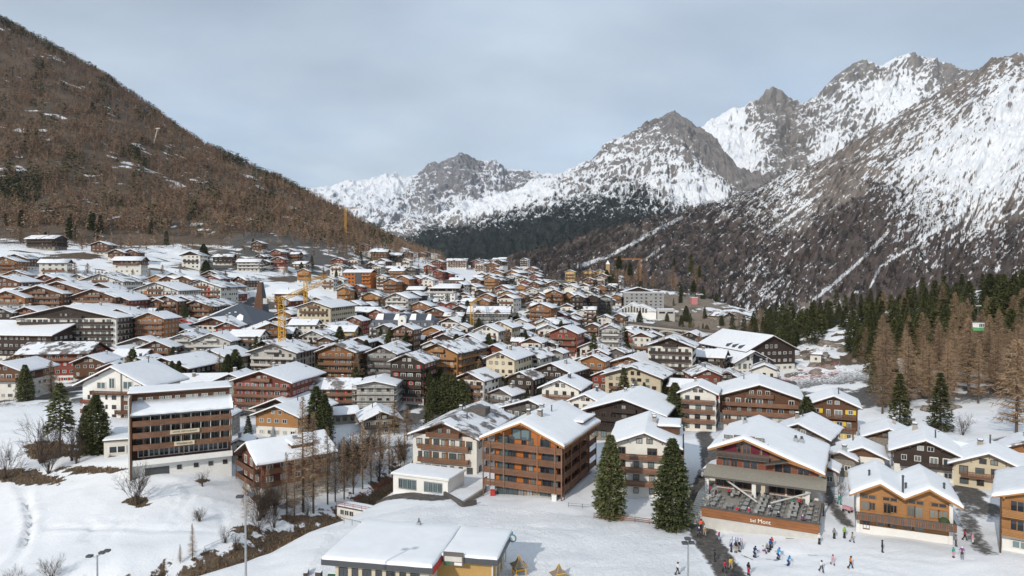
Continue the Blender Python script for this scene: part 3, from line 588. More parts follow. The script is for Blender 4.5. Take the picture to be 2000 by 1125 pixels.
def snow_cap(xs, ys, zf, t, seed, edge=0.5, jit=0.12, m='snow'):
    """snow lying on a roof: zf(x) = roof surface, xs/ys = extent, rounded rim"""
    nx, ny = len(xs), len(ys); b = MB(); b.smooth = True; rnd = random.Random(seed); vs = []; W = xs[-1] - xs[0]; Ln = ys[-1] - ys[0]
    wav = [(rnd.uniform(0.3, 1.2), rnd.uniform(0, 6.28), rnd.uniform(0.3, 1.1), rnd.uniform(0, 6.28)) for _ in range(3)]
    for j, y in enumerate(ys):
        for i, x in enumerate(xs):
            e = min(1, min(x - xs[0], xs[-1] - x) / edge + 0.45, min(y - ys[0], ys[-1] - y) / edge + 0.45)
            wv = sum(math.sin(a * x + p) * math.sin(c * y + q) for a, p, c, q in wav) / 3
            jx = rnd.uniform(-jit, jit) if i in (0, nx - 1) else 0; jy = rnd.uniform(-jit, jit) if j in (0, ny - 1) else 0
            vs.append((x + jx, y + jy, zf(x + jx) + t * (math.sqrt(max(0, e)) + 0.22 * wv)))
    idx = lambda i, j: j * nx + i
    fs = [(idx(i, j), idx(i + 1, j), idx(i + 1, j + 1), idx(i, j + 1)) for j in range(ny - 1) for i in range(nx - 1)]
    ring = [idx(i, 0) for i in range(nx)] + [idx(nx - 1, j) for j in range(1, ny)] + [idx(i, ny - 1) for i in range(nx - 2, -1, -1)] + [idx(0, j) for j in range(ny - 2, 0, -1)]
    k0 = len(vs); vs += [(vs[r][0], vs[r][1], zf(vs[r][0]) + 0.004) for r in ring]; n = len(ring)
    fs += [(k0 + a, k0 + (a + 1) % n, ring[(a + 1) % n], ring[a]) for a in range(n)]
    b.add(vs, fs, M[m]); return b
def lin(a, b, n): return [a + (b - a) * i / (n - 1) for i in range(n)]
def rim(a, b, n, e=0.35): return [a, a + e * 0.4, a + e] + lin(a + e, b - e, n)[1:-1] + [b - e, b - e * 0.4, b]
def gable_roof(B, W, L, ze, zr, ox, oy, lod, seed, fascia='fascia', t=0.42, snow=True, y0=None, y1=None, thick=0.24, nch=1, under=None, xoff=0, skew=0):
    """ridge along y, at x=xoff (skew moves the ridge, unequal slopes)"""
    y0 = -L / 2 - oy if y0 is None else y0; y1 = L / 2 + oy if y1 is None else y1
    hl = W / 2 + skew; hr = W / 2 - skew; sl = (zr - ze) / hl; sr = (zr - ze) / hr; rx = xoff + skew
    xl = rx - hl - ox; xr = rx + hr + ox; zl = ze - sl * ox; zrr = ze - sr * ox
    b = MB(); g = 0.02
    b.prism([(xl, zl + g), (rx, zr + g), (rx, zr + thick), (xl, zl + thick)], y0, y1, M[fascia]); b.prism([(rx, zr + g), (xr, zrr + g), (xr, zrr + thick), (rx, zr + thick)], y0, y1, M[fascia])
    if lod == 0:
        for fx in (-0.97, -0.5, 0.02, 0.5, 0.97):
            xx = rx + (fx * hl if fx < 0 else fx * hr); zz = zr - abs(fx) * (zr - ze)
            b.box(xx - 0.11, xx + 0.11, y0 + 0.1, y0 + oy + 0.3, zz - 0.28, zz - 0.02, M[fascia])
    ro = B.part('roof', b)
    zf = lambda x: (zr + thick - (rx - x) * sl) if x < rx else (zr + thick - (x - rx) * sr)
    if snow:
        n = 6 if lod == 0 else (4 if lod == 1 else 3); ins = 0.06
        xs = rim(xl + ins, rx, n) if lod < 2 else lin(xl + ins, rx, 4); xs = [x for x in xs if x < rx - 0.4] + [rx - 0.25, rx, rx + 0.25]
        xs2 = rim(rx, xr - ins, n) if lod < 2 else lin(rx, xr - ins, 4); xs += [x for x in xs2 if x > rx + 0.4]
        ys = rim(y0 + ins, y1 - ins, 8 if lod == 0 else 4) if lod < 2 else lin(y0 + ins, y1 - ins, 4)
        zs = lambda x: zf(x) - (0.0 if abs(x - rx) > 0.3 else 0.03)
        B.part('snow', snow_cap(xs, ys, zs, t, seed, m='psnow' if (lod >= 1 or seed % 4 == 0) else 'snow'), ro)
    rnd = random.Random(seed + 5)
    for k in range(nch):
        cx = rx + rnd.choice((-1, 1)) * rnd.uniform(0.12, 0.4) * W / 2; cy = y0 + (y1 - y0) * rnd.uniform(0.3, 0.8); c = MB(); z = zf(cx); s = rnd.uniform(0.3, 0.5); hh = rnd.uniform(0.9, 1.5)
        mm = M[rnd.choice(('brick', 'darkmetal', 'stone', 'metal'))]
        if rnd.random() < 0.35: c.tube((cx, cy, z - 0.3), (cx, cy, z + hh + 0.5), 0.14, 0.14, M['darkmetal'], 8); c.tube((cx, cy, z + hh + 0.6), (cx, cy, z + hh + 0.8), 0.24, 0.1, M['darkmetal'], 8)
        else:
            c.box(cx - s, cx + s, cy - s, cy + s, z - 0.4, z + hh, mm); c.box(cx - s - 0.1, cx + s + 0.1, cy - s - 0.1, cy + s + 0.1, z + hh + 0.25, z + hh + 0.33, M['darkmetal'])
            for ax in (-1, 1):
                for ay in (-1, 1): c.box(cx + ax * s * 0.8 - 0.05, cx + ax * s * 0.8 + 0.05, cy + ay * s * 0.8 - 0.05, cy + ay * s * 0.8 + 0.05, z + hh, z + hh + 0.25, M['darkmetal'])
            c.slab([(cx - s, cy - s), (cx + s, cy - s), (cx + s * .8, cy + s), (cx - s, cy + s * .9)], z + hh + 0.334, z + hh + 0.52, M['snow'])
        B.part('chimney', c, ro)
    return ro
# style: base walling, storeys of it, upper walling, gable, balcony, frame, shutters
ST = {
 'brown':  ('plaster', 1, 'brown', 'brown', 'rail', 'frame', None), 'dark': ('plaster', 1, 'dark', 'dark', 'dark', 'frame', None), 'darkest': ('stone', 1, 'dark', 'dark', 'dark', 'bframe', None),
 'orange': ('plaster', 1, 'orange', 'orange', 'rail', 'frame', None), 'amber': ('plaster', 1, 'amber', 'amber', 'amber', 'frame', None), 'white': ('plaster', 9, 'plaster', 'plaster', 'rail', 'bframe', None),
 'whitewood': ('plaster', 9, 'plaster', 'brown', 'rail', 'bframe', None), 'whitedark': ('plaster', 9, 'plaster', 'dark', 'dark', 'bframe', None), 'cream': ('cream', 9, 'cream', 'cream', 'rail', 'bframe', None), 'yellow': ('yellow', 9, 'yellow', 'yellow', 'rail', 'frame', None),
 'red': ('plaster', 1, 'redwood', 'redwood', 'rail', 'frame', 'red'), 'grey': ('grey', 9, 'grey', 'greywood', 'greywood', 'frame', None), 'barn': ('stone', 1, 'dark', 'brown', 'dark', 'bframe', None), 'stone': ('stone', 9, 'stone', 'dark', 'dark', 'frame', None),
 'orangewhite': ('plaster', 2, 'orange', 'orange', 'rail', 'frame', None), 'pale': ('pale', 9, 'pale', 'pale', 'pale', 'bframe', None), 'brownwhite': ('plaster', 2, 'brown', 'brown', 'rail', 'frame', None), 'greywood': ('stone', 1, 'greywood', 'greywood', 'greywood', 'frame', None),
}
DESC = {'brown': 'brown timber chalet', 'dark': 'dark timber chalet', 'darkest': 'very dark timber chalet', 'orange': 'orange timber chalet', 'amber': 'amber timber chalet', 'white': 'white plastered house', 'whitewood': 'white house with brown gable', 'whitedark': 'white house with dark gable', 'cream': 'cream plastered house', 'yellow': 'yellow plastered house',
 'red': 'reddish chalet with red shutters', 'grey': 'grey rendered house', 'barn': 'small dark barn', 'stone': 'stone house with dark gable', 'orangewhite': 'orange and white chalet', 'pale': 'pale concrete house', 'brownwhite': 'brown and white chalet', 'greywood': 'weathered grey timber chalet'}
PLACED = []   # (x, y, radius, px, py)
def walls(B, W, L, ze, zr, fh, st, found=4.0, y0=None, y1=None, skew=0):
    base, k, up, gb = ST[st][:4]; y0 = -L / 2 if y0 is None else y0; y1 = L / 2 if y1 is None else y1
    zb = min(ze, k * fh); b = MB(); b.box(-W / 2, W / 2, y0, y1, -found, zb, M[base]); e = 0.07
    if zb < ze - 0.1: b.box(-W / 2 - e, W / 2 + e, y0 - e, y1 + e, zb, ze, M[up])
    else: e = 0
    rx = skew
    b.prism([(-W / 2 - e, ze), (W / 2 + e, ze), (rx, zr)], y0 - e, y1 + e, M[gb]); return B.part('wall', b)
def gable_house(px, py, w, h, r=18, st="brown", L=0.95, side=0, pitch=None, bal=None, lod=None, label=None, name='chalet', cat='chalet', group='houses of the village', win=1.0, skew=0, t=0.42, sidebal=False, big=False, dz=0, shut=None, nch=None, glass=None, at=None, fm=None, tallw=False, glz='glass', eave=None):
    """px, py: front top of the gable (or middle of the ridge when side=1); w: width over the eaves in pixels; h: ridge to ground in pixels"""
    base = hit(px, py + h) if at is None else Vector(at)
    d = base.y; m = d / F; th = math.degrees(math.atan2(base.x, d))
    if th < 0 and at is None: r = r + 0.6 * th
    if th > 17 and 0 <= r < th: r = th * 0.92
    H = max(3.2, h * m * (1.24 if d > 230 else 1.0)); vis = abs(math.cos(R(r - th)))
    Wt = max(5.0, min(48, w * m / math.cos(R(th)) / max(0.55, vis)))
    if d > 230 and not big and L < 1.25: L *= 0.85; Wt *= 0.84
    if side: Lm = Wt; Wt = Lm / max(0.9, L); Lm -= 2.0
    else: Lm = Wt * L
    ox = min(1.5, Wt * 0.085); oy = min(1.7, max(0.7, Wt * 0.09)); W = Wt - 2 * ox
    if pitch is None: pitch = 23 if Wt < 15 else (21 if Wt < 20 else 18)
    rise = min(W / 2 * math.tan(R(pitch)), H * 0.5); zr = H - 0.5; ze = zr - rise * (1 if not skew else 1)
    if eave: ze = zr * eave
    lod = (0 if d < 215 else (1 if d < 380 else 2)) if lod is None else lod
    k = math.sin(R(r)), math.cos(R(r)); rz = -R(r)
    if side: off = Wt / 2 - ox; rz2 = rz + R(90)
    else: off = Lm / 2; rz2 = rz
    cx, cy = base.x + k[0] * off, base.y + k[1] * off
    if name == 'chalet' and st in ('white', 'whitewood', 'whitedark', 'cream', 'yellow', 'grey', 'pale', 'stone'): name = cat = 'house'
    if st == 'barn': name = cat = 'barn'
    e = empty(name, (cx, cy, base.z + dz), rz2); B = Blk(e)
    sstyle = ST[st]; ns = max(1, int(round(ze / (2.75 if not big else 2.8)))); fh = ze / ns
    walls(B, W, Lm, ze, zr, fh, st, skew=skew * W)
    sid = int(px * 13 + py * 7) % 99991; rnd = random.Random(sid)
    gable_roof(B, W, Lm, ze, zr, ox, oy, lod, sid, t=t * .85 if d < 230 else .30, thick=.24 if d < 230 else .34, nch=(rnd.choice((1, 1, 2)) if d < 420 else rnd.choice((0, 1))) if nch is None else nch, skew=skew * W)
    fm = fm or sstyle[5]; sh = shut or sstyle[6]; bal = bal if bal is not None else ('none' if st == 'barn' else rnd.choice(('all', 'all', 'top', 'mid')))
    toC = math.atan2(-cy, -cx)
    def face(rot, fl, eh, gab):
        """one facade; rot=0 is the -y side"""
        ang = rz2 + rot - math.pi / 2; vis_ = math.cos(ang - toC)
        if vis_ < (0.12 if lod == 2 else -0.05): return
        ax, ay = math.sin(rot), -math.cos(rot); tx, ty = math.cos(rot), math.sin(rot)
        hd = (Lm / 2 if gab else W / 2) + 0.09; cols = max(1, int(round(fl / ((2.9 if lod < 2 else 3.6) / win)))); 
        hasbal = (gab and ang is not None and (rot == 0 or side)) or sidebal or (side and not gab)
        bs = set()
        if hasbal and bal != 'none' and ns > 1:
            if bal == 'all': bs = set(range(1, ns))
            elif bal == 'top': bs = {ns - 1}
            elif bal == 'mid': bs = {max(1, ns - 2)}
            elif isinstance(bal, (list, tuple)): bs = set(bal)
        for i in range(ns):
            zc = i * fh + fh * 0.52; isb = i in bs
            if isb: balcony(B, ax * hd, ay * hd, i * fh + 0.05, fl * (0.94 if bal == 'all' else 0.8), 1.3, rot, sstyle[4], lod, solid=(sid % 3 != 0))
            for c in range(cols):
                u = ((c + 0.5) / cols - 0.5) * fl * 0.92 + (rnd.uniform(-0.2, 0.2) if lod < 2 else 0)
                if rnd.random() < (0.06 if lod < 2 else 0.15): continue
                tall = isb and rnd.random() < 0.6 or tallw
                ww, hh = (rnd.choice((1.0, 1.5, 1.9)), 2.0) if tall else (rnd.choice((1.0, 1.2, 1.5)), 1.15)
                ww = min(ww, fl / cols * 0.8); hh = min(hh, fh * 0.78); z_ = i * fh + 0.1 + hh / 2 if tall else zc
                window(B, ax * hd + tx * u, ay * hd + ty * u, z_, ww, hh, rot, fm, rnd.choice((glz, glz, 'curtain', 'tint')), sh if (not tall and sh) else None, lod)
        if gab and zr - ze > 1.9:
            gh = zr - ze; n = 2 if fl > 9 else 1
            if gh > 3.2: n = 3 if fl > 13 else 2
            if gh > 2.8 and bal in ('all', 'top') and hasbal: balcony(B, ax * hd, ay * hd, ze + 0.05, fl * 0.34, 1.2, rot, sstyle[4], lod)
            for c in range(n):
                u = (c - (n - 1) / 2) * min(2.2, fl * 0.16) + skew * W; hh = min(1.5, gh * 0.42); window(B, ax * hd + tx * u, ay * hd + ty * u, ze + gh * 0.1 + hh / 2 + 0.1, 1.2, hh, rot, fm, rnd.choice((glz, 'curtain')), None, lod)
    face(0.0, W, ze, True); face(R(90), Lm, ze, False); face(R(-90), Lm, ze, False)
    if lod < 1: face(R(180), W, ze, True)
    reg(e, px, py, d, DESC[st], label, cat, group, cx, cy, max(Lm, W) / 2)
    return e, B, dict(W=W, L=Lm, ze=ze, zr=zr, fh=fh, ns=ns, d=d, m=m, r=r, base=base, lod=lod, cx=cx, cy=cy, rz=rz2)
REG = []
def reg(e, px, py, d, desc, label, cat, group, cx, cy, rad):
    tag(e, label, cat, group); REG.append(dict(o=e, px=px, py=py, d=d, desc=desc, label=label)); PLACED.append((cx, cy, rad, px, py))
LANDM = [('pyramid-roofed slate hall', 443, 605), ('tapering church tower', 510, 585), ('tall yellow tower crane', 551, 640), ('white hotel with dark mansard roof', 785, 640), ('stone tower on the knoll', 1187, 530), ('grey box hotel', 1260, 588), ('concrete arch bridge', 1320, 645),
 ('big white balcony block', 140, 650), ('brown balcony hotel with name boards', 350, 830), ('orange balcony building', 1020, 900), ('scaffolded grey hotel', 955, 625), ('rose-shuttered dark chalet', 520, 750), ('yellow-shuttered chalet', 1627, 800), ('restaurant with the big terrace', 1500, 920), ('big dark half-timbered house', 1218, 820),
 ('black and white balconied block', 847, 580), ('yellow plastered villa', 665, 655), ('cream hotel with deep side wing', 613, 620), ('twin-gabled glass-fronted house', 385, 680), ('big orange modern block on the slope', 700, 540), ('brown twin-gabled tower block', 340, 555), ('double-gabled timber chalet by the piste', 1765, 980), ('white balconied apartment house by the road', 1308, 710),
 ('large white house with glazed gable', 213, 750), ('scaffolded pale house', 735, 765), ('yellow-and-wood cabin house', 541, 810), ('long snowy roof below the meadow', 769, 585), ('solitary chalet on the snow meadow', 248, 515), ('red-panelled white apartment block', 393, 575)]
def finish_labels():
    groups = {}
    for q in REG:
        if q['label']: continue
        L = min(LANDM, key=lambda l: math.hypot(l[1] - q['px'], (l[2] - q['py']) * 1.6)); dxx, dyy = q['px'] - L[1], q['py'] - L[2]
        rel = ('right of' if dxx > 0 else 'left of') if abs(dxx) > abs(dyy) * 1.4 else ('behind' if dyy < 0 else 'in front of')
        groups.setdefault((q['desc'], rel, L[0]), []).append((math.hypot(dxx, dyy), q))
    words = ['nearest', 'second-nearest', 'third-nearest', 'fourth-nearest', 'fifth-nearest', 'sixth-nearest', 'seventh-nearest', 'eighth-nearest', 'ninth-nearest', 'tenth-nearest', 'eleventh-nearest', 'twelfth-nearest']
    for (ds, rel, L), qs in groups.items():
        qs.sort(key=lambda t: t[0])
        for i, (_, q) in enumerate(qs):
            q['o']['label'] = f"{ds} {rel} the {L}" if len(qs) == 1 else f"{words[min(i, 11)]} {ds} {rel} the {L}"
def scaffold(B, q, hx=1.0):
    b = MB(); W, L = q['W'] / 2 + 1.2, q['L'] / 2 + 1.2
    for lev in range(int(q['zr'] / 2.2) + 1):
        z = lev * 2.2
        for y in (-L, -L + 0.9): b.tube((-W, y, z + 1), (W, y, z + 1), 0.05, 0.05, M['metal'], 4)
        for x in (W, W - 0.9): b.tube((x, -L, z + 1), (x, L, z + 1), 0.05, 0.05, M['metal'], 4)
        b.box(-W, W, -L, -L + 0.9, z - 0.05, z, M['pale']); b.box(W - 0.9, W, -L + 0.9, L, z - 0.05, z, M['pale'])
    n = int(W / 1.2)
    for k in range(n + 1):
        x = -W + 2 * W * k / n
        for y in (-L, -L + 0.9): b.tube((x, y, -1), (x, y, q['zr'] - 0.5), 0.05, 0.05, M['metal'], 4)
    for k in range(n + 1):
        y = -L + 2 * L * k / n
        for x in (W, W - 0.9): b.tube((x, y, -1), (x, y, q['zr'] - 0.5), 0.05, 0.05, M['metal'], 4)
    return b
# ================================================================== particular buildings
def text(s, size, m, parent, loc, rot, align='CENTER', name='lettering', ext=0.02):
    c = bpy.data.curves.new(name, 'FONT'); c.body = s; c.size = size; c.align_x = align; c.align_y = 'CENTER'; c.extrude = ext; c.materials.append(m)
    t = bpy.data.objects.new(name, c); COL.objects.link(t); dg = bpy.context.evaluated_depsgraph_get(); dg.update(); me = bpy.data.meshes.new_from_object(t.evaluated_get(dg)); me.name = name; bpy.data.objects.remove(t); me.materials.clear(); me.materials.append(m)
    return link(name, me, parent, loc, rot)
def corner(px, py, r, d=None, z=None):
    """front-left ground corner -> frame: x along the front to the right, y into the depth"""
    b = hit(px, py) if d is None else P(px, py, d)
    return b
def wid(b, r, px2):
    """length along the front (direction cos r, -sin r) until it meets the column px2"""
    t = (px2 - 1000) / F; c, s = math.cos(R(r)), math.sin(R(r)); return (t * b.y - b.x) / (c + t * s)
def dep(b, r, px2):
    t = (px2 - 1000) / F; c, s = math.cos(R(r)), math.sin(R(r)); return (t * b.y - b.x) / (s - t * c)
def start(name, b, r, label, cat, px, py, rad, group='houses of the village', dz=0):
    e = empty(name, (b.x, b.y, b.z + dz), -R(r)); B = Blk(e)
    c, s = math.cos(R(r)), math.sin(R(r)); reg(e, px, py, b.y, '', label, cat, group, b.x + rad * (c + s), b.y + rad * (c - s), rad); return e, B
def rects(B, xs, z, w, h, y=0.0, rot=0, **k):
    for x in xs: window(B, x, y - 0.09, z, w, h, rot, **k)
def flat_snow(B, x0, x1, y0, y1, z, t=0.35, par=None, seed=1, name='snow'):
    return B.part(name, snow_cap(rim(x0, x1, 6), rim(y0, y1, 6), lambda x: z, t, seed), par)
# ---- brown hotel with long balconies and name boards (left)
b = hit(258, 935); r = -27; W = wid(b, r, 450); e, B = start('hotel', b, r, 'brown hotel with four long timber balconies, two cream name boards and white basement', 'hotel', 350, 830, W / 2)
D = 13.0; m = MB(); m.box(0, W, 0, D, -4, 3.6, M['white']); B.part('basement', m)
m = MB(); m.box(0, W, 1.4, D, 3.6, 13.6, M['brown']); m.box(0, W, 4.2, D, 13.6, 17.2, M['brown']); m.box(-0.35, 0, -1.3, D, -3, 17.3, M['brown']); B.part('wall', m)
m = MB(); m.box(-0.62, -0.352, -1.35, D - 0.05, -3, 17.32, M['plaster']); B.part('side_wall', m)
m = MB(); m.add([(-0.3, -1.5, 13.3), (W + 0.4, -1.5, 13.3), (W + 0.4, 4.25, 15.4), (-0.3, 4.25, 15.4), (-0.3, -1.5, 13.55), (W + 0.4, -1.5, 13.55), (W + 0.4, 4.25, 15.65), (-0.3, 4.25, 15.65)], [(0, 3, 2, 1), (4, 5, 6, 7), (0, 1, 5, 4), (1, 2, 6, 5), (2, 3, 7, 6), (3, 0, 4, 7)], M['darkmetal']); ro = B.part('roof', m)
m = MB(); m.smooth = True; n = 26; vs = []
for i in range(n + 1):
    x = -0.2 + (W + 0.5) * i / n; k = 0.10 * math.sin(i * 1.3) + 0.06 * math.sin(i * 2.9)
    vs += [(x, -1.42 + k, 13.6), (x, -1.55 + k, 13.95), (x, -1.1 + k, 14.25), (x, 1.5, 15.2 + k * .5), (x, 4.15, 16.0), (x, 4.15, 15.62)]
fs = [(i * 6 + j, (i + 1) * 6 + j, (i + 1) * 6 + j + 1, i * 6 + j + 1) for i in range(n) for j in range(5)] + [(5, 4, 3, 2, 1, 0), tuple(n * 6 + j for j in range(6))]
m.add(vs, fs, M['snow']); B.part('snow', m, ro)
m = MB(); m.box(-0.9, W + 0.5, 3.6, D + 0.4, 17.32, 17.6, M['fascia']); rf2 = B.part('upper_roof', m); flat_snow(B, -0.8, W + 0.4, 3.8, D + 0.3, 17.61, 0.3, rf2, 5)
for k in range(10): window(B, 1.5 + k * (W - 2.5) / 9.3 + (0.5 if k % 3 == 2 else 0), 4.1, 16.25, 1.3 if k % 2 else 0.9, 0.6, 0, 'frame', 'curtain')
cols = 9; xs = [1.2 + (W - 2.0) * (k + 0.5) / cols for k in range(cols)]; rn = random.Random(4)
for s_ in range(3):
    z = 6.3 + s_ * 2.55
    bb = balcony(B, W / 2 + 0.1, 1.38, z, W - 0.3, 2.6, 0, 'rail', 0)
    for k, x in enumerate(xs):
        window(B, x - 0.7, 1.31, z + 1.15, 1.5, 2.1, 0, 'bframe', rn.choice(('glass', 'glass', 'curtain'))); window(B, x + 0.65, 1.31, z + 1.15, 0.9, 2.1, 0, 'frame', rn.choice(('curtain', 'tint')))
        p = MB(); p.box(x + 1.32, x + 1.42, -1.0, 1.35, z, z + 2.4, M['plaster']); B.part('partition', p)
for k, x in enumerate(xs): window(B, x, 1.31, 4.95, 2.3, 1.9, 0, 'frame', 'glass')
m = MB(); m.box(0.6, W, -1.25, 1.35, 3.605, 3.7, M['fascia']); m.box(0.2, W + 0.1, -1.45, -1.3, 2.9, 4.1, M['white']); m.box(0.2, W, -1.3, -0.02, 2.9, 3.2, M['white']); B.part('terrace', m)
for x in (2.2, W - 0.3, W * .5): p = MB(); p.box(x - 0.09, x + 0.09, -1.2, -1.02, 3.7, 13.35, M['fascia']); B.part('post', p)
for x in [W * q for q in (0.46, 0.63, 0.78, 0.93)]: window(B, x, -0.05, 1.4, 0.95, 0.95, 0, 'bframe', 'glass')
m = MB(); m.box(2.4, W * 0.36, -0.06, 0.0, -1.5, 1.9, M['darkmetal']); B.part('garage_opening', m)
m = MB(); m.box(W * .37, W * .37 + 5.8, -1.44, -1.34, 9.0, 9.85, M['cream']); sg = B.part('name_board', m); text('HOTEL RESTAURANT', 0.5, M['fascia'], sg, (W * .37 + 2.9, -1.46, 9.42), (R(90), 0, 0))
m = MB(); m.box(W * .41, W * .41 + 4.0, -1.44, -1.34, 6.4, 7.3, M['cream']); sg = B.part('name_board', m); text('Waldesruh', 0.72, M['fascia'], sg, (W * .41 + 2.0, -1.46, 6.85), (R(90), 0, 0))
# flat annex beside it
b2 = hit(203, 893); r2 = -20; W2 = wid(b2, r2, 252); e, B = start('annex', b2, r2, 'low flat-roofed cream annex left of the brown hotel, with one dark double window', 'annex', 228, 860, 2.5)
m = MB(); m.box(0, W2, 0, 14, -3, 3.6, M['plaster']); B.part('wall', m); m = MB(); m.box(-0.3, W2 + 0.1, -0.4, 14.2, 3.6, 3.85, M['fascia']); ro = B.part('roof', m); flat_snow(B, -0.2, W2, -0.3, 14, 3.86, 0.35, ro, 3)
window(B, W2 * .5, -0.09, 1.6, W2 * .7, 1.7, 0, 'frame', 'glass')
# ---- large white house with glazed gable
b = hit(162, 808); r = 8; W = wid(b, r, 283); m_ = b.y / F; H = (808 - 716) * m_; ze = (808 - 748) * m_; e, B = start('house', b, r, 'large white house with glazed gable, brown balcony and timber right part', 'house', 213, 750, W / 2)
sk = 0.02; L = 16.0; Bc = Blk(e, W / 2, L / 2)
m = MB(); m.box(-W / 2, W / 2, -L / 2, L / 2, -4, ze, M['white']); m.prism([(-W / 2, ze), (W / 2, ze), (0, H)], -L / 2, L / 2, M['white']); Bc.part('wall', m)
m = MB(); m.box(W * 0.12, W * .5 + 0.1, -L / 2 - 0.12, L / 2, -3, ze - 2.6, M['brown']); Bc.part('timber_wall', m); m = MB(); m.box(W * 0.06, W * .12, -L / 2 - 0.5, -L / 2, -3, H - 1.2, M['plaster']); Bc.part('buttress', m)
gable_roof(Bc, W, L, ze, H, 2.2, 1.6, 0, 77, t=0.5, nch=2)
for u, w_, h_ in ((-0.2, 3.0, 2.0), (-0.03, 1.9, 3.4), (0.22, 3.2, 2.4), (0.36, 1.5, 1.4)): window(Bc, u * W, -L / 2 - 0.09, ze - 0.9 + h_ / 2 - 0.6, w_, h_, 0, 'frame', 'tint')
balcony(Bc, -0.02 * W, -L / 2 - 0.05, ze - 2.9, W * 0.62, 1.5, 0, 'brown', 0)
for i in range(3):
    for u, w_ in ((-0.4, .7), (-0.3, .9), (-0.12, 0.6), (0.0, 1.3)): window(Bc, u * W, -L / 2 - 0.09, ze - 4.0 - i * 2.75, w_, 1.2, 0, 'bframe', 'glass')
    for u in (0.2, 0.34): window(Bc, u * W, -L / 2 - 0.21, ze - 4.0 - i * 2.75, 1.3, 1.4, 0, 'frame', 'curtain')
balcony(Bc, 0.18 * W, -L / 2 - 0.15, 0.6, W * 0.24, 1.3, 0, 'brown', 0); balcony(Bc, -0.42 * W, -L / 2 - 0.05, ze - 5.6, W * 0.14, 1.2, 0, 'redwood', 0); balcony(Bc, -0.42 * W, -L / 2 - 0.05, ze - 8.4, W * 0.14, 1.2, 0, 'redwood', 0)
# ---- big white block with brown balconies
b = hit(78, 702); r = 20; m_ = b.y / F; e, B, q = gable_house(130, 617, 150, 86, r, 'whitedark', bal='all', L=0.75, pitch=13, sidebal=True, tallw=True, label='big white apartment block with brown balcony fronts and shallow snow roof', name='apartment_block', cat='apartment block', big=True, nch=2)
# ---- brown house with the broad snow roof, gable to the left
b = hit(508, 978); r = 50; e = empty('house', b, -R(r)); B = Blk(e); W = 13.0; L = 15.5; ze = 8.3; zr = 11.2
# local: gable front on the left side (faces left-front), long side faces the camera
ra = -58; b = hit(512, 978); e.location = b; e.rotation_euler = (0, 0, -R(ra + 90)); ang = ra
reg(e, 545, 900, b.y, '', 'brown house with one broad snow roof, dormer and gable balconies above the ravine', 'house', 'houses of the village', b.x + 7, b.y + 6, 9)
e.rotation_euler = (0, 0, -R(32)); r = 32; W = 12.0; L = 15.5   # x runs right and towards the camera; gable normal -x... ridge along x
e.rotation_euler = (0, 0, R(40)); B2 = Blk(e, L / 2, W / 2, R(90)); B = Blk(e)
m = MB(); m.box(-W / 2, W / 2, -L / 2, L / 2, -4, 2.6, M['plaster']); m.box(-W / 2 - .06, W / 2 + .06, -L / 2 - .06, L / 2 + .06, 2.6, ze, M['redwood']); m.prism([(-W / 2 - .06, ze), (W / 2 + .06, ze), (0, zr)], -L / 2 - .06, L / 2 + .06, M['brown']); B2.part('wall', m)
ro = gable_roof(B2, W, L, ze, zr, 1.2, 1.6, 0, 402, t=0.5, nch=1)
m = MB(); m.box(-4.6, -1.2, -4.5, 0.6, ze + 0.5, ze + 2.0, M['brown']); m.box(-4.9, -1.0, -4.8, 0.9, ze + 2.0, ze + 2.2, M['fascia']); dm = B2.part('dormer', m); B2.part('snow', snow_cap(rim(-4.8, -0.6, 4), rim(-4.7, 0.8, 5), lambda x: ze + 2.21 + (x + 4.8) * 0.12, 0.45, 9), dm)
for s_ in range(3):
    balcony(B, -0.1, W / 2, 0.4 + s_ * 2.75, W * 0.9, 1.6, R(-90), 'brown', 0)
    for k in range(3): window(B, -0.15, W * (0.2 + 0.3 * k), 1.6 + s_ * 2.75, 1.5, 1.8, R(-90), 'frame', 'curtain' if k % 2 else 'glass')
    for k in range(5): window(B, 1.6 + k * 3.1, -0.16, 1.6 + s_ * 2.75, 1.5, 1.3, 0, 'frame', 'curtain' if (k + s_) % 3 else 'glass')
    if s_: balcony(B, 11.2, -0.1, 0.3 + s_ * 2.75, 6.0, 1.2, 0, 'brown', 0); balcony(B, 2.2, -0.1, 0.3 + s_ * 2.75, 4.4, 1.2, 0, 'brown', 0)
for z in (0, 1):
    p = MB(); p.tube((-1.6, 0.2 + z * (W - 0.4), -3), (-1.6, 0.2 + z * (W - 0.4), ze), 0.1, 0.1, M['rail'], 6); B.part('post', p)
# ---- white apartment house with brown balconies + pool annex
e, B, q = gable_house(868, 820, 146, 106, 20, 'whitewood', bal=[1, 2], L=1.35, win=1.15, tallw=True, glz='tint', label='white apartment house with brown timber balconies left of the orange balcony building', cat='apartment house', name='apartment_house', fm='bframe', nch=3)
W, L = q['W'], q['L']; balcony(B, 0.0, -L / 2 - .05, q['ze'] - 0.1, W * 0.5, 1.4, 0, 'rail', 0)
for u in (-0.22, 0.04, 0.3):
    m = MB(); [m.box(u * W - 0.32, u * W + 0.32, -L / 2 - 0.16, -L / 2 - 0.06, z * q['fh'] + 0.2, z * q['fh'] + 2.2, M['orange']) for z in (1, 2)]; B.part('shutter_panel', m, None)['kind'] = 'stuff'
m = MB(); m.box(q['W'] * .04, q['W'] * .34, 1.0, 5.0, q['zr'] - 0.9, q['zr'] + 0.9, M['greywood']); B.part('roof_box', m)
g_ = hit(835, 960); b = Vector((P(768, 950, g_.y + 2).x, g_.y + 2, g_.z + .1)); r = 22; W2 = wid(b, r, 874); e, B = start('pool_house', b, r, 'low white flat-roofed annex with two wide glazed openings before the white apartment house', 'annex', 820, 920, 5)
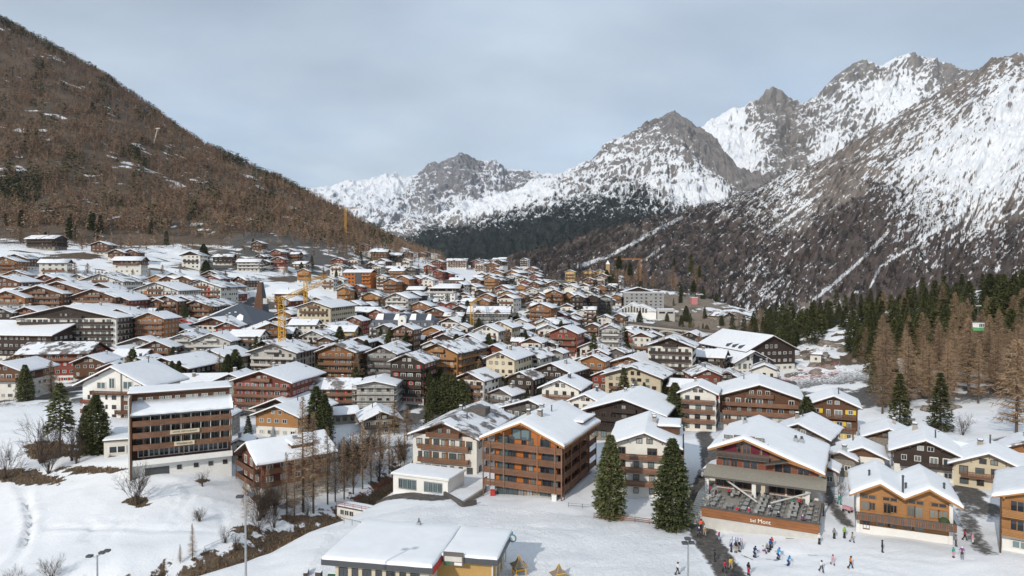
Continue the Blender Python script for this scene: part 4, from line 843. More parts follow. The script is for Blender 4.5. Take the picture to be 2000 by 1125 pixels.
D = 8.0; m = MB(); m.box(0, W2, 0, D, -7, 3.2, M['white']); B.part('wall', m); m = MB(); m.box(-0.4, W2 + 0.4, -0.4, D + .2, 3.2, 3.5, M['white']); ro = B.part('roof', m); flat_snow(B, -0.3, W2 + 0.3, -0.3, D, 3.51, 0.16, ro, 8)
for u in (0.27, 0.74):
    for k in range(4): window(B, W2 * u - 1.7 + k * 1.13, -0.06, 1.35, 1.1, 2.3, 0, 'metal', 'tint')
# ---- orange balcony building
b = hit(944, 968); r = 23.5; W = wid(b, r, 1098); H = 15.8; ze = 12.0; L = 24.5
e = empty('apartment_building', b, -R(r)); B = Blk(e); Bc = Blk(e, W / 2, L / 2); c_, s_ = math.cos(R(r)), math.sin(R(r))
reg(e, 1020, 900, b.y, '', 'orange timber apartment building with wrap-around slatted balconies and snow roof', 'apartment building', 'houses of the village', b.x + W / 2 * c_ + L / 2 * s_, b.y - W / 2 * s_ + L / 2 * c_, 13)
i0 = 1.8  # facade set back behind the balconies
m = MB(); m.box(-W / 2 + i0, W / 2 - i0, -L / 2 + i0, L / 2, -3, 2.75, M['stone']); m.box(-W / 2 + i0 - .05, W / 2 - i0 + .05, -L / 2 + i0 - .05, L / 2, 2.75, ze, M['vivid'])
m.prism([(-W / 2 + i0 - .05, ze), (W / 2 - i0 + .05, ze), (W / 2 - i0 + .05, ze + i0 / (W / 2) * (H - ze) - .2), (0, H - .15), (-W / 2 + i0 - .05, ze + i0 / (W / 2) * (H - ze) - .2)], -L / 2 + i0 - .05, L / 2, M['vivid']); Bc.part('wall', m)
gable_roof(Bc, W, L, ze, H, 0.7, 0.7, 0, 31, fascia='amber', t=0.5, nch=4, thick=0.4)
yf = -L / 2 + i0 - 0.12
for s in range(1, 5):
    z = s * 2.62
    m = MB(); m.box(-W / 2, W / 2, -L / 2, -L / 2 + i0, z - 0.25, z, M['rail']); m.box(W / 2 - i0, W / 2, -L / 2 + i0, L / 2 - 1, z - 0.25, z, M['rail'])
    for k in range(6):
        m.box(-W / 2, W / 2 + 0.03, -L / 2 - 0.03, -L / 2 + 0.03, z - 0.15 + k * 0.2, z + k * 0.2, M['rail']); 
        if s < 5: m.box(W / 2 - 0.03, W / 2 + 0.031, -L / 2 + .04, L / 2 - 1, z - 0.15 + k * 0.2, z + k * 0.2, M['rail'])
        m.box(-W / 2 - .03, -W / 2 + .03, -L / 2 + .04, -L / 2 + i0, z - 0.15 + k * 0.2, z + k * 0.2, M['rail'])
    m.box(-W / 2 - .06, W / 2 + .06, -L / 2 - .08, -L / 2 + .08, z + 1.05, z + 1.13, M['fascia']); m.box(W / 2 - .07, W / 2 + .08, -L / 2 + .08, L / 2 - 1, z + 1.05, z + 1.13, M['fascia']); Bc.part('balcony', m)
for u in (-0.5, -0.41, -0.23, 0.2, 0.42, 0.5):
    p = MB(); zt = H - abs(u) * 2 * (H - ze) - 0.25; x = u * W * 0.995; p.box(x - .13, x + .13, -L / 2 - .2, -L / 2 - .09, 2.3 if abs(u) < .49 else -1, zt, M['rail']); Bc.part('post', p)
for y in (0.02, 0.2, 0.45, 0.7, 0.93):
    p = MB(); yy = -L / 2 + L * y + .3; p.box(W / 2 + .09, W / 2 + .22, yy, yy + .26, -1 if y < .1 else 2.3, ze - .1, M['rail']); Bc.part('post', p)
lay = [(-0.27, 2.6, 'tint'), (-0.17, 1.6, 'glass'), (0.0, 1.1, 'glass'), (0.09, 1.0, 'curtain'), (0.27, 2.2, 'glass'), (0.37, 1.2, 'tint')]
for s in range(1, 5):
    for u, w_, g_ in lay:
        if s == 4 and abs(u) > 0.3: continue
        window(Bc, u * W + (0.25 if s % 2 else -0.2), yf - 0.02, s * 2.62 + 1.15, w_, 2.0, 0, 'darkmetal', g_)
    for k in range(6): window(Bc, W / 2 - i0 + 0.13, -L / 2 + 3.4 + k * 3.4, s * 2.62 + 1.1, 2.0 if k % 2 else 1.1, 1.9, R(90), 'darkmetal', 'glass')
window(Bc, -0.05 * W, yf - .02, H - 2.6, 4.4, 2.3, 0, 'darkmetal', 'tint')
for u in (-0.3, -0.16, 0.26, 0.36): window(Bc, u * W, yf + .05, 1.3, 2.3, 2.3, 0, 'darkmetal', 'tint')
for u in (-0.05, 0.06): window(Bc, u * W, yf + .05, 1.2, 1.3, 2.2, 0, 'rail', 'curtain')
m = MB(); x0 = 0.42 * W; m.box(W / 2 - 8.4, W / 2 - 0.9, L / 2 - 9, L / 2 - .5, ze + .6, ze + 1.5, M['vivid']); m.box(W / 2 - 8.8, W / 2 - .3, L / 2 - 9.5, L / 2, ze + 1.5, ze + 1.75, M['fascia']); dm = Bc.part('rear_roof', m); Bc.part('snow', snow_cap(rim(W / 2 - 8.7, W / 2 - .4, 5), rim(L / 2 - 9.4, L / 2 - .1, 5), lambda x: ze + 1.76, .4, 4), dm)
# ---- white house with orange balconies behind the two firs
e, B, q = gable_house(1258, 840, 146, 132, 14, 'white', bal='all', L=1.3, sidebal=True, label='white apartment house with orange-brown balconies behind the two big firs', cat='apartment house', name='apartment_house', nch=2, fm='bframe')
m = MB(); m.box(2.5, 6.8, -2, 5, q['zr'] - 1.6, q['zr'] - .3, M['brown']); m.box(2.2, 7.1, -2.4, 5.4, q['zr'] - .3, q['zr'] - .05, M['fascia']); dm = B.part('dormer', m); B.part('snow', snow_cap(rim(2.3, 7.0, 4), rim(-2.3, 5.3, 5), lambda x: q['zr'] - .04, .45, 3), dm)
# ---- restaurant with terrace
r = 27; ap = P(1455, 857, 128); gz = G(ap.x, ap.y); c_, s_ = math.cos(R(r)), math.sin(R(r)); lft = 5.3; W = 18.0; L = 20
b = Vector((ap.x - lft * c_, ap.y + lft * s_, gz)); zt = 2.0; e, B = start('restaurant', b, r, 'timber restaurant with white ground floor, grey shingled canopy and asymmetric snow roof', 'restaurant', 1500, 920, 9)
za = ap.z - gz; zl = za - 2.1; zr_ = za - 4.5; zf = zt + 4.0
m = MB(); m.box(0, W, 0, L, -4, zf, M['white']); B.part('wall', m)
m = MB(); m.box(0.1, W - .1, -.1, L, zf, zr_, M['redwood']); m.prism([(.1, zr_), (W - .1, zr_), (lft, za - .2), (.1, zl)], -.1, L, M['rail']); B.part('timber_wall', m)
rb = MB(); sl = (za - zl) / lft; sr = (za - zr_) / (W - lft); xl, xr = -1.2, W + 1.2; y0, y1 = -2.0, L + 1
rb.prism([(xl, za + sl * (xl - lft)), (lft, za), (lft, za + .35), (xl, za + sl * (xl - lft) + .35)], y0, y1, M['amber']); rb.prism([(lft, za), (xr, za - sr * (xr - lft)), (xr, za - sr * (xr - lft) + .35), (lft, za + .35)], y0, y1, M['amber']); ro = B.part('roof', rb)
zfn = lambda x: za + .35 + (sl * (x - lft) if x < lft else -sr * (x - lft))
B.part('snow', snow_cap([xl + .06, xl + .3] + lin(xl + .6, lft - .4, 4) + [lft] + lin(lft + .4, xr - .5, 7) + [xr - .25, xr - .06], rim(y0 + .05, y1 - .05, 9), zfn, .5, 12), ro)
for cx, cy in ((lft - 2, 14), (lft + 8, 11), (lft + 9, 12.4)): m = MB(); z = zfn(cx); m.box(cx - .4, cx + .4, cy - .4, cy + .4, z - .5, z + 1.2, M['metal']); m.tube((cx, cy, z + 1.2), (cx, cy, z + 1.7), .25, .25, M['darkmetal'], 8); B.part('chimney', m, ro)
for u in (0.085, 0.19, 0.285, 0.37, 0.46): window(B, u * W + .5, -.16, zf + 4.1, 1.55, 2.3, 0, 'rail', 'glass' if u < .3 else 'curtain')
for x_ in (2.3, 4.1, 6.3, 8.0): window(B, x_, -.16, zf + 5.9, 1.6, 1.0 if x_ in (4.1, 6.3) else .7, 0, 'rail', 'tint')
for x_, w_ in ((1.5, 2.3), (6.4, 1.5), (8.4, 1.3)): m = MB(); m.box(x_, x_ + w_, -.26, -.2, zf + 3.2, zf + 4.9, M['maroon']); B.part('red_blind', m)
balcony(B, 5.0, -.1, zf + 2.4, 9.4, 1.5, 0, 'greywood', 0, solid=False)
for x_, w_ in ((1.9, 1.3), (3.4, 1.3), (6.3, 2.9), (12.0, 3.3), (15.5, 2.2)): window(B, x_, -.16, zf + 1.25, w_, 2.1, 0, 'rail', 'glass')
# smaller gable over the entrance bay
m = MB(); m.prism([(9.6, zf + 2.0), (16.6, zf + 2.0), (13.1, zf + 2.85)], -1.0, -.12, M['redwood']); B.part('bay_gable', m)
m = MB(); m.prism([(8.9, zf + 1.75), (13.1, zf + 2.75), (13.1, zf + 2.95), (8.9, zf + 1.95)], -2.4, -.12, M['greywood']); m.prism([(13.1, zf + 2.75), (17.3, zf + 1.75), (17.3, zf + 1.95), (13.1, zf + 2.95)], -2.4, -.12, M['amber']); B.part('bay_roof', m)
# canopy
m = MB(); cy = -4.2; x0, x1 = -1.6, W + 1.4
m.add([(x0, cy, zf - 1.2), (x1, cy, zf - 1.2), (x1, -.12, zf + .1), (x0, -.12, zf + .1), (x0, cy, zf - .95), (x1, cy, zf - .95), (x1, -.12, zf + .35), (x0, -.12, zf + .35)], [(0, 3, 2, 1), (4, 5, 6, 7), (0, 1, 5, 4), (1, 2, 6, 5), (2, 3, 7, 6), (3, 0, 4, 7)], mat('shingle', (0.26, 0.24, 0.20), .9, var=.3, scale=2.5, stretch=(1, 6, 1), bump=.3)); m.box(x0, x1, cy - .05, cy + .0, zf - 1.25, zf - .9, M['greywood']); B.part('canopy', m)
for x_ in (-1.0, 7.4, 9.0, 16.4): p = MB(); p.box(x_ - .35, x_ + .35, -3.6, -3.0, zt - .5, zf - 1.1, M['white' if x_ != 9.0 else 'cream']); B.part('pillar', p)
p = MB(); p.box(W + .9, W + 1.15, -4.0, -3.7, -3, zf - 1.1, M['greywood']); B.part('post', p)
for x_, w_ in ((1.5, 3.2), (5, 3.0), (11, 2.8), (14, 2.6)): window(B, x_, -.09, zt + 1.2, w_, 2.0, 0, 'rail', 'glass')
# terrace deck with timber front and lettering
TX0, TX1, TY0 = 0.4, W + .8, -14.5
m = MB(); m.box(TX0, TX1, TY0, -0.02, -4, zt - .12, M['pale']); m.box(TX0, TX1, TY0, -0.02, zt - .116, zt, mat('deck_boards', (.27, .245, .215), .85, var=.2, scale=2, stretch=(1, 5, 1))); B.part('terrace', m)
m = MB(); m.box(TX0 - .1, TX1 + .1, TY0 - .16, TY0 - .02, zt - 1.0, zt + .55, M['parapet']); m.box(TX0 - .3, TX1 + .3, TY0 - .35, TY0 + .2, zt + .55, zt + .66, M['greywood']); pr = B.part('parapet', m)
text('bel', .75, M['white'], pr, (TX0 + 8.35, TY0 - .19, zt - .42), (R(90), 0, 0)); text('Mont', .95, M['white'], pr, (TX0 + 10.1, TY0 - .19, zt - .36), (R(90), 0, 0))
m = MB(); m.box(TX1 - .1, TX1 + .1, TY0, -4.5, zt + .9, zt + 1.0, M['greywood']); [m.box(TX1 - .05, TX1 + .05, TY0 + k * 1.0, TY0 + k * 1.0 + .08, zt, zt + .9, M['greywood']) for k in range(11)]; B.part('railing', m)
m = MB(); n = 13; sx0, sx1 = -2.3, .0
for k in range(n): m.box(sx0, sx1, -5.5 - k * .62 - .62, -5.5 - k * .62, -4, zt - (k + 1) * (zt + .3) / n, M['pale'])
m.box(sx0 - .25, sx0 - .02, -14, -4.5, -4, .9, M['stone']); m.box(sx0, TX0 - .02, -5.5, -.02, -4, zt - .02, M['pale']); B.part('stairs', m)
REST = (B, zt, TX0, TX1, TY0)
# ---- double-gabled timber chalet by the piste
b = hit(1672, 1037); r = 25; W = wid(b, r, 1866); e, B = start('chalet', b, r, 'double-gabled amber timber chalet with grey balcony and white base by the piste', 'chalet', 1765, 980, 8)
L = 11.5; ze = 6.6; m = MB(); m.box(0, W, 0, L, -3, 1.2, M['white']); m.box(.15, W - .15, .15, L, 1.2, 2.9, M['amber']); B.part('base_wall', m)
m = MB(); m.box(.2, W - .2, .2, L, 2.9, ze, M['amber']); 
for k in (0, 1): m.prism([(.2 + k * (W / 2 - .2), ze), (W / 2 + k * (W / 2 - .2), ze), (W * (.25 + .5 * k), ze + 1.8)], .2, L, M['amber'])
B.part('wall', m)
for x_ in (0, W - .5): m = MB(); m.box(x_, x_ + .5, -.2, L, -2, ze - .2, M['white']); B.part('corner_pier', m)
rb = MB(); zv, zp = ze - .1, ze + 1.9; xs_ = [-1.1, W * .25, W * .5, W * .75, W + 1.1]; zs_ = [zv - .35, zp, zv + .1, zp, zv - .35]
for k in range(4): rb.prism([(xs_[k], zs_[k]), (xs_[k + 1], zs_[k + 1]), (xs_[k + 1], zs_[k + 1] + .3), (xs_[k], zs_[k] + .3)], -2.0, L + .8, M['amber'])
ro = B.part('roof', rb); zfn = lambda x: float(np.interp(x, xs_, zs_)) + .3
B.part('snow', snow_cap([-1.05, -.8] + lin(-.5, W * .25 - .4, 4) + [W * .25] + lin(W * .25 + .4, W * .5 - .3, 4) + [W * .5] + lin(W * .5 + .3, W * .75 - .4, 4) + [W * .75] + lin(W * .75 + .4, W + .5, 4) + [W + .8, W + 1.05], rim(-1.95, L + .75, 7), zfn, .6, 15), ro)
for cx, cy in ((2, 3), (W / 2 - .2, -1.2), (W * .53, 1), (W * .93, 2)): m = MB(); z = zfn(cx); m.tube((cx, cy, z - .2), (cx, cy, z + (3.2 if cy < 0 else 1.3)), .16, .16, M['darkmetal'], 8); m.tube((cx, cy, z + 1.35 if cy > 0 else z + 3.2), (cx, cy, z + 1.6 if cy > 0 else z + 3.4), .26, .1, M['darkmetal'], 8); B.part('chimney', m, ro)
for x_, w_, g_ in ((.1, 1.2, 'curtain'), (.17, 1.0, 'glass'), (.33, 1.1, 'glass'), (.4, 1.0, 'glass'), (.58, 1.2, 'curtain'), (.66, 1.2, 'curtain'), (.82, 1.4, 'curtain'), (.9, 1.4, 'curtain')): window(B, x_ * W, .1, 4.4, w_, 1.9 if x_ in (.33, .66, .58) else 1.4, 0, 'amber', g_)
for x_ in (.13, .36, .63, .86): window(B, x_ * W, .1, 5.9, 2.4, .6, 0, 'amber', 'glass')
m = MB(); m.box(-.2, W + .2, -2.6, .15, 2.72, 2.9, M['greywood'])
n = int(W / .3)
for k in range(n): m.box(-.2 + k * (W + .4) / n + .02, -.2 + (k + 1) * (W + .4) / n - .02, -2.66, -2.6, 2.75, 3.95, M['rail' if k % 3 else 'greywood'])
m.box(-.25, W + .25, -2.75, -2.5, 3.95, 4.05, M['greywood']); m.box(-.2, -.12, -2.6, .1, 2.9, 3.9, M['greywood']); m.box(W + .12, W + .2, -2.6, .1, 2.9, 3.9, M['greywood']); B.part('balcony', m)
for x_, w_ in ((.3, 2.2), (.38, 1.4), (.55, 1.9), (.65, 1.9)): window(B, x_ * W, .06, 2.0, w_, 1.3, 0, 'amber', 'tint')
window(B, .11 * W, .06, 1.6, 1.0, 2.2, 0, 'rail', 'glass'); m = MB(); m.box(.73 * W, .79 * W + .3, .02, .1, 2.3, 2.5, M['red']); m.box(.83 * W, .9 * W, .02, .1, 2.3, 2.5, M['red']); B.part('red_lettering', m)['kind'] = 'stuff'
m = MB(); m.box(.25 * W, .48 * W, -2.4, -1.6, 2.92, 3.6, M['darkmetal']); B.part('bench', m); m = MB(); m.ball((.9 * W, -1.6, 3.8), .8, mat('potted_green', (.045, .07, .025), var=.4, scale=5), 9, 6); B.part('bush', m)
# ---- right edge house
b = hit(1957, 1074); r = 37; e, B = start('chalet', b, r, 'tall timber chalet cut by the right edge, amber boards over a white base', 'chalet', 1980, 980, 6)
W, L, ze, zr = 13, 12.5, 8.6, 10.8; Bc = Blk(e, W / 2, L / 2)
m = MB(); m.box(-W / 2, W / 2, -L / 2, L / 2, -3, 2.6, M['white']); m.box(-W / 2 - .1, W / 2 + .1, -L / 2 - .1, L / 2, 2.6, ze, M['amber']); m.prism([(-W / 2, ze), (W / 2, ze), (0, zr)], -L / 2 - .1, L / 2, M['amber']); Bc.part('wall', m)
gable_roof(Bc, W, L, ze, zr, 1.4, 1.7, 0, 88, fascia='amber', t=.6)
for s in (1, 2):
    balcony(Bc, 0, -L / 2 - .1, s * 2.9, W, 1.6, 0, 'amber', 0)
    for k in range(4): window(Bc, -W * .36 + k * 3.2, -L / 2 - .2, s * 2.9 + 1.3, 1.9, 1.9, 0, 'amber', 'glass')
for k in range(3): window(Bc, -W * .33 + k * 3.6, -L / 2 - .09, 1.3, 2.2, 1.2, 0, 'frame', 'tint')
p = MB(); p.box(-W / 2 - .3, -W / 2 - .05, -L / 2 - 1.8, -L / 2 - 1.5, -2, ze, M['fascia']); Bc.part('post', p)
# ---- twin-gabled glass-fronted house
e, B, q = gable_house(357, 663, 84, 50, 14, 'pale', bal='all', glz='tint', fm='frame', tallw=True, label='pale twin-gabled house with glazed gables, left half', dz=0, L=.9)
e, B, q = gable_house(414, 662, 84, 50, 14, 'pale', bal='all', glz='tint', fm='frame', tallw=True, label='pale twin-gabled house with glazed gables, right half beside the brick chimney', L=.9)
# ---- tower block with two gables
b = hit(312, 592); r = 18; W = wid(b, r, 374); m_ = b.y / F; H = 46 * m_; e, B = start('tower_block', b, r, 'brown and white twin-gabled tower block with stacked balconies above the village', 'tower block', 340, 555, 9, dz=0)
m = MB(); m.box(0, W, 0, 13, -4, H, M['brown']); m.box(W * .36, W * .62, -.3, 13, -4, H, M['plaster']); m.prism([(0, H), (W * .5, H), (W * .25, H + 2)], 0, 13, M['brown']); m.prism([(W * .5, H), (W, H), (W * .75, H + 2)], 0, 13, M['brown']); B.part('wall', m)
rb = MB(); xs_ = [-1, W * .25, W * .5, W * .75, W + 1]; zs_ = [H - .5, H + 2, H + .1, H + 2, H - .5]
for k in range(4): rb.prism([(xs_[k], zs_[k]), (xs_[k + 1], zs_[k + 1]), (xs_[k + 1], zs_[k + 1] + .25), (xs_[k], zs_[k] + .25)], -1, 14, M['fascia'])
ro = B.part('roof', rb); zfa = (xs_, zs_); B.part('snow', snow_cap([-.95, 0] + lin(1, W * .25, 3) + lin(W * .3, W * .5, 3) + lin(W * .55, W * .75, 3) + lin(W * .8, W + .2, 3) + [W + .9], lin(-.9, 13.9, 4), lambda x, a=zfa: float(np.interp(x, a[0], a[1])) + .25, .4, 8), ro)
nf = max(3, int(H / 2.8))
for s in range(nf):
    z = s * H / nf
    balcony(B, W * .18, -.05, z + .1, W * .3, 1.2, 0, 'brown', 1); balcony(B, W * .81, -.05, z + .1, W * .3, 1.2, 0, 'brown', 1)
    for u in (.12, .26, .43, .55, .75, .88): window(B, u * W, -.4 if .36 < u < .62 else -.1, z + 1.5, 1.4, 1.4, 0, 'frame', 'glass' if u in (.43, .55, .75) else 'curtain', None, 1)
# ---- slate pyramid hall and tapering tower
b = hit(378, 640); r = 14; W = wid(b, r, 494); D = W * .8; m_ = b.y / F; e, B = start('hall', b, r, 'large hall under a dark slate pyramid roof with snow left on the eaves', 'hall', 443, 610, W / 2)
m = MB(); m.box(0, W, 0, D, -4, 3.2, M['plaster']); B.part('wall', m); m = MB(); o_ = 1.6; z0, z1 = 3.0, (640 - 600) * m_ + 2
m.add([(-o_, -o_, z0), (W + o_, -o_, z0), (W + o_, D + o_, z0), (-o_, D + o_, z0), (W * .55, D * .45, z1), (-o_, -o_, z0 - .3), (W + o_, -o_, z0 - .3), (W + o_, D + o_, z0 - .3), (-o_, D + o_, z0 - .3)], [(0, 1, 4), (1, 2, 4), (2, 3, 4), (3, 0, 4), (0, 5, 6, 1), (1, 6, 7, 2), (2, 7, 8, 3), (3, 8, 5, 0), (5, 8, 7, 6)], M['slate']); ro = B.part('roof', m)
A_ = Vector((W * .55, D * .45, z1)); f0, f1 = Vector((-o_, -o_, z0)), Vector((W + o_, -o_, z0)); m = MB()
def lerp3(a, bq, t): return a + (bq - a) * t
def patch(a, b_, c, pts, nrm): return [lerp3(lerp3(a, b_, u), c, v) + nrm for u, v in pts]
nn = (f1 - f0).cross(A_ - f0).normalized()
for pts in ([(.05, .02), (.12, .02), (.06, .93), (.0, .93)], [(.72, .1), (.84, .12), (.86, .34), (.78, .42), (.72, .3)], [(.45, .45), (.5, .45), (.5, .48), (.45, .48)], [(.6, .5), (.66, .5), (.66, .53), (.6, .53)]):
    vs = patch(f0, f1, A_, pts, nn * .02) + patch(f0, f1, A_, pts, nn * .35); n = len(pts); m.add(vs, [tuple(range(n)), tuple(range(2 * n - 1, n - 1, -1))] + [(i, i + n, (i + 1) % n + n, (i + 1) % n) for i in range(n)], M['snow'])
B.part('snow', m, ro)['kind'] = 'stuff'
b = P(510, 622, 395); b.z = G(b.x, b.y); e = empty('church_tower', b, R(-14)); B = Blk(e); hh = CZ - (551 - 540) / F * 395 - b.z
reg(e, 510, 585, 395, '', 'tapering brown and dark slate church tower standing against the snow meadow', 'church tower', None, b.x, b.y, 5)
m = MB(); w0, w1 = 3.4, 1.0; z0 = 4.0; m.add([(-w0, -w0, z0), (w0, -w0, z0), (w0, w0, z0), (-w0, w0, z0), (-w1, -w1, hh), (w1, -w1, hh), (w1, w1, hh), (-w1, w1, hh)], [(0, 1, 5, 4)], M['brown']); m.add([(-w0, -w0, z0), (w0, -w0, z0), (w0, w0, z0), (-w0, w0, z0), (-w1, -w1, hh), (w1, -w1, hh), (w1, w1, hh), (-w1, w1, hh)], [(1, 2, 6, 5), (2, 3, 7, 6), (3, 0, 4, 7), (4, 5, 6, 7), (3, 2, 1, 0)], M['slate']); B.part('spire', m)
m = MB(); m.box(-5, 5, -5, 5, -4, 3.9, M['pale']); B.part('base', m)
# ---- white hotel with mansard roof
b = hit(722, 667); r = 6; W = wid(b, r, 850); m_ = b.y / F; e, B = start('hotel', b, r, 'long white hotel with dark mansard roof and a round-topped white central gable', 'hotel', 785, 640, W / 2)
ze = 25 * m_ + 1; D = 15; m = MB(); m.box(0, W, 0, D, -4, ze, M['white']); B.part('wall', m)
m = MB(); o_ = .6; za, zb = ze + 3.6, ze + 6.8
def ringb(x0, x1, y0, y1, z): return [(x0, y0, z), (x1, y0, z), (x1, y1, z), (x0, y1, z)]
vs = ringb(-o_, W + o_, -o_, D + o_, ze) + ringb(1.2, W - 1.2, 1.2, D - 1.2, za) + ringb(6, W - 6, 5, D - 5, zb)
m.add(vs, [(i, (i + 1) % 4, 4 + (i + 1) % 4, 4 + i) for i in range(4)] + [(4 + i, 4 + (i + 1) % 4, 8 + (i + 1) % 4, 8 + i) for i in range(4)] + [(8, 9, 10, 11), (3, 2, 1, 0)], M['slate']); ro = B.part('roof', m)
m = MB(); [m.add([(x0, 1.0, za + .1), (x1, 1.0, za + .1), (x1 - .5, 4.2, zb - .3), (x0 + .5, 4.2, zb - .3), (x0, 1.0, za + .5), (x1, 1.0, za + .5), (x1 - .5, 4.2, zb + .1), (x0 + .5, 4.2, zb + .1)], [(4, 5, 6, 7), (0, 1, 5, 4), (1, 2, 6, 5), (3, 0, 4, 7), (2, 3, 7, 6)], M['snow']) for x0, x1 in ((W * .08, W * .2), (W * .36, W * .44), (W * .6, W * .7), (W * .85, W * .93))]; B.part('snow', m, ro)['kind'] = 'stuff'
m = MB(); m.box(W * .44, W * .56, -.8, 5, -3, ze + 4.2, M['white']); vs = [(W * .5 + W * .06 * math.cos(t), ze + 4.2 + 2.0 * math.sin(t)) for t in [math.pi * k / 10 for k in range(11)]]; m.prism(vs, -.8, 5, M['white']); B.part('central_gable', m)
for k in range(3): window(B, W * .5, -.9, ze + 3.4 - k * 2.4, .9, .9, 0, 'bframe', 'glass', None, 1)
nf = 3
for s in range(nf):
    z = .3 + s * ze / nf
    for k in range(12):
        u = (k + .5) / 12
        if .43 < u < .57: continue
        window(B, u * W, -.09, z + 1.2, 1.2, 1.7, 0, 'frame', 'glass', None, 1)
    for x0, x1 in ((.02, .42), (.58, .98)): balcony(B, (x0 + x1) / 2 * W, -.05, z, (x1 - x0) * W, 1.1, 0, 'darkmetal', 1)
for k in range(10):
    u = (k + .5) / 10
    if .42 < u < .58: continue
    dm = MB(); dm.box(u * W - .7, u * W + .7, -.2, 2, ze + .6, ze + 2.4, M['darkmetal']); B.part('dormer', dm); window(B, u * W, -.3, ze + 1.5, 1.1, 1.3, 0, 'frame', 'curtain', None, 1)
# ---- scaffolded grey hotel
b = hit(914, 646); r = 4; W = wid(b, r, 994); m_ = b.y / F; ze = 34 * m_; e, B = start('hotel', b, r, 'long grey hotel under renovation, its front covered with scaffold storeys', 'hotel', 955, 625, W / 2)
D = 14; m = MB(); m.box(0, W, 0, D, -4, ze, M['grey']); B.part('wall', m); Bs = Blk(e, W / 2, D / 2, R(90)); gable_roof(Bs, D, W, ze, ze + 3.4, 1, 1, 1, 66)
for u in (.25, .72): m = MB(); m.prism([(u * W - 2.6, ze - .2), (u * W + 2.6, ze - .2), (u * W, ze + 2.2)], -.8, 5, M['brown']); m.prism([(u * W - 3, ze - .1), (u * W, ze + 2.35), (u * W, ze + 2.7), (u * W - 3, ze + .25)], -1.1, 5, M['snow']); m.prism([(u * W, ze + 2.35), (u * W + 3, ze - .1), (u * W + 3, ze + .25), (u * W, ze + 2.7)], -1.1, 5, M['snow']); B.part('dormer', m)
for s in range(4):
    for k in range(12): window(B, (k + .5) / 12 * W, -.09, 1.6 + s * ze / 4.2, 1.2, 1.6, 0, 'frame', 'glass', None, 1)
q = dict(W=W, L=D, zr=ze + 1); o = scaffold(Blk(None), q).build('scaffold'); o.location = (b.x + W / 2 * math.cos(R(r)) + D / 2 * math.sin(R(r)), b.y - W / 2 * math.sin(R(r)) + D / 2 * math.cos(R(r)), b.z); o.rotation_euler = (0, 0, -R(r)); tag(o, 'broad steel scaffold in front of the long grey hotel', 'scaffold')
# ---- scaffolded pale house (mid left)
e, B, q = gable_house(733, 742, 84, 66, 8, 'pale', bal='none', pitch=12, L=1.0, label='pale low-pitched house behind scaffolding left of the dark red-shuttered chalet', cat='house', name='house')
o = scaffold(B, q).build('scaffold'); o.location = e.location; o.rotation_euler = e.rotation_euler; tag(o, 'steel scaffold wrapping the pale house next to the bare larches', 'scaffold')
# ---- black and white balconied block
b = hit(825, 602); r = 5; W = wid(b, r, 888); m_ = b.y / F; H = 30 * m_; e, B = start('apartment_block', b, r, 'flat-roofed black and white apartment block with grid balconies in the village centre', 'apartment block', 847, 580, W / 2)
m = MB(); m.box(0, W, 0, 12, -4, H, M['white']); [m.box(W * u, W * (u + .13), -.12, 0, 0, H - .6, M['darkmetal']) for u in (.04, .24, .72)]; m.box(-.5, W + .5, -.8, 12.5, H, H + .3, M['brown']); B.part('wall', m); flat_snow(B, 1, W - 1, 0, 12, H + .31, .4, None, 5)
for s in range(4):
    balcony(B, W * .5, -.13, .3 + s * H / 4, W * .3, 1.2, 0, 'white', 1)
    for k in range(9): window(B, (k + .5) / 9 * W, -.2, 1.5 + s * H / 4.1, 1.3, 1.5, 0, 'frame', 'glass', None, 1)
# ---- orange modern block
b = hit(672, 554); r = 10; W = wid(b, r, 724); m_ = b.y / F; H = 22 * m_; e, B = start('apartment_block', b, r, 'orange larch-clad modern block with dark stair tower on the slope', 'apartment block', 700, 540, W / 2)
m = MB(); m.box(0, W, 0, 13, -5, H, M['vivid']); B.part('wall', m); m = MB(); m.box(W * .42, W * .66, -.5, 8, -5, H - .5, M['darkmetal']); B.part('stair_tower', m); Bs = Blk(e, W / 2, 6.5, R(90)); gable_roof(Bs, 13, W, H, H + 2.2, 1, 1, 1, 69)
for s in range(3):
    for u in (.08, .2, .33, .75, .88): window(B, u * W, -.09, 1.5 + s * H / 3.1, 1.8, 1.4, 0, 'bframe', 'glass', None, 1)
    balcony(B, W * .83, -.05, .2 + s * H / 3.1, W * .3, 1.3, 0, 'vivid', 1)
# ---- grey box hotel, glazed white hall, grey box
b = P(1219, 601, 590); r = 3; W = wid(b, r, 1297); b.z = G(b.x, b.y) ; zt = CZ - (571 - 540) / F * 590 - b.z; e, B = start('hotel', b, r, 'grey box hotel with five rows of small square windows and a gable behind', 'hotel', 1260, 588, W / 2)
m = MB(); m.box(0, W, 0, 14, -14, zt, M['grey']); B.part('wall', m); flat_snow(B, 0, W, 0, 14, zt + .01, .3, None, 5)
for s in range(5):
    for k in range(8):
        if (s * 7 + k * 3) % 11 == 0: continue
        window(B, (k + .6) / 8.3 * W, -.09, zt - 2.0 - s * 2.9, 1.5, 1.1, 0, 'darkmetal', 'glass', None, 1)
Bs = Blk(e, W * .4, 17); m = MB(); m.prism([(-W * .42, zt - .5), (W * .42, zt - .5), (0, zt + 3.8)], -4, 6, M['dark']); Bs.part('rear_gable', m); gable_roof(Bs, W * .8, 10, zt, zt + 3.9, 1.4, 1, 1, 55)
b = P(1206, 621, 540); b.z = G(b.x, b.y) - 1; r = 16; W = wid(b, r, 1282); e, B = start('hall', b, r, 'white hall with a two-peaked glazed gable front below the grey box hotel', 'hall', 1240, 605, W / 2)
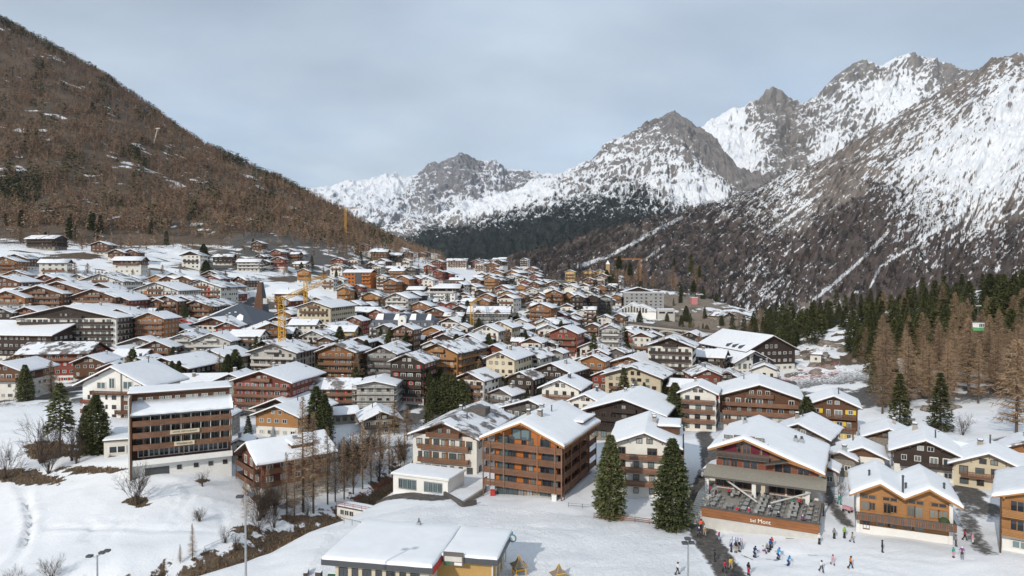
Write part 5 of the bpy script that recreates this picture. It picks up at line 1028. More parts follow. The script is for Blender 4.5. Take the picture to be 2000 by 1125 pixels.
zt = CZ - (592 - 540) / F * 540 - b.z; ze = zt - 6.5; m = MB(); m.box(0, W, 0, 16, -8, max(1.5, ze), M['white']); xs_ = [0, W * .38, W * .52, W * .62, W]; zs_ = [ze, zt, zt - 2.4, zt - 1.6, ze]
for k in range(4): m.prism([(xs_[k], ze - .5), (xs_[k + 1], ze - .5), (xs_[k + 1], zs_[k + 1]), (xs_[k], zs_[k])], 0, 16, M['white'])
B.part('wall', m); rb = MB()
for k in range(4): rb.prism([(xs_[k], zs_[k] + .01), (xs_[k + 1], zs_[k + 1] + .01), (xs_[k + 1], zs_[k + 1] + .7), (xs_[k], zs_[k] + .7)], -1.2, 17, M['snow'])
B.part('roof', rb)
for k in range(9):
    x = W * (.14 + .075 * k); zz = float(np.interp(x, xs_, zs_)); hh_ = max(1.2, (zz - ze + 1.5) * .8); window(B, x, -.09, ze - 1.2 + hh_ / 2, W * .06, hh_, 0, 'frame', 'glass', None, 1)
b = P(1284, 625, 530); b.z = G(b.x, b.y) - 1; r = 8; W = wid(b, r, 1318); zt = CZ - (604 - 540) / F * 530 - b.z; e, B = start('building', b, r, 'pale grey flat box building with two dark window slots at the quarry edge', 'building', 1300, 613, W / 2)
m = MB(); m.box(0, W, 0, 12, -8, zt, M['pale']); B.part('wall', m); window(B, W * .27, -.09, zt - 2.6, W * .35, 1.4, 0, 'darkmetal', 'glass', None, 1); window(B, W * .74, -.09, zt - 2.6, W * .35, 1.4, 0, 'darkmetal', 'glass', None, 1); flat_snow(B, .2, W - .2, .2, 11.8, zt + .01, .25, None, 9)
# ---- knoll tower
b = P(1187, 549, 690); b.z = G(b.x, b.y) - 1; zt = CZ - (516 - 540) / F * 690 - b.z; e = empty('bell_tower', b); B = Blk(e); reg(e, 1187, 530, 690, '', 'narrow ochre stone tower with a white cap on the wooded knoll', 'tower', None, b.x, b.y, 3)
m = MB(); m.box(-1.7, 1.7, -1.7, 1.7, -3, zt, mat('ochre_stone', (.42, .27, .13), .95, var=.3, scale=1.2)); B.part('shaft', m); m = MB(); m.add([(-2, -2, zt), (2, -2, zt), (2, 2, zt), (-2, 2, zt), (0, 0, zt + 4)], [(0, 1, 4), (1, 2, 4), (2, 3, 4), (3, 0, 4), (3, 2, 1, 0)], M['snow']); B.part('cap', m)
# ---- bridge over the gorge
pa, pb = P(1222, 631, 470), P(1415, 652, 405); e = empty('bridge', (pa + pb) / 2, math.atan2(pb.y - pa.y, pb.x - pa.x)); B = Blk(e); Lb = (pb - pa).length; sz = (pb.z - pa.z) / Lb
tag(e, 'concrete arch bridge crossing the gorge on the right of the village', 'bridge')
m = MB(); m.prism([(-Lb / 2, -sz * Lb / 2 - 1.1), (Lb / 2, sz * Lb / 2 - 1.1), (Lb / 2, sz * Lb / 2), (-Lb / 2, -sz * Lb / 2)], -3.6, 3.6, M['pale']); B.part('deck', m)
for s in (-1, 1): m = MB(); m.prism([(-Lb / 2, -sz * Lb / 2 + .02), (Lb / 2, sz * Lb / 2 + .02), (Lb / 2, sz * Lb / 2 + 1.1), (-Lb / 2, -sz * Lb / 2 + 1.1)], s * 3.5 - .12, s * 3.5 + .12, M['greywood']); B.part('parapet', m)
for s in (-2.4, 2.4):
    m = MB(); n = 18; a0, a1 = -Lb * .27, Lb * .27; pts = [(a0 + (a1 - a0) * k / n, -13 * (2 * k / n - 1)**2 - 1.15) for k in range(n + 1)]
    for (xa, za_), (xb, zb_) in zip(pts[:-1], pts[1:]): m.prism([(xa, za_ - 1.1), (xb, zb_ - 1.1), (xb, zb_), (xa, za_)], s - .7, s + .7, M['pale'])
    B.part('arch', m)
for k in (-3, -2, 2, 3, 4.4, -4.4): x = k * Lb * .09; zz = -13 * min(1, abs(x) / (Lb * .27))**2 - 1.2; m = MB(); m.box(x - .45, x + .45, -2.8, 2.8, zz - (10 if abs(k) > 3 else 0) - .3, -1.1 + sz * x, M['pale']); B.part('pier', m)
# ---- valley station with the two offset snow gables
b = hit(1402, 712); b = P(1400, 712, 300); b.z = G(b.x, b.y); 
e, B, q = gable_house(1506, 668, 92, 58, -15, 'dark', bal='none', big=True, L=1.35, pitch=20, label='big dark timber building with a long snow roof and triangular dormers at the wood', cat='building', name='building', nch=0, eave=.62)
for k in range(3):
    m = MB(); x0 = -q['W'] / 2 - .6; yy = -q['L'] / 2 + 3 + k * 4.6; zz = q['ze'] - .6
    m.add([(x0, yy, zz), (x0, yy + 3.6, zz), (x0 + 3.8, yy + 1.8, zz + 2.6), (x0, yy + 1.8, zz + 2.2)], [(0, 3, 1), (0, 2, 3), (1, 3, 2), (0, 1, 2)], M['slate']); B.part('dormer', m)
m = MB(); m.box(-q['W'] / 2 - .12, -q['W'] / 2 - .01, -q['L'] / 2 + 16, -q['L'] / 2 + 20, 2, q['ze'] - 1, M['red']); B.part('red_panel', m)
e, B, q = gable_house(1470, 694, 72, 40, -15, 'white', bal='none', big=True, L=1.1, pitch=20, glz='tint', tallw=True, label='white building with large dark glass gable below the big dark timber one', cat='building', name='building', nch=0, eave=.6)
for k in range(2):
    m = MB(); x0 = -q['W'] / 2 - .6; yy = -q['L'] / 2 + 2.5 + k * 4.6; zz = q['ze'] - .5
    m.add([(x0, yy, zz), (x0, yy + 3.6, zz), (x0 + 3.8, yy + 1.8, zz + 2.2), (x0, yy + 1.8, zz + 2.0)], [(0, 3, 1), (0, 2, 3), (1, 3, 2), (0, 1, 2)], M['slate']); B.part('dormer', m)
m = MB(); m.box(0, q['W'] / 2 - .4, -q['L'] / 2 - .2, -q['L'] / 2 - .02, .8, q['ze'], M['glass']); m.prism([(0, q['ze']), (q['W'] / 2 - .4, q['ze']), (.3, q['zr'] - .9)], -q['L'] / 2 - .2, -q['L'] / 2 - .1, M['glass']); B.part('glass_front', m)
b = hit(1402, 745); r = 24; W = wid(b, r, 1520); e, B = start('parking_deck', b, r, 'long dark-edged parking deck below the two snow-roofed buildings at the wood', 'parking deck', 1460, 735, 6)
m = MB(); m.box(0, W, 0, 11, -4, 2.6, M['darkmetal']); m.box(-.3, W + .3, -.3, 11, 2.6, 3.1, M['pale']); B.part('wall', m); [B.part('post', (lambda p: (p.box(W * u, W * u + .5, -.25, -.02, -4, 2.6, M['pale']), p)[1])(MB())) for u in (.1, .3, .5, .7, .9)]; flat_snow(B, 0, W, 0, 10.8, 3.11, .3, None, 4)
# ---- long snowy roof, quarry huts
e, B, q = gable_house(1395, 612, 34, 12, 60, 'stone', bal='none', lod=2, side=1, L=1.4, label='low ruined stone shed on the quarry top', cat='shed', name='shed')
e, B, q = gable_house(1593, 758 - 67, 26, 18, 10, 'dark', bal='none', side=1, L=1.3, label='tiny snow-roofed hut at the edge of the right-hand wood', cat='hut', name='hut')
# ================================================================== foreground restaurant pavilion
zr_ = 40.0; A = P(627, 1093, 94); Bq = P(845, 1119, 91)
ang = math.atan2(Bq.y - A.y, Bq.x - A.x); 
gz = G(A.x, A.y); e = empty('pavilion', (A.x, A.y, gz), ang); B = Blk(e); hgt = A.z - gz; reg(e, 790, 1080, 100, '', 'flat-roofed pavilion in the foreground with thick snow, dark fascia and cream walls', 'pavilion', None, A.x + 12, A.y + 7, 11)
W1 = (Bq - A).length; D1 = 15.2; W3 = 24.2; th = .75
m = MB(); m.box(1.4, W1 - 1, 1.5, D1, -3, hgt - th, M['cream']); m.box(W1 - .99, W3 - 1.2, 5.5, D1 - 1, -3, hgt - th, mat('ochre_boards', (.42, .26, .09), .7, var=.15, scale=3, stretch=(4, 4, .3))); B.part('wall', m)
m = MB(); m.slab([(0, 0), (W1, 0), (W1, 4.2), (W3, 4.2), (W3, D1), (0, D1)], hgt - th, hgt, M['darkmetal']); ro = B.part('roof', m)
m = MB(); m.slab([(W1 - .02, .1), (W1 + .06, .1), (W1 + .06, 4.2), (W1 - .02, 4.2)], hgt - th - .1, hgt + .02, M['red']); B.part('red_edge', m)
B.part('snow', snow_cap(rim(.08, W1 - .08, 9), rim(.08, D1 - .1, 8), lambda x: hgt + .01, .5, 41, jit=.05), ro); B.part('snow', snow_cap(rim(W1 - .05, W3 - .1, 7), rim(4.3, D1 - .1, 6), lambda x: hgt + .012, .4, 42, jit=.05), ro)
m = MB(); m.box(W1 + .3, W1 + 3.2, 3.95, 4.15, hgt - 1.1, hgt + .75, M['greywood']); m.box(W1 + .5, W1 + 3.0, 3.9, 3.94, hgt - .5, hgt + .2, M['pale']); m.box(W1 + .5, W1 + 1.2, 3.9, 3.94, hgt - 1.0, hgt - .6, M['greenp']); m.box(W1 + 1.9, W1 + 3.0, 3.9, 3.94, hgt - 1.0, hgt - .6, M['plaster']); B.part('sign_board', m)
cx_, cy_ = 9.5, 14.0; m = MB(); m.box(cx_ - .28, cx_ + .28, cy_ - .28, cy_ + .28, hgt, hgt + .95, M['metal']); m.tube((cx_, cy_, hgt + .95), (cx_, cy_, hgt + 1.5), .12, .1, M['darkmetal'], 8); B.part('chimney', m, ro)
m = MB(); m.tube((W3 + .35, D1 - 2.2, hgt - .2), (W3 + .35, D1 - 2.1, hgt - .2), .62, .62, mat('blue_sign', (.03, .22, .33), .5), 20); m.tube((W3 + .35, D1 - 2.22, hgt - .2), (W3 + .35, D1 - 2.19, hgt - .2), .42, .42, M['pale'], 20); m.box(W3 - .1, W3 + .4, D1 - 2.18, D1 - 2.12, hgt - .25, hgt - .15, M['darkmetal']); B.part('round_sign', m)
for k in range(7): window(B, 2.6 + k * 1.75, 1.42, hgt - 2.3, .9 if k % 2 else 1.3, 1.6, 0, 'darkmetal', 'glass')
for k in range(5): p = MB(); p.box(W3 - 1.2, W3 - 1.05, 5.5 + k * 2.4, 5.9 + k * 2.4, -2, hgt - th, M['plaster']); B.part('pier', p)
print('specials', round(time.time() - T0, 1))
# ================================================================== village houses  (px, py, w, h, r, style, extra)
HL = [
 # upper left meadow
 (79,464,40,24,25,'darkest',dict(side=1,L=1.5,label='dark chalet alone at the top of the upper left meadow')),(195,476,36,22,15,'brown'),(227,491,34,20,15,'brown'),(256,491,30,20,15,'brown'),
 (248,507,46,27,12,'brownwhite',dict(side=1,L=1.5,label='brown and white chalet alone in the middle of the snow meadow')),(31,502,40,26,20,'brown'),(8,508,46,32,10,'orange'),(104,512,42,26,5,'whitewood',dict(side=1,L=1.5)),(373,497,42,27,15,'whitedark'),(435,500,36,18,8,'dark',dict(side=1,L=1.5)),(485,510,42,20,10,'pale',dict(side=1,L=1.6)),
 (272,553,38,20,18,'dark'),(5,548,60,40,20,'brown'),(197,546,86,50,20,'white',dict(L=0.8,name='apartment_block',cat='apartment block',win=1.2,label='white gabled apartment block with a red stair panel, left one of three',rp=1)),
 (305,562,92,48,22,'white',dict(L=0.8,name='apartment_block',cat='apartment block',win=1.2,label='white gabled apartment block with an orange panel, middle one of three',rp=2)),(393,558,86,50,22,'white',dict(L=0.8,name='apartment_block',cat='apartment block',win=1.2,label='white gabled apartment block with dark red panels, right one of three',rp=3)),
 (115,560,82,46,20,'brownwhite',dict(bal='all')),(77,568,82,46,20,'brown',dict(bal='all')),(16,577,60,42,20,'orangewhite'),(184,575,82,48,25,'brown'),(224,583,60,44,25,'redwood' if 0 else 'red'),(53,607,66,36,18,'red'),(3,609,40,36,18,'dark'),(165,598,56,32,15,'dark',dict(side=1,L=1.2)),
 (300,588,42,36,22,'brown'),(325,587,50,42,25,'brown'),(357,588,60,42,22,'darkest'),(384,596,68,42,25,'brown'),(413,591,50,30,22,'dark'),
 (232,617,64,62,20,'brown',dict(bal='all',glz='tint')),(293,624,62,62,20,'orange',dict(bal='all',L=0.9)),(45,633,56,28,15,'orange'),(357,627,42,22,18,'red',dict(red=1,label='low house with a bright red roof edge behind the slate hall')),(345,640,50,26,20,'dark'),(416,628,94,36,22,'whitewood'),
 (12,645,118,64,30,'dark',dict(side=1,L=1.4)),(50,668,70,44,30,'darkest'),(272,666,110,34,20,'greywood'),(218,686,104,34,25,'orange'),(300,680,84,26,12,'grey'),
 (105,686,96,62,12,'red',dict(side=1,L=1.3,label='red-brown chalet with a broad melting snow roof left of the white glazed-gable house')),(372,701,76,40,28,'darkest'),(413,691,78,40,28,'orange'),(322,707,100,44,30,'dark'),
 (5,706,62,76,22,'brownwhite'),(450,728,62,68,15,'grey'),(380,733,90,46,10,'greywood',dict(side=1,L=1.3)),
 (512,722,112,84,22,'red',dict(shut='pink',bal='all',label='dark chalet with rose shutters and long balconies below the yellow crane',st2='dark')),
 (544,776,96,40,25,'darkest'),(541,790,88,66,24,'amber',dict(bal='none',label='amber wood and cream plaster house right of the brown hotel',L=1.3)),
 (650,742,92,58,10,'cream',dict(side=1,L=1.3,shut='red')),(795,709,90,80,20,'dark',dict(bal='all',shut='red',label='dark tall chalet with red shutters right of the scaffolded pale house')),(667,797,74,32,-15,'darkest',dict(side=1,L=1.5)),(745,801,84,48,-12,'stone'),
 (433,800,40,50,12,'grey'),(560,742,52,40,15,'dark'),(470,855,30,50,10,'white'),
 # centre left
 (613,602,70,60,18,'cream',dict(L=1.6,label='cream hotel with a deep side wing and shallow gable')),(591,635,52,44,12,'white',dict(side=1,L=1.3)),(665,646,56,38,14,'yellow',dict(side=1,L=1.3,label='yellow plastered villa with a small curved dormer')),(527,642,84,50,-15,'orange',dict(bal='all')),
 (534,684,108,58,20,'pale',dict(tallw=True,bal='all')),(657,686,92,66,18,'orange',dict(bal='all')),(633,683,62,40,18,'orange'),(685,668,66,28,20,'red'),(745,688,78,56,20,'grey'),(700,668,50,40,20,'dark'),(857,686,84,72,28,'amber',dict(bal='all',sidebal=True,L=1.3)),(964,683,54,46,22,'red'),(916,663,66,46,25,'red'),
 (788,646,52,54,20,'brown',dict(bal='all')),(865,652,62,34,22,'red'),(750,640,42,30,20,'greywood'),(950,646,66,52,22,'white',dict(L=0.8)),(977,639,64,52,22,'cream'),(977,704,66,76,22,'cream',dict(bal='none',L=1.4)),(932,702,38,38,18,'dark'),(899,640,40,34,18,'white'),
 (543,506,32,22,10,'red'),(660,507,30,20,12,'red'),(740,492,34,22,8,'brown',dict(side=1,L=1.3)),(766,498,36,20,10,'dark',dict(side=1,L=1.4)),(592,530,30,24,5,'amber',dict(bal='all')),(735,514,32,16,8,'white',dict(side=1,L=1.4)),
 (671,560,30,22,15,'cream'),(671,570,34,40,15,'amber',dict(bal='all')),(697,560,30,20,18,'red'),(724,577,48,30,22,'amber'),(805,577,44,36,22,'darkest',dict(bal='all')),(775,582,60,44,25,'pale'),(600,585,40,20,12,'white'),(618,585,54,22,16,'cream'),
 (735,611,44,32,20,'red'),(687,594,44,30,22,'dark'),(708,607,52,30,28,'darkest',dict(side=1,L=1.3)),(761,603,50,30,25,'red'),(820,596,54,32,18,'orange'),(849,608,54,34,20,'brown'),(862,594,30,22,20,'red'),(881,595,30,24,18,'red'),(900,596,30,24,18,'red'),(950,578,40,24,14,'orange'),(981,569,32,22,14,'white'),(1015,575,34,22,16,'orange'),(868,560,60,24,10,'dark',dict(side=1,L=1.4)),(690,600,30,24,16,'brown'),(690,626,46,36,18,'red'),(664,622,58,30,20,'dark'),
 (762,550,36,28,20,'orange'),(785,545,38,32,20,'orange'),(810,546,34,32,20,'red'),(832,548,38,32,18,'white'),(745,541,26,24,18,'white'),(660,545,30,20,16,'white'),(640,545,30,22,14,'white'),
 # centre and right
 (1055,603,58,50,22,'orange',dict(bal='all',label='tall orange chalet with a deep roof right of the scaffolded grey hotel')),(1089,616,44,36,20,'red'),(1128,584,36,40,18,'dark',dict(bal='all')),(1157,584,32,38,18,'darkest',dict(bal='all')),(1181,584,32,34,18,'grey',dict(bal='all')),(1152,606,34,30,8,'white',dict(side=1,L=1.2)),
 (1103,633,50,30,22,'white'),(1061,643,38,26,20,'red'),(1100,649,62,50,20,'redwood' if 0 else 'red',dict(bal='all',big=True)),(1053,667,42,30,20,'red'),(1021,655,42,28,22,'whitewood'),(1010,668,36,34,10,'red',dict(side=1,L=1.2)),(1027,689,52,42,22,'brown'),(1061,690,46,42,22,'brown'),(1085,692,40,44,25,'grey'),
 (1157,638,36,30,18,'brown'),(1187,636,36,28,18,'red'),(1192,648,48,58,16,'pale',dict(bal='all',label='pale tall house wrapped in scaffolding beside the bare trees',scaf=1)),(1253,659,50,44,26,'whitewood'),(1261,644,34,22,22,'dark'),(1180,620,40,24,18,'white'),(1135,610,30,24,18,'white'),
 (1308,678,116,86,20,'whitedark',dict(bal='all',L=0.9,label='white apartment house with a broad roof and black balconies by the bend')),(1157,707,64,60,22,'orangewhite',dict(bal='all')),(1229,706,120,46,26,'orange'),(1235,728,144,60,26,'cream'),(1178,733,60,40,24,'red'),
 (1218,776,166,82,22,'darkest',dict(L=0.9,tallw=True,label='big dark half-timbered house with rows of pale windows')),(1094,739,86,92,20,'white',dict(bal='all')),(1143,768,70,74,24,'white',dict(bal='top')),(977,765,62,34,32,'grey'),(1078,722,96,60,30,'dark'),(1017,737,70,52,28,'dark'),(953,792,70,30,40,'grey'),
 (1037,778,124,60,32,'greywood'),(1363,750,78,92,20,'white',dict(bal='all',label='narrow white balconied house with dark rails beside the dark gabled one')),(1483,748,158,96,18,'brownwhite',dict(bal='all',L=0.9,label='wide dark gabled apartment house with white lower floors and a red blind')),
 (1373,722,92,38,20,'dark'),(1420,733,80,34,22,'dark'),(1560,824,110,60,35,'greywood'),
 (1627,770,92,92,18,'brown',dict(bal='all',shut='yel',L=0.9,label='brown chalet with bright yellow shutters beside the slope')),
 (1736,834,90,52,22,'barn',dict(bal='none')),(1683,870,84,54,18,'brown',dict(bal='none')),(1807,856,110,82,16,'dark',dict(bal='mid',L=1.2,label='dark brown chalet with white windows and a weathered balcony')),(1896,866,52,60,-32,'brown'),
 (1930,881,112,76,20,'cream',dict(bal='mid',label='beige-gabled chalet with a dark shaded ground floor')),(1998,862,80,60,25,'orange'),(1610,905,50,44,30,'grey'),(1640,880,60,50,30,'greywood'),(1398,905,44,34,30,'whitewood',dict(bal='none')),
 # knoll
 (1113,531,26,18,15,'yellow'),(1150,531,30,22,12,'yellow',dict(bal='all')),(1172,531,28,20,12,'yellow'),(1150,546,28,20,14,'brown'),(1171,545,26,20,14,'white'),(1190,560,30,16,14,'dark'),(1130,560,28,16,14,'brown'),
 (960,516,30,16,12,'orange'),(970,532,34,18,12,'amber'),(936,516,24,16,10,'white'),(852,512,26,16,12,'orange'),(892,508,40,16,8,'white',dict(side=1,L=1.4)),(930,511,30,16,10,'red'),(868,533,40,18,12,'red'),
]
def rpanel(B, q, kind):
    cols = {1: [(0.12, 'red')], 2: [(-0.2, 'vivid')], 3: [(-0.12, 'redwood'), (0.17, 'red')]}[kind]
    for u, mm in cols:
        b = MB(); u0 = u * q['W']; b.box(u0 - 1.3, u0 + 1.3, -q['L'] / 2 - 0.2, -q['L'] / 2 - 0.1, 0.5, q['ze'] + 0.6, M[mm]); B.part('panel', b)
    b = MB(); n = 7
    for k in range(n): x = -q['W'] / 2 + k * q['W'] / (n - 1); b.box(x - 0.12, x + 0.12, -q['L'] / 2 - 0.75, -q['L'] / 2 - 0.06, 0, q['ze'] + (0.5 - abs(k / (n - 1) - 0.5)) * 2 * (q['zr'] - q['ze']) - 0.3, M['white'])
    for k in range(1, q['ns'] + 1): b.box(-q['W'] / 2, q['W'] / 2, -q['L'] / 2 - 0.72, -q['L'] / 2 - 0.09, k * q['fh'] - 0.12, k * q['fh'] + 0.12, M['white'])
    B.part('balcony_grid', b)
for it in HL:
    px, py, w, h, r, st = it[:6]; ex = dict(it[6]) if len(it) > 6 else {}
    rp = ex.pop('rp', 0); sc2 = ex.pop('scaf', 0); red = ex.pop('red', 0); ex.pop('st2', 0)
    e, B, q = gable_house(px, py, w, h, r, st, **ex)
    if rp: rpanel(B, q, rp)
    if sc2:
        o = scaffold(B, q).build('scaffold'); o.location = e.location; o.rotation_euler = e.rotation_euler; tag(o, 'steel scaffold around the pale tall house by the bare trees', 'scaffold')
    if red:
        b = MB(); b.box(-q['W'] / 2 - 1, -q['W'] / 2 - 0.8, -q['L'] / 2 - 1, q['L'] / 2 + 1, q['ze'] - 0.6, q['ze'] + 0.2, M['red']); b.prism([(-q['W'] / 2 - 1, q['ze'] - .5), (0, q['zr'] - .2), (0, q['zr'] + .5), (-q['W'] / 2 - 1, q['ze'] + .2)], -q['L'] / 2 - 1.3, -q['L'] / 2 - 1.2, M['red']); b.prism([(0, q['zr'] - .2), (q['W'] / 2 + 1, q['ze'] - .5), (q['W'] / 2 + 1, q['ze'] + .2), (0, q['zr'] + .5)], -q['L'] / 2 - 1.3, -q['L'] / 2 - 1.2, M['red']); B.part('fascia', b)
# ---- the rest of the village, spread over the free ground
KEEP = [ [(470,575),(545,575),(550,650),(470,650)], [(368,600),(505,600),(505,650),(368,650)], # pixel polygons that stay free (snow meadows, gorge)
 [(0,520),(330,520),(560,540),(560,600),(450,560),(330,540),(200,545),(0,560)], [(575,535),(690,570),(650,600),(560,600)], [(710,560),(800,580),(720,575)], [(900,508),(960,545),(900,560),(840,520)],
 [(1200,520),(1460,540),(1460,700),(1230,660),(1210,610)]]
rf = random.Random(42); sty = ['brown'] * 6 + ['orange'] * 2 + ['dark'] * 5 + ['white'] * 3 + ['red'] * 3 + ['whitewood'] * 3 + ['whitedark'] * 2 + ['cream', 'pale', 'brownwhite', 'greywood', 'amber']
def free(x, y, rad): return all(math.hypot(x - a, y - b) > (rad + rr) * 0.78 for a, b, rr, *_ in PLACED)
def inpx(px, py, poly): return bool(in_poly(np.array([float(px)]), np.array([float(py)]), poly)[0])
def filler(n, xr, yr, wr, dens=1.0):
    k = 0; tries = 0
    while k < n and tries < n * 14:
        tries += 1; px = rf.uniform(*xr); py = rf.uniform(*yr)
        if any(inpx(px, py, kp) for kp in KEEP): continue
        g = hit(px, py)
        if g.y > 1150 or g.y < 230: continue
        wm = rf.uniform(*wr); 
        if not free(g.x, g.y + wm / 2, wm * 0.55): continue
        hm = wm * rf.uniform(0.55, 0.85); mm = g.y / F; st = rf.choice(sty); sd_ = 1 if rf.random() < 0.2 else 0
        gable_house(px, py - hm / mm, wm / mm, hm / mm, rf.gauss(18, 9), st, L=rf.uniform(1.0, 1.3) if not sd_ else 1.3, side=sd_); k += 1
    return k
print('filler', filler(26, (840, 1060), (515, 560), (12, 17)), filler(38, (880, 1240), (555, 610), (10, 15)), filler(70, (560, 1300), (590, 720), (9, 14)), filler(60, (20, 560), (560, 710), (9, 15)), filler(24, (640, 860), (500, 560), (11, 15)), filler(16, (0, 330), (600, 760), (9, 14)), filler(8, (480, 700), (490, 530), (9, 13)), filler(12, (1190, 1330), (555, 580), (9, 14)), filler(14, (900, 1500), (690, 800), (11, 16)))
print('houses', len(REG), round(time.time() - T0, 1))
# ================================================================== trees
def leafmat(name, c0, c1, objv=0.2, scale=0.6):
    m, nd, lk, b = newmat(name, 0.85, 0.15)
    geo = N(nd, 'ShaderNodeNewGeometry'); n = N(nd, 'ShaderNodeTexNoise', i_Scale=scale, i_Detail=3.0); lk.new(geo.outputs['Position'], n.inputs['Vector'])
    rnd = attr(nd, 'tint').outputs['Fac']; oi = N(nd, 'ShaderNodeObjectInfo')
    f = mth(nd, lk, 'ADD', mth(nd, lk, 'MULTIPLY', n.outputs['Fac'], 0.6), mth(nd, lk, 'MULTIPLY', mth(nd, lk, 'ADD', rnd, oi.outputs['Random']), 0.3))
    c = ramp(nd, lk, f, [(0.25, c0), (0.8, c1)]); lk.new(c, b.inputs['Base Color']); return m
M['larch'] = leafmat('larch_twigs', (0.12, 0.086, 0.064), (0.40, 0.27, 0.165)); M['hlarch'] = leafmat('hill_larch_twigs', (0.10, 0.068, 0.048), (0.35, 0.235, 0.155), scale=0.02)
M['needle'] = leafmat('dark_needles', (0.022, 0.032, 0.012), (0.115, 0.115, 0.042)); M['pine'] = leafmat('pine_needles', (0.030, 0.042, 0.018), (0.13, 0.135, 0.055)); M['bark'] = mat('bark', (0.10, 0.075, 0.055), .95, var=.3, scale=3)
M['bare'] = leafmat('bare_twigs', (0.05, 0.036, 0.03), (0.15, 0.11, 0.085)); M['ftree'] = leafmat('far_bare_trees', (0.055, 0.043, 0.040), (0.15, 0.115, 0.10), scale=0.01); M['fcon'] = leafmat('far_conifers', (0.010, 0.015, 0.013), (0.035, 0.042, 0.034), scale=0.01)
M['frost'] = leafmat('frosted_twigs', (0.25, 0.26, 0.28), (0.6, 0.62, 0.66))
def tri_mesh(name, tris, m, tint=None):
    tris = np.asarray(tris, float); n = len(tris); V = tris.reshape(-1, 3); Fc = np.arange(n * 3).reshape(-1, 3)
    t = np.random.rand(n) if tint is None else tint
    return np_mesh(name, V, Fc, [m], False, {'tint': ('FACE', t)})
def larch_tris(h, nb, nt, wd, rad=0.2, seed=0, base=0.12, tl=0.9, droop=0.1):
    g = np.random.RandomState(seed); out = []
    t = base + (1 - base) * (np.arange(nb) + g.rand(nb)) / nb; az = g.rand(nb) * 6.283; prof = np.minimum(1, (1 - t) * 1.35 + .03) ** .85 * np.minimum(1, .55 + (t - base) * 2.4)
    ln = h * rad * prof * g.uniform(.6, 1.15, nb)
    for i in range(nb):
        d = np.array([math.cos(az[i]), math.sin(az[i]), 0]); s = np.array([-d[1], d[0], 0]); z0 = t[i] * h; L = ln[i]
        p0 = np.array([0, 0, z0]); p1 = p0 + d * L * .6 + np.array([0, 0, L * (.12 - droop)]); p2 = p0 + d * L + np.array([0, 0, L * (.2 - droop)])
        w = wd * (0.5 + .5 * L / (h * rad))
        up = np.array([0, 0, 1.]); out.append([p0 - up * w, p1 - up * w * .2, p0 + up * w]); out.append([p0 + s * w, p2, p0 - s * w]); 
        for k in range(nt):
            u = g.rand() ** .7; q = (p0 + (p1 - p0) * u / .6) if u < .6 else (p1 + (p2 - p1) * (u - .6) / .4)
            dr = d * g.uniform(.1, .9) + s * g.uniform(-1, 1) + np.array([0, 0, g.uniform(-.7, .35)]); dr /= np.linalg.norm(dr); l = tl * g.uniform(.4, 1.1) * (.4 + .6 * L / (h * rad))
            o = np.cross(dr, g.randn(3)); o /= np.linalg.norm(o) + 1e-6; out.append([q - o * wd * .55, q + dr * l, q + o * wd * .55])
    return np.array(out)
def conifer_tris(h, nl, nbr, nsp, rad=0.2, seed=0, base=0.06, sz=0.55, oval=False):
    g = np.random.RandomState(seed); out = []
    for i in range(nl):
        t = base + (1 - base) * (i + g.rand() * .8) / nl; r = h * rad * (((1 - t) ** .8) if not oval else (math.sin(min(1, (1 - t) * 1.25 + .02) * math.pi * .5) ** .9 * (1 if t > .3 else .8 + .66 * t))) + .12
        for j in range(nbr):
            az = g.rand() * 6.283; L = r * g.uniform(.72, 1.12); d = np.array([math.cos(az), math.sin(az), 0]); s = np.array([-d[1], d[0], 0]); z0 = t * h
            for k in range(nsp):
                u = g.uniform(.25, 1) ** .8; q = np.array([0, 0, z0]) + d * L * u + np.array([0, 0, (-.28 * u * u + .1 * u) * L * (1.2 - t)]) + s * g.uniform(-.25, .25) * L * u
                dr = d * g.uniform(.5, 1) + s * g.uniform(-.8, .8) + np.array([0, 0, g.uniform(-.55, .35)]); dr /= np.linalg.norm(dr); l = sz * g.uniform(.6, 1.5); o = np.cross(dr, np.array([0, 0, 1.]) + g.randn(3) * .5); o /= np.linalg.norm(o) + 1e-6
                out.append([q - o * l * .38, q + dr * l, q + o * l * .38])
    return np.array(out)
def trunk_mesh(h, r, seed=0):
    b = MB(); rnd = random.Random(seed); p = (0, 0, -1.0); n = 5
    for k in range(n): q = (rnd.uniform(-.12, .12), rnd.uniform(-.12, .12), h * .97 * (k + 1) / n); b.tube(p, q, r * (1 - k / n) + .02, r * (1 - (k + 1) / n) + .02, M['bark'], 6); p = q
    return b.mesh('trunk')
np.random.seed(5)
PR = {}
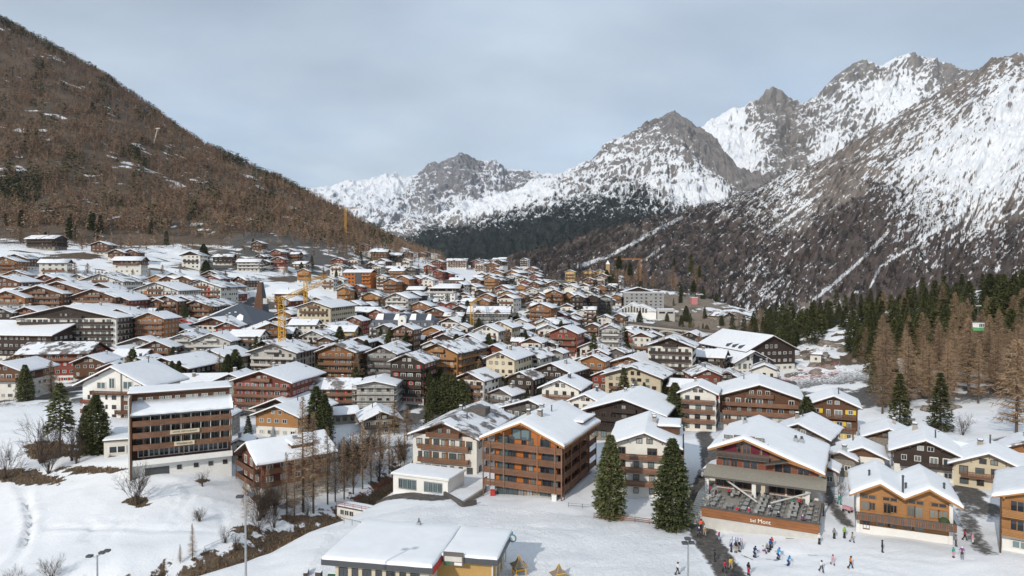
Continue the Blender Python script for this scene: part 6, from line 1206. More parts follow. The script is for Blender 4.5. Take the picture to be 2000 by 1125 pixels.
def proto(kind, n):
    L = []
    for i in range(n):
        if kind == 'larch': tr = larch_tris(20, 230 + 25 * i, 12, .060, .17 + .012 * i, 100 + i, .14, 1.2, .04 * i); mt = M['larch']
        elif kind == 'larchmid': tr = larch_tris(18, 110, 9, .16, .20, 200 + i, .10, 1.7, .05); mt = M['hlarch']
        elif kind == 'larchvil': tr = larch_tris(15, 150, 11, .12, .24, 250 + i, .12, 1.4, .0); mt = M['larch']
        elif kind == 'spruce': tr = conifer_tris(20, 46, 13, 8, .19, 300 + i); mt = M['needle']
        elif kind == 'sprucemid': tr = conifer_tris(18, 26, 9, 5, .19, 400 + i, sz=1.0); mt = M['needle']
        elif kind == 'pine': tr = conifer_tris(18, 60, 20, 9, .205, 500 + i, .04, .55, True); mt = M['pine']
        elif kind == 'gap': 
            tr = conifer_tris(16, 26, 7, 12, .2, 550 + i, .38, .6, True); mt = M['pine']
        L.append((trunk_mesh(20 if kind in ('larch', 'spruce') else 17, .32 if kind in ('larch', 'spruce', 'pine') else .22, i), tri_mesh('crown', tr, mt), {'larch': 20, 'larchmid': 18, 'larchvil': 15, 'spruce': 20, 'sprucemid': 18, 'pine': 18, 'gap': 16}[kind]))
    return L
for k_, n_ in (('larch', 5), ('larchmid', 5), ('larchvil', 4), ('spruce', 4), ('sprucemid', 4), ('pine', 3), ('gap', 1)): PR[k_] = proto(k_, n_)
rt_ = random.Random(99)
def tree(kind, x, y, z, h, label, cat, group, wf=1.0, name=None):
    tm, cm, ph = rt_.choice(PR[kind]); s = h / ph
    e = empty(name or {'larch': 'larch', 'larchmid': 'larch', 'larchvil': 'larch', 'spruce': 'spruce', 'sprucemid': 'spruce', 'pine': 'pine', 'gap': 'pine'}[kind], (x, y, z - .2), rt_.uniform(0, 6.28)); e.scale = (s * wf, s * wf, s); tag(e, label, cat, group)
    link('trunk', tm, e); link('crown', cm, e); return e
def tree_px(kind, px, top, base, label, wf=1.0, cat=None, group=None, **k):
    b = hit(px, base); h = (base - top) / F * b.y; return tree(kind, b.x, b.y, b.z, h, label, cat or ('larch' if 'larch' in kind else 'conifer'), group, wf, **k)
# ---- single trees that can be told apart
tree_px('pine', 1192, 846, 1010, 'big dense fir standing left, between the orange balcony building and its neighbour', .93)
tree_px('pine', 1312, 853, 1032, 'broader big dense fir standing right, beside the asphalt lane', 1.02)
tree_px('pine', 1318, 745, 840, 'dark fir between the half-timbered house and the narrow white balconied house', 1.2); tree_px('pine', 1575, 772, 862, 'dark fir left of the yellow-shuttered chalet', 1.3)
tree_px('spruce', 1757, 727, 842, 'left one of two dark firs above the barn at the wood edge', 1.25); tree_px('spruce', 1836, 725, 842, 'right one of two dark firs above the dark brown chalet', 1.25)
tree_px('spruce', 1218, 716, 800, 'pointed spruce before the cream house roof', 1.3); tree_px('spruce', 1258, 745, 800, 'small spruce right of the pointed spruce before the cream house', 1.2)
tree_px('pine', 618, 752, 855, 'tall green spruce right of the amber wood and cream house', 1.1); tree_px('pine', 634, 768, 860, 'second green spruce close behind the green awning', 1.0)
for i, (x_, t_, b_) in enumerate(((852, 735, 806), (868, 728, 806), (884, 730, 806), (902, 738, 806))): tree_px('pine', x_, t_, b_, ('leftmost', 'second from left', 'third from left', 'rightmost')[i] + ' of the four dark green firs in the centre of the village', 1.3)
tree_px('spruce', 838, 762, 852, 'slim pointed spruce before the four dark firs', .9); tree_px('gap', 118, 745, 893, 'tall pine with bare double stem left of the brown balcony hotel', 1.0); tree_px('pine', 188, 768, 884, 'dense dark pine between the bare tree and the brown balcony hotel', 1.1); tree_px('pine', 168, 790, 886, 'smaller dark pine touching the dense one near the hotel', .8)
tree_px('pine', 398, 476, 512, 'upper dark pine above the brown tower block', 1.5); tree_px('pine', 402, 508, 540, 'lower dark pine just above the brown tower block', 1.7)
for x_, t_, b_, l_ in ((90, 652, 694, 'green pine before the big white apartment block'), (1160, 648, 708, 'tall brownish-green spruce left of the scaffolded pale tall house'), (1221, 640, 690, 'slim dark spruce left of the gorge'), (1072, 742, 800, 'dark fir left of the white house with three brown balconies'), (1030, 756, 800, 'low dark fir beside the long grey roofs'), (1142, 722, 762, 'small dark spruce beside the white balconied house'),
    (925, 740, 790, 'slim green fir by the tall cream house'), (722, 655, 700, 'pale grey pine left of the mansard hotel'), (705, 700, 745, 'dark spruce near the grey chalet'), (997, 615, 660, 'round dark pine right of the scaffolded grey hotel'), (705, 490, 515, 'dark fir on the slope by the red chalet'), (470, 690, 720, 'small fir in the lane behind the hotel'), (568, 610, 640, 'small spruce left of the cream hotel'), (622, 640, 680, 'dark spruce before the cream hotel'), (485, 810, 860, 'small dark spruce beside the brown balcony hotel'), (1185, 527, 560, 'dark pine beside the knoll tower'), (1200, 530, 562, 'second dark pine right of the knoll tower')):
    tree_px('pine' if 'pine' in l_ else 'spruce', x_, t_, b_, l_, 1.3)
# ---- trees scattered through the village
def away(x, y, r): return all(math.hypot(x - a, y - b) > rr * .8 + r for a, b, rr, *_ in PLACED)
k = 0
for i in range(4000):
    px, py = rt_.uniform(20, 1420), rt_.uniform(520, 790); g = hit(px, py)
    if g.y < 215 or not away(g.x, g.y, 1.0) or any(inpx(px, py, kp) for kp in KEEP[:6]): continue
    kind = rt_.choice(('larchvil', 'pine', 'spruce', 'pine')) if px > 560 or py > 600 else 'larchvil'
    o = tree(kind, g.x, g.y, g.z, rt_.uniform(6, 13), None, 'larch' if kind == 'larchvil' else 'conifer', {'larchvil': 'bare larches in the village', 'pine': 'pines in the village', 'spruce': 'spruces in the village'}[kind], rt_.uniform(.9, 1.4)); k += 1
    REG.append(dict(o=o, px=px, py=py, d=g.y, desc={'larchvil': 'bare brown larch', 'pine': 'dark round pine', 'spruce': 'dark pointed spruce'}[kind], label=None, tree=1))
    if k >= 290: break
print('village trees', k)
# ---- wood on the right
def scatter_poly(poly, n, kinds, hr, lab, cat, grp, wf=(.9, 1.2), sep=2.5, used=[], ymin=176):
    xs_ = [p[0] for p in poly]; ys_ = [p[1] for p in poly]; c = 0
    for i in range(n * 30):
        px, py = rt_.uniform(min(xs_), max(xs_)), rt_.uniform(min(ys_), max(ys_))
        if not inpx(px, py, poly): continue
        g = hit(px, py)
        if g.y > 950 or g.y < ymin: continue
        if any(abs(g.x - a) < sep and abs(g.y - b_) < sep for a, b_ in used) or not away(g.x, g.y, .5): continue
        if dist_poly(np.array([g.x]), np.array([g.y]), SLOPE)[0] < 9: continue
        used.append((g.x, g.y)); tree(rt_.choice(kinds), g.x, g.y, g.z, rt_.uniform(*hr), lab, cat, grp, rt_.uniform(*wf)); c += 1
        if c >= n: break
    return c
SLOPE = [base_hit(px, py, _gb) for px, py in ((1645, 650), (1600, 720), (1560, 745))]
print(scatter_poly([(1490, 655), (1560, 640), (1700, 640), (1850, 600), (2100, 590), (2100, 660), (1850, 700), (1700, 700), (1560, 690)], 150, ('spruce', 'spruce', 'pine', 'sprucemid'), (11, 21), 'dark green conifer in the wood on the right-hand slope', 'conifer', 'spruces of the right-hand wood', (.85, 1.15), 3.0))
print(scatter_poly([(1480, 660), (1560, 655), (1700, 655), (2100, 610), (2100, 760), (1700, 770), (1640, 730), (1480, 690)], 52, ('larch',), (14, 24), 'bare orange-brown larch higher up in the wood on the right-hand slope', 'larch', 'larches higher in the right-hand wood', (1.0, 1.4), 3.5))
print(scatter_poly([(1690, 745), (1900, 710), (2150, 700), (2150, 860), (1990, 800), (1850, 800), (1760, 800), (1690, 820)], 48, ('larch',), (15, 26), 'tall bare orange-brown larch low in the right-hand wood behind the chalets', 'larch', 'tall larches behind the right-hand chalets', (1.0, 1.35), 4.0))
print(scatter_poly([(1700, 700), (1850, 680), (2100, 670), (2100, 760), (1700, 780)], 26, ('spruce', 'pine'), (8, 18), 'dark conifer standing between the larches low in the right-hand wood', 'conifer', 'conifers between the right-hand larches', (.9, 1.2), 3.0, ymin=190))
print(scatter_poly([(1490, 625), (1600, 600), (1720, 600), (1720, 650), (1600, 660), (1500, 665)], 38, ('spruce', 'pine', 'sprucemid'), (9, 16), 'olive-green conifer at the left end of the right-hand wood', 'conifer', 'conifers at the left end of the wood', (1.0, 1.4), 3.0, ymin=260))
print(scatter_poly([(1430, 640), (1500, 620), (1500, 660), (1430, 670)], 14, ('larch', 'spruce'), (10, 16), 'tree at the gorge edge beside the wood', 'tree', 'trees at the gorge edge', (1.1, 1.5)))
print(scatter_poly([(1230, 660), (1420, 660), (1400, 700), (1240, 690)], 24, ('larchvil',), (8, 14), 'bare brown tree in the gorge below the bridge', 'tree', 'bare trees in the gorge', (1.1, 1.5)))
print(scatter_poly([(1100, 560), (1200, 548), (1420, 560), (1420, 575), (1200, 562)], 34, ('larchmid',), (12, 18), 'bare brown larch on the wooded knoll above the village', 'larch', 'larches on the knoll', (1.2, 1.5), ymin=480))
print(scatter_poly([(640, 470), (800, 480), (860, 500), (700, 505), (640, 490)], 30, ('larchmid',), (14, 20), 'bare brown larch on the spur above the village', 'larch', 'larches on the spur above the village', (1.1, 1.4)))
# tall thin larches in front of the ravine
for i, (px, t_, b_) in enumerate([(523, 905, 985), (592, 770, 1000), (612, 800, 1002), (560, 880, 1005), (575, 900, 1008), (640, 830, 985), (655, 860, 980), (672, 850, 975), (690, 840, 965), (708, 820, 955), (725, 850, 945), (742, 800, 935), (760, 830, 925), (778, 850, 915), (790, 840, 905), (480, 930, 1030), (1985, 660, 850), (376, 1020, 1095), (352, 1060, 1100), (795, 790, 860), (770, 780, 850), (930, 735, 800), (945, 750, 800), (912, 745, 800), (1150, 690, 735)]):
    tree_px('larch' if b_ > 880 else 'larchvil', px, t_, b_, 'thin bare larch in the ravine before the red-brown and white houses' if 500 < px < 800 and b_ > 880 else {480: 'thin bare larch hiding the lower part of the tall floodlight pole', 1985: 'solitary bare larch at the right edge behind the beige-gabled chalet', 376: 'taller slender bare sapling on the snowfield bank', 352: 'shorter slender bare sapling on the snowfield bank'}.get(px, 'bare larch left of the ravine') if b_ > 840 else 'bare brown larch between the centre houses', .75 if b_ > 880 else 1.1, group='thin larches in the ravine' if 500 < px < 800 and b_ > 880 else ('saplings on the snowfield bank' if px < 500 else 'bare larches between the centre houses'))
# ---- bare broadleaf trees and bushes
def bush_tris(h, spread, n, depth, seed, w0=.09, up=1.1):
    g = np.random.RandomState(seed); out = []
    def grow(p, d, l, w, dep):
        q = p + d * l; s = np.cross(d, g.randn(3)); s /= np.linalg.norm(s) + 1e-6; s2 = np.cross(d, s); out.append([p - s * w, q, p + s * w]); out.append([p - s2 * w, q, p + s2 * w])
        if dep == 0: return
        for _ in range(4 if dep > 1 else 5):
            u = g.uniform(.35, 1); nd_ = d + g.randn(3) * .45 * spread; nd_[2] += .15; nd_ /= np.linalg.norm(nd_); grow(p + d * l * u, nd_, l * g.uniform(.5, .8), w * .55, dep - 1)
    for i in range(n):
        a = g.rand() * 6.283; d = np.array([math.cos(a) * spread * g.rand(), math.sin(a) * spread * g.rand(), up]); d /= np.linalg.norm(d); grow(np.array([g.uniform(-.3, .3), g.uniform(-.3, .3), -.2]), d, h * .45 * g.uniform(.7, 1.1), w0, depth)
    o = np.array(out); o[..., 2] *= h / max(o[..., 2].max(), .1); return o
for i, (px, t_, b_, sp, n, lab) in enumerate([(265, 893, 985, 1.0, 12, 'bare many-stemmed tree on its earth mound in the middle of the snowfield'), (80, 795, 905, 1.1, 10, 'wide bare broadleaf tree left of the pines'), (140, 800, 900, .8, 9, 'bare tree between the two pines'), (95, 850, 925, .9, 12, 'low bare bush on the brown bank at left'), (100, 1078, 1135, 1.0, 12, 'bare bush at the lower left near the floodlight'), (30, 1095, 1140, 1.0, 8, 'small bare bush in the lower left corner'), (390, 985, 1018, 1.2, 14, 'round grey bare bush beside the ski track'), (395, 908, 950, .9, 8, 'small bare bush before the white hotel basement'), (505, 975, 1040, .8, 9, 'bare shrub on the left ravine bank'), (535, 985, 1030, .8, 9, 'bare shrub below the red-brown house'), (570, 985, 1022, .8, 9, 'bare shrub right of the pole in the ravine'), (440, 1020, 1060, .8, 8, 'dry bush left of the tall pole'), (600, 960, 1008, .8, 9, 'bare shrub in the middle of the ravine'), (460, 1040, 1075, .9, 8, 'dry shrub behind the tall pole'), (1880, 800, 850, 1.0, 10, 'fine bare tree above the beige-gabled chalet'), (1640, 930, 975, .7, 7, 'bare shrub beside the terrace corner'), (270, 540, 575, 1.1, 9, 'bare tree on the snow meadow by the small dark chalet'), (150, 845, 905, .9, 9, 'bare shrub at the foot of the dense pine'), (10, 850, 935, 1.0, 10, 'bare shrub at the left edge'), (740, 880, 940, .9, 8, 'bare bush near the stone house'), (690, 890, 950, .9, 8, 'bare bush below the dark low roof')]):
    b = hit(px, b_); h = (b_ - t_) / F * b.y; o = empty('bare_tree' if h > 5 else 'bare_bush', b); tag(o, lab, 'tree' if h > 5 else 'bush')
    tr = bush_tris(h, sp, n, 3, 700 + i, .035 * max(1, h / 4)); link('branches', tri_mesh('branches', tr, M['bare'] if i != 6 else M['bark']), o)
    t2 = MB(); [t2.tube((0, 0, -.4), (math.cos(a) * .3, math.sin(a) * .3, h * .3), .10 * h / 6 + .03, .03, M['bark'], 5) for a in (0, 1.7, 3.4, 5.0)]; t2.build('stem', o)
BP = [(tri_mesh('branches', bush_tris(6, .85 + .1 * i, 8, 3, 900 + i, .07), M['bare']), i) for i in range(6)]
_sm = MB(); [_sm.tube((0, 0, -.4), (math.cos(a) * .5, math.sin(a) * .5, 2.2), .12, .05, M['bark'], 5) for a in (0, 1.3, 2.6, 3.9, 5.2)]; _sm = _sm.mesh('stem')
for i in range(62):
    t_ = rt_.random(); px = 505 + 300 * t_ + rt_.uniform(-14, 14); py = 1012 - 105 * t_ + rt_.uniform(-42, 12) - (25 if t_ > .25 else 0); g_ = hit(px, py)
    if not away(g_.x, g_.y, .3): continue
    o = empty('bare_thicket_tree', g_, rt_.uniform(0, 6)); s_ = rt_.uniform(.55, 1.35); o.scale = (s_, s_, s_ * rt_.uniform(.9, 1.3)); tag(o, 'bare brown scrub tree in the thicket filling the ravine', 'tree', 'thicket trees in the ravine'); link('branches', rt_.choice(BP)[0], o); link('stem', _sm, o)
# ---- forests: nearest trees single, the rest as one object each
def merge(name, tris, pos, sc_, m, tintb=0.0):
    n, k = len(pos), len(tris[0]); out = np.empty((n, k, 3, 3)); rz = np.random.rand(n) * 6.283; c, s = np.cos(rz), np.sin(rz); pi = np.random.randint(len(tris), size=n)
    T = np.stack(tris)[pi] * sc_[:, None, None, None]
    out[..., 0] = T[..., 0] * c[:, None, None] - T[..., 1] * s[:, None, None]; out[..., 1] = T[..., 0] * s[:, None, None] + T[..., 1] * c[:, None, None]; out[..., 2] = T[..., 2]
    out += pos[:, None, None, :]; tint = np.repeat(np.random.rand(n), k); return link(name, tri_mesh(name, out.reshape(-1, 3, 3), m, tint))
g = np.random.RandomState(11); n = 95000
X = g.uniform(-1500, -60, n); Y = g.uniform(440, 1560, n); Z = bil(GX, GY, GZ, X, Y); px, py = project(X, Y, Z)
ok = (px > -60) & (px < 870) & (py > 0) & (py < 520)
lim = np.interp(px, [0, 300, 450, 600, 700, 800, 860], [440, 452, 458, 470, 478, 492, 505]); dens = sstep(lim + 14, lim - 10, py) * (0.25 + 0.75 * sstep(-0.25, 0.15, fbm(X / 60, Y / 60, 4, 5) - 0.1)) * np.clip((900 / Y) ** .6, 0, 1) * .8
dens = np.maximum(dens, .05 * (py < lim + 45))
ok &= g.rand(n) < dens; X, Y, Z, px, py = X[ok], Y[ok], Z[ok], px[ok], py[ok]
dark = (g.rand(len(X)) < .05) | ((fbm(px / 60, py / 60, 3, 88) > .17) & (g.rand(len(X)) < .35)) | ((np.hypot((px - 40) / 45, (py - 370) / 40) < 1) & (g.rand(len(X)) < .7)) | ((py < np.interp(px, [0, 200, 400, 600], [60, 150, 290, 390])) & (g.rand(len(X)) < .35))
H = g.uniform(9, 18, len(X)) * np.interp(Y, [500, 1500], [1.0, .9]); pos = np.stack([X, Y, Z - .3], 1)
il = np.where(~dark)[0]; ic = np.where(dark)[0]; il = il[np.argsort(Y[il])]; ic = ic[np.argsort(Y[ic])]
for i in il[:12]: tree('larchmid', *pos[i], H[i] * 1.05, 'bare brown larch on the lower edge of the left-hand forest', 'larch', 'nearest larches of the left-hand forest', 1.25)
for i in ic[:25]: tree('sprucemid', *pos[i], H[i] * 1.05, 'dark conifer in the lower part of the left-hand forest', 'conifer', 'nearest conifers of the left-hand forest', 1.2)
def far_larch(s): 
    t = larch_tris(1, 17, 1, .055, .27, s, .12, .2, .05); return t
o = merge('larch_forest', [far_larch(i) for i in range(6)], pos[il[12:]], H[il[12:]], M['hlarch']); tag(o, kind='stuff')
o = merge('conifer_forest', [np.concatenate([conifer_tris(1, 7, 4, 1, .17, i, .05, .16)]) for i in range(4)], pos[ic[25:]], H[ic[25:]], M['needle']); tag(o, kind='stuff')
print('left forest', len(il), len(ic))
def slope_forest(name, FX, sel, n, hr, m, seed, tri, clump=None):
    g = np.random.RandomState(seed); idx = np.argwhere(sel)
    if len(idx) == 0: return
    w = g.randint(len(idx), size=n); ii = idx[w]; a = g.rand(n, 1); b_ = g.rand(n, 1); S = np.stack([FX['X'], FX['Y'], FX['Z']], -1)
    i0 = ii[:, 0].clip(0, S.shape[0] - 2); j0 = ii[:, 1].clip(0, S.shape[1] - 2); p = S[i0, j0] + a * (S[i0 + 1, j0] - S[i0, j0]) + b_ * (S[i0, j0 + 1] - S[i0, j0])
    o = merge(name, tri, p, g.uniform(hr[0], hr[1], n), m); tag(o, kind='stuff'); return o
Fx, sn_, fo = FB
spike = [conifer_tris(1, 4, 3, 1, .2, i, .1, .3) for i in range(4)]
slope_forest('middle_mountain_forest', Fx, (fo > .4) & (Fx['PY'] > 350), 15000, (12, 24), M['fcon'], 5, spike)
Fx, sn_, fo = FA
slope_forest('right_mountain_forest', Fx, (fo > .45) & (Fx['PX'] > 1000) & (Fx['PX'] < 2060) & (Fx['PY'] < 640) & (sn_ < 2), 26000, (8, 16), M['ftree'], 6, [larch_tris(1, 7, 0, .05, .22, i, .15) for i in range(5)])
slope_forest('right_mountain_scattered_trees', Fx, (fo > .12) & (Fx['PX'] > 1000) & (Fx['PX'] < 2060) & (Fx['PY'] > 300) & (Fx['PY'] < 640), 6000, (7, 13), M['fcon'], 7, spike)
print('trees', round(time.time() - T0, 1))

# ---- dry grass and scrub on the snow-free ground near the camera
g = np.random.RandomState(77); idx = np.argwhere((bare > .62) & (YY < 175) & (YY > 60) & (PXG > -40) & (PXG < 860) & (rock < .5)); n = 9000
if len(idx):
    ii = idx[g.randint(len(idx), size=n)]; bx = XX[ii[:, 0], ii[:, 1]] + g.uniform(-.4, .4, n); by = YY[ii[:, 0], ii[:, 1]] + g.uniform(-.4, .4, n); bz = bil(GX, GY, GZ, bx, by); T = np.empty((n, 3, 3)); a = g.rand(n) * 6.283; h_ = g.uniform(.15, .75, n) ** 1.3; w_ = g.uniform(.05, .16, n)
    T[:, 0] = np.stack([bx - np.cos(a) * w_, by - np.sin(a) * w_, bz - .05], 1); T[:, 2] = np.stack([bx + np.cos(a) * w_, by + np.sin(a) * w_, bz - .05], 1); T[:, 1] = np.stack([bx + g.uniform(-.2, .2, n), by + g.uniform(-.2, .2, n), bz + h_], 1)
    tag(link('dry_scrub', tri_mesh('dry_scrub', T, leafmat('dry_grass', (0.07, 0.045, 0.028), (0.30, 0.21, 0.12)))), kind='stuff')
# ================================================================== people
def skin_mesh(name, pts, edges, m, sub=1):
    me = bpy.data.meshes.new(name + '_src'); me.from_pydata([p[0] for p in pts], edges, []); o = bpy.data.objects.new('skin_src', me); COL.objects.link(o)
    md = o.modifiers.new('skin', 'SKIN'); md.use_smooth_shade = True; sv = me.skin_vertices[0].data
    for i, p in enumerate(pts): sv[i].radius = (p[1], p[2] if len(p) > 2 else p[1]); sv[i].use_root = (i == 0)
    if sub: s = o.modifiers.new('sub', 'SUBSURF'); s.levels = sub; s.render_levels = sub
    dg = bpy.context.evaluated_depsgraph_get(); dg.update(); r = bpy.data.meshes.new_from_object(o.evaluated_get(dg)); r.name = name
    bpy.data.objects.remove(o); bpy.data.meshes.remove(me); r.materials.clear(); r.materials.append(m); return r
def pose(kind):
    lean = {'stand': 0, 'walk': -.05, 'ski': -.22, 'sit': 0}[kind]; hz = {'stand': .93, 'walk': .92, 'ski': .84, 'sit': .5}[kind]
    J = dict(pel=(0, 0, hz), sp=(0, lean * .5, hz + .25), ch=(0, lean, hz + .43), nk=(0, lean * 1.1, hz + .56), hd=(0, lean * 1.3 - .02, hz + .66), top=(0, lean * 1.3 - .01, hz + .77))
    for s, n in ((-1, 'l'), (1, 'r')):
        J['sh' + n] = (s * .19, lean, hz + .49); J['hp' + n] = (s * .095, 0, hz - .04)
        if kind == 'stand': J['kn' + n] = (s * .11, -.01, .48); J['an' + n] = (s * .12, 0, .09); J['el' + n] = (s * .27, .02, hz + .22); J['wr' + n] = (s * .27, -.10, hz + .0)
        elif kind == 'walk': J['kn' + n] = (s * .10, -.16 * s - .05, .49); J['an' + n] = (s * .10, -.24 * s + (.08 if s < 0 else 0), .10 if s > 0 else .13); J['el' + n] = (s * .26, .12 * s, hz + .22); J['wr' + n] = (s * .25, .12 * s - .12, hz + .03)
        elif kind == 'ski': J['kn' + n] = (s * .12, -.20, .48); J['an' + n] = (s * .12, -.02, .10); J['el' + n] = (s * .30, lean - .04, hz + .24); J['wr' + n] = (s * .30, lean - .28, hz + .16)
        else: J['kn' + n] = (s * .12, -.44, .50); J['an' + n] = (s * .12, -.46, .09); J['el' + n] = (s * .26, -.04, hz + .24); J['wr' + n] = (s * .20, -.26, hz + .22)
    return J
M['skin'] = mat('skin', (.48, .28, .20), .6, var=.05); M['boot'] = mat('boot', (.04, .04, .045), .5)
JC = {'red': (.50, .03, .03), 'blue': (.02, .09, .35), 'black': (.018, .018, .022), 'teal': (.02, .28, .25), 'yellow': (.62, .42, .04), 'white': (.65, .65, .66), 'pink': (.62, .32, .36), 'orange': (.62, .18, .03), 'grey': (.22, .23, .25), 'green': (.20, .42, .05), 'navy': (.02, .03, .10), 'purple': (.20, .05, .16), 'tan': (.36, .28, .17), 'crimson': (.42, .02, .06), 'neon': (.85, .10, .03), 'azure': (.03, .26, .55)}
for k, c in JC.items(): M['j' + k] = mat(k + '_cloth', c, .8, var=.08)
PM = {}
def person_meshes(kind):
    J = pose(kind); P_ = []; E = []; ix = {}
    def ad(k, r, r2=None, par=None):
        ix[k] = len(P_); P_.append((J[k], r, r2 or r)); 
        if par: E.append((ix[par], ix[k]))
    ad('pel', .12, .10); ad('sp', .12, .09, 'pel'); ad('ch', .14, .10, 'sp'); ad('nk', .055, .055, 'ch'); ad('hd', .085, .095, 'nk'); ad('top', .07, .08, 'hd')
    for n in 'lr':
        ad('sh' + n, .06, None, 'ch'); ad('el' + n, .042, None, 'sh' + n); ad('wr' + n, .028, None, 'el' + n); s = -1 if n == 'l' else 1
        w = Vector(J['wr' + n]); d = (w - Vector(J['el' + n])).normalized(); J['pm' + n] = tuple(w + d * .075); ad('pm' + n, .034, .016, 'wr' + n)
        side = d.cross(Vector((0, 0, 1)) if abs(d.z) < .8 else Vector((0, 1, 0))).normalized()
        for f in range(4):
            k = f'f{f}' + n; J[k] = tuple(Vector(J['pm' + n]) + d * (.03, .04, .036, .025)[f] + side * (-.027 + .018 * f)); J[k + 'b'] = tuple(Vector(J[k]) + d * .025 + Vector((0, 0, -.018))); ad(k, .009, None, 'pm' + n); ad(k + 'b', .007, None, k)
        J['th' + n] = tuple(w + d * .03 - side * .045); ad('th' + n, .010, None, 'wr' + n)
        ad('hp' + n, .085, None, 'pel'); ad('kn' + n, .055, None, 'hp' + n); ad('an' + n, .038, None, 'kn' + n); J['ft' + n] = (J['an' + n][0], J['an' + n][1] - .17, .04); ad('ft' + n, .035, .03, 'an' + n)
    body = skin_mesh('body', P_, E, M['skin'])
    def sub(keys, links): i2 = {k: i for i, (k, *_) in enumerate(keys)}; return [(J[k], *r) for k, *r in keys], [(i2[a], i2[b_]) for a, b_ in links]
    kj = [('ch', .175, .135), ('sp', .16, .125), ('pel', .155, .125), ('nk', .075, .075)] + [(a + n, r, r) for n in 'lr' for a, r in (('sh', .085), ('el', .062), ('wr', .045))]
    jk = sub(kj, [('ch', 'sp'), ('sp', 'pel'), ('ch', 'nk')] + [e for n in 'lr' for e in (('ch', 'sh' + n), ('sh' + n, 'el' + n), ('el' + n, 'wr' + n))])
    kt = [('pel', .135, .115)] + [(a + n, r, r) for n in 'lr' for a, r in (('hp', .105), ('kn', .078), ('an', .07))]
    tr = sub(kt, [e for n in 'lr' for e in (('pel', 'hp' + n), ('hp' + n, 'kn' + n), ('kn' + n, 'an' + n))])
    hd = Vector(J['hd']); hm = MB(); hm.smooth = True; hm.ball((hd.x, hd.y + .02, hd.z + .035), .125, M['boot'], 10, 7, (1, 1.1, 1.05)); hm2 = hm.mesh('helmet')
    gg = MB(); gg.box(hd.x - .075, hd.x + .075, hd.y - .13, hd.y - .09, hd.z + .0, hd.z + .055, M['glass']); gg2 = gg.mesh('goggles')
    BT = []
    for n in 'lr': bt = MB(); BT.append(bt); a = J['an' + n]; bt.box(a[0] - .055, a[0] + .055, a[1] - .2, a[1] + .09, 0.02, .12, M['boot']); bt.box(a[0] - .06, a[0] + .06, a[1] - .07, a[1] + .085, .1, .3, M['boot'])
    sk = MB(); a = J['anl']; sk.box(-.045, .045, -.85, .75, 0, .02, M['jblue']); sk.add([(-.045, -.85, 0), (.045, -.85, 0), (0, -1.02, .09), (-.045, -.85, .02), (.045, -.85, .02), (0, -1.02, .11)], [(0, 1, 2), (3, 5, 4), (0, 2, 5, 3), (1, 4, 5, 2)], M['jblue'])
    return dict(J=J, body=body, jacket=jk, trousers=tr, helmet=hm2, goggles=gg2, boots=[b_.mesh('boot') for b_ in BT], ski=sk.mesh('ski'), jm={}, tm={}, hmm={})
for k in ('stand', 'walk', 'ski', 'sit'): PM[k] = person_meshes(k)
def recol(me, m):
    c = me.copy(); c.materials.clear(); c.materials.append(m); return c
def person(x, y, z, yaw, kind, jc, tc, label, hc='black', h=1.0, group=None, skis=False, poles=False):
    q = PM[kind]; e = empty('person', (x, y, z), yaw); e.scale = (h, h, h); tag(e, label, 'person', group)
    if jc not in q['jm']: q['jm'][jc] = skin_mesh('jacket', *q['jacket'], M['j' + jc]) if not q['jm'] else recol(next(iter(q['jm'].values())), M['j' + jc])
    if tc not in q['tm']: q['tm'][tc] = skin_mesh('trousers', *q['trousers'], M['j' + tc]) if not q['tm'] else recol(next(iter(q['tm'].values())), M['j' + tc])
    if hc not in q['hmm']: q['hmm'][hc] = recol(q['helmet'], M['j' + hc])
    link('body', q['body'], e); link('jacket', q['jm'][jc], e); link('trousers', q['tm'][tc], e); link('helmet', q['hmm'][hc], e); link('goggles', q['goggles'], e); [link('boot', b_, e) for b_ in q['boots']]
    if skis or kind == 'ski':
        for n in 'lr': a = q['J']['an' + n]; link('ski', q['ski'], e, (a[0], a[1] - .05, 0))
    if poles or kind == 'ski':
        for n, s in (('l', -1), ('r', 1)):
            p = q['J']['pm' + n]; b = MB(); b.tube((p[0], p[1], p[2] + .05), (p[0] + s * .12, p[1] + .12, .02), .010, .008, M['boot'], 5); b.build('ski_pole', e)
    return e
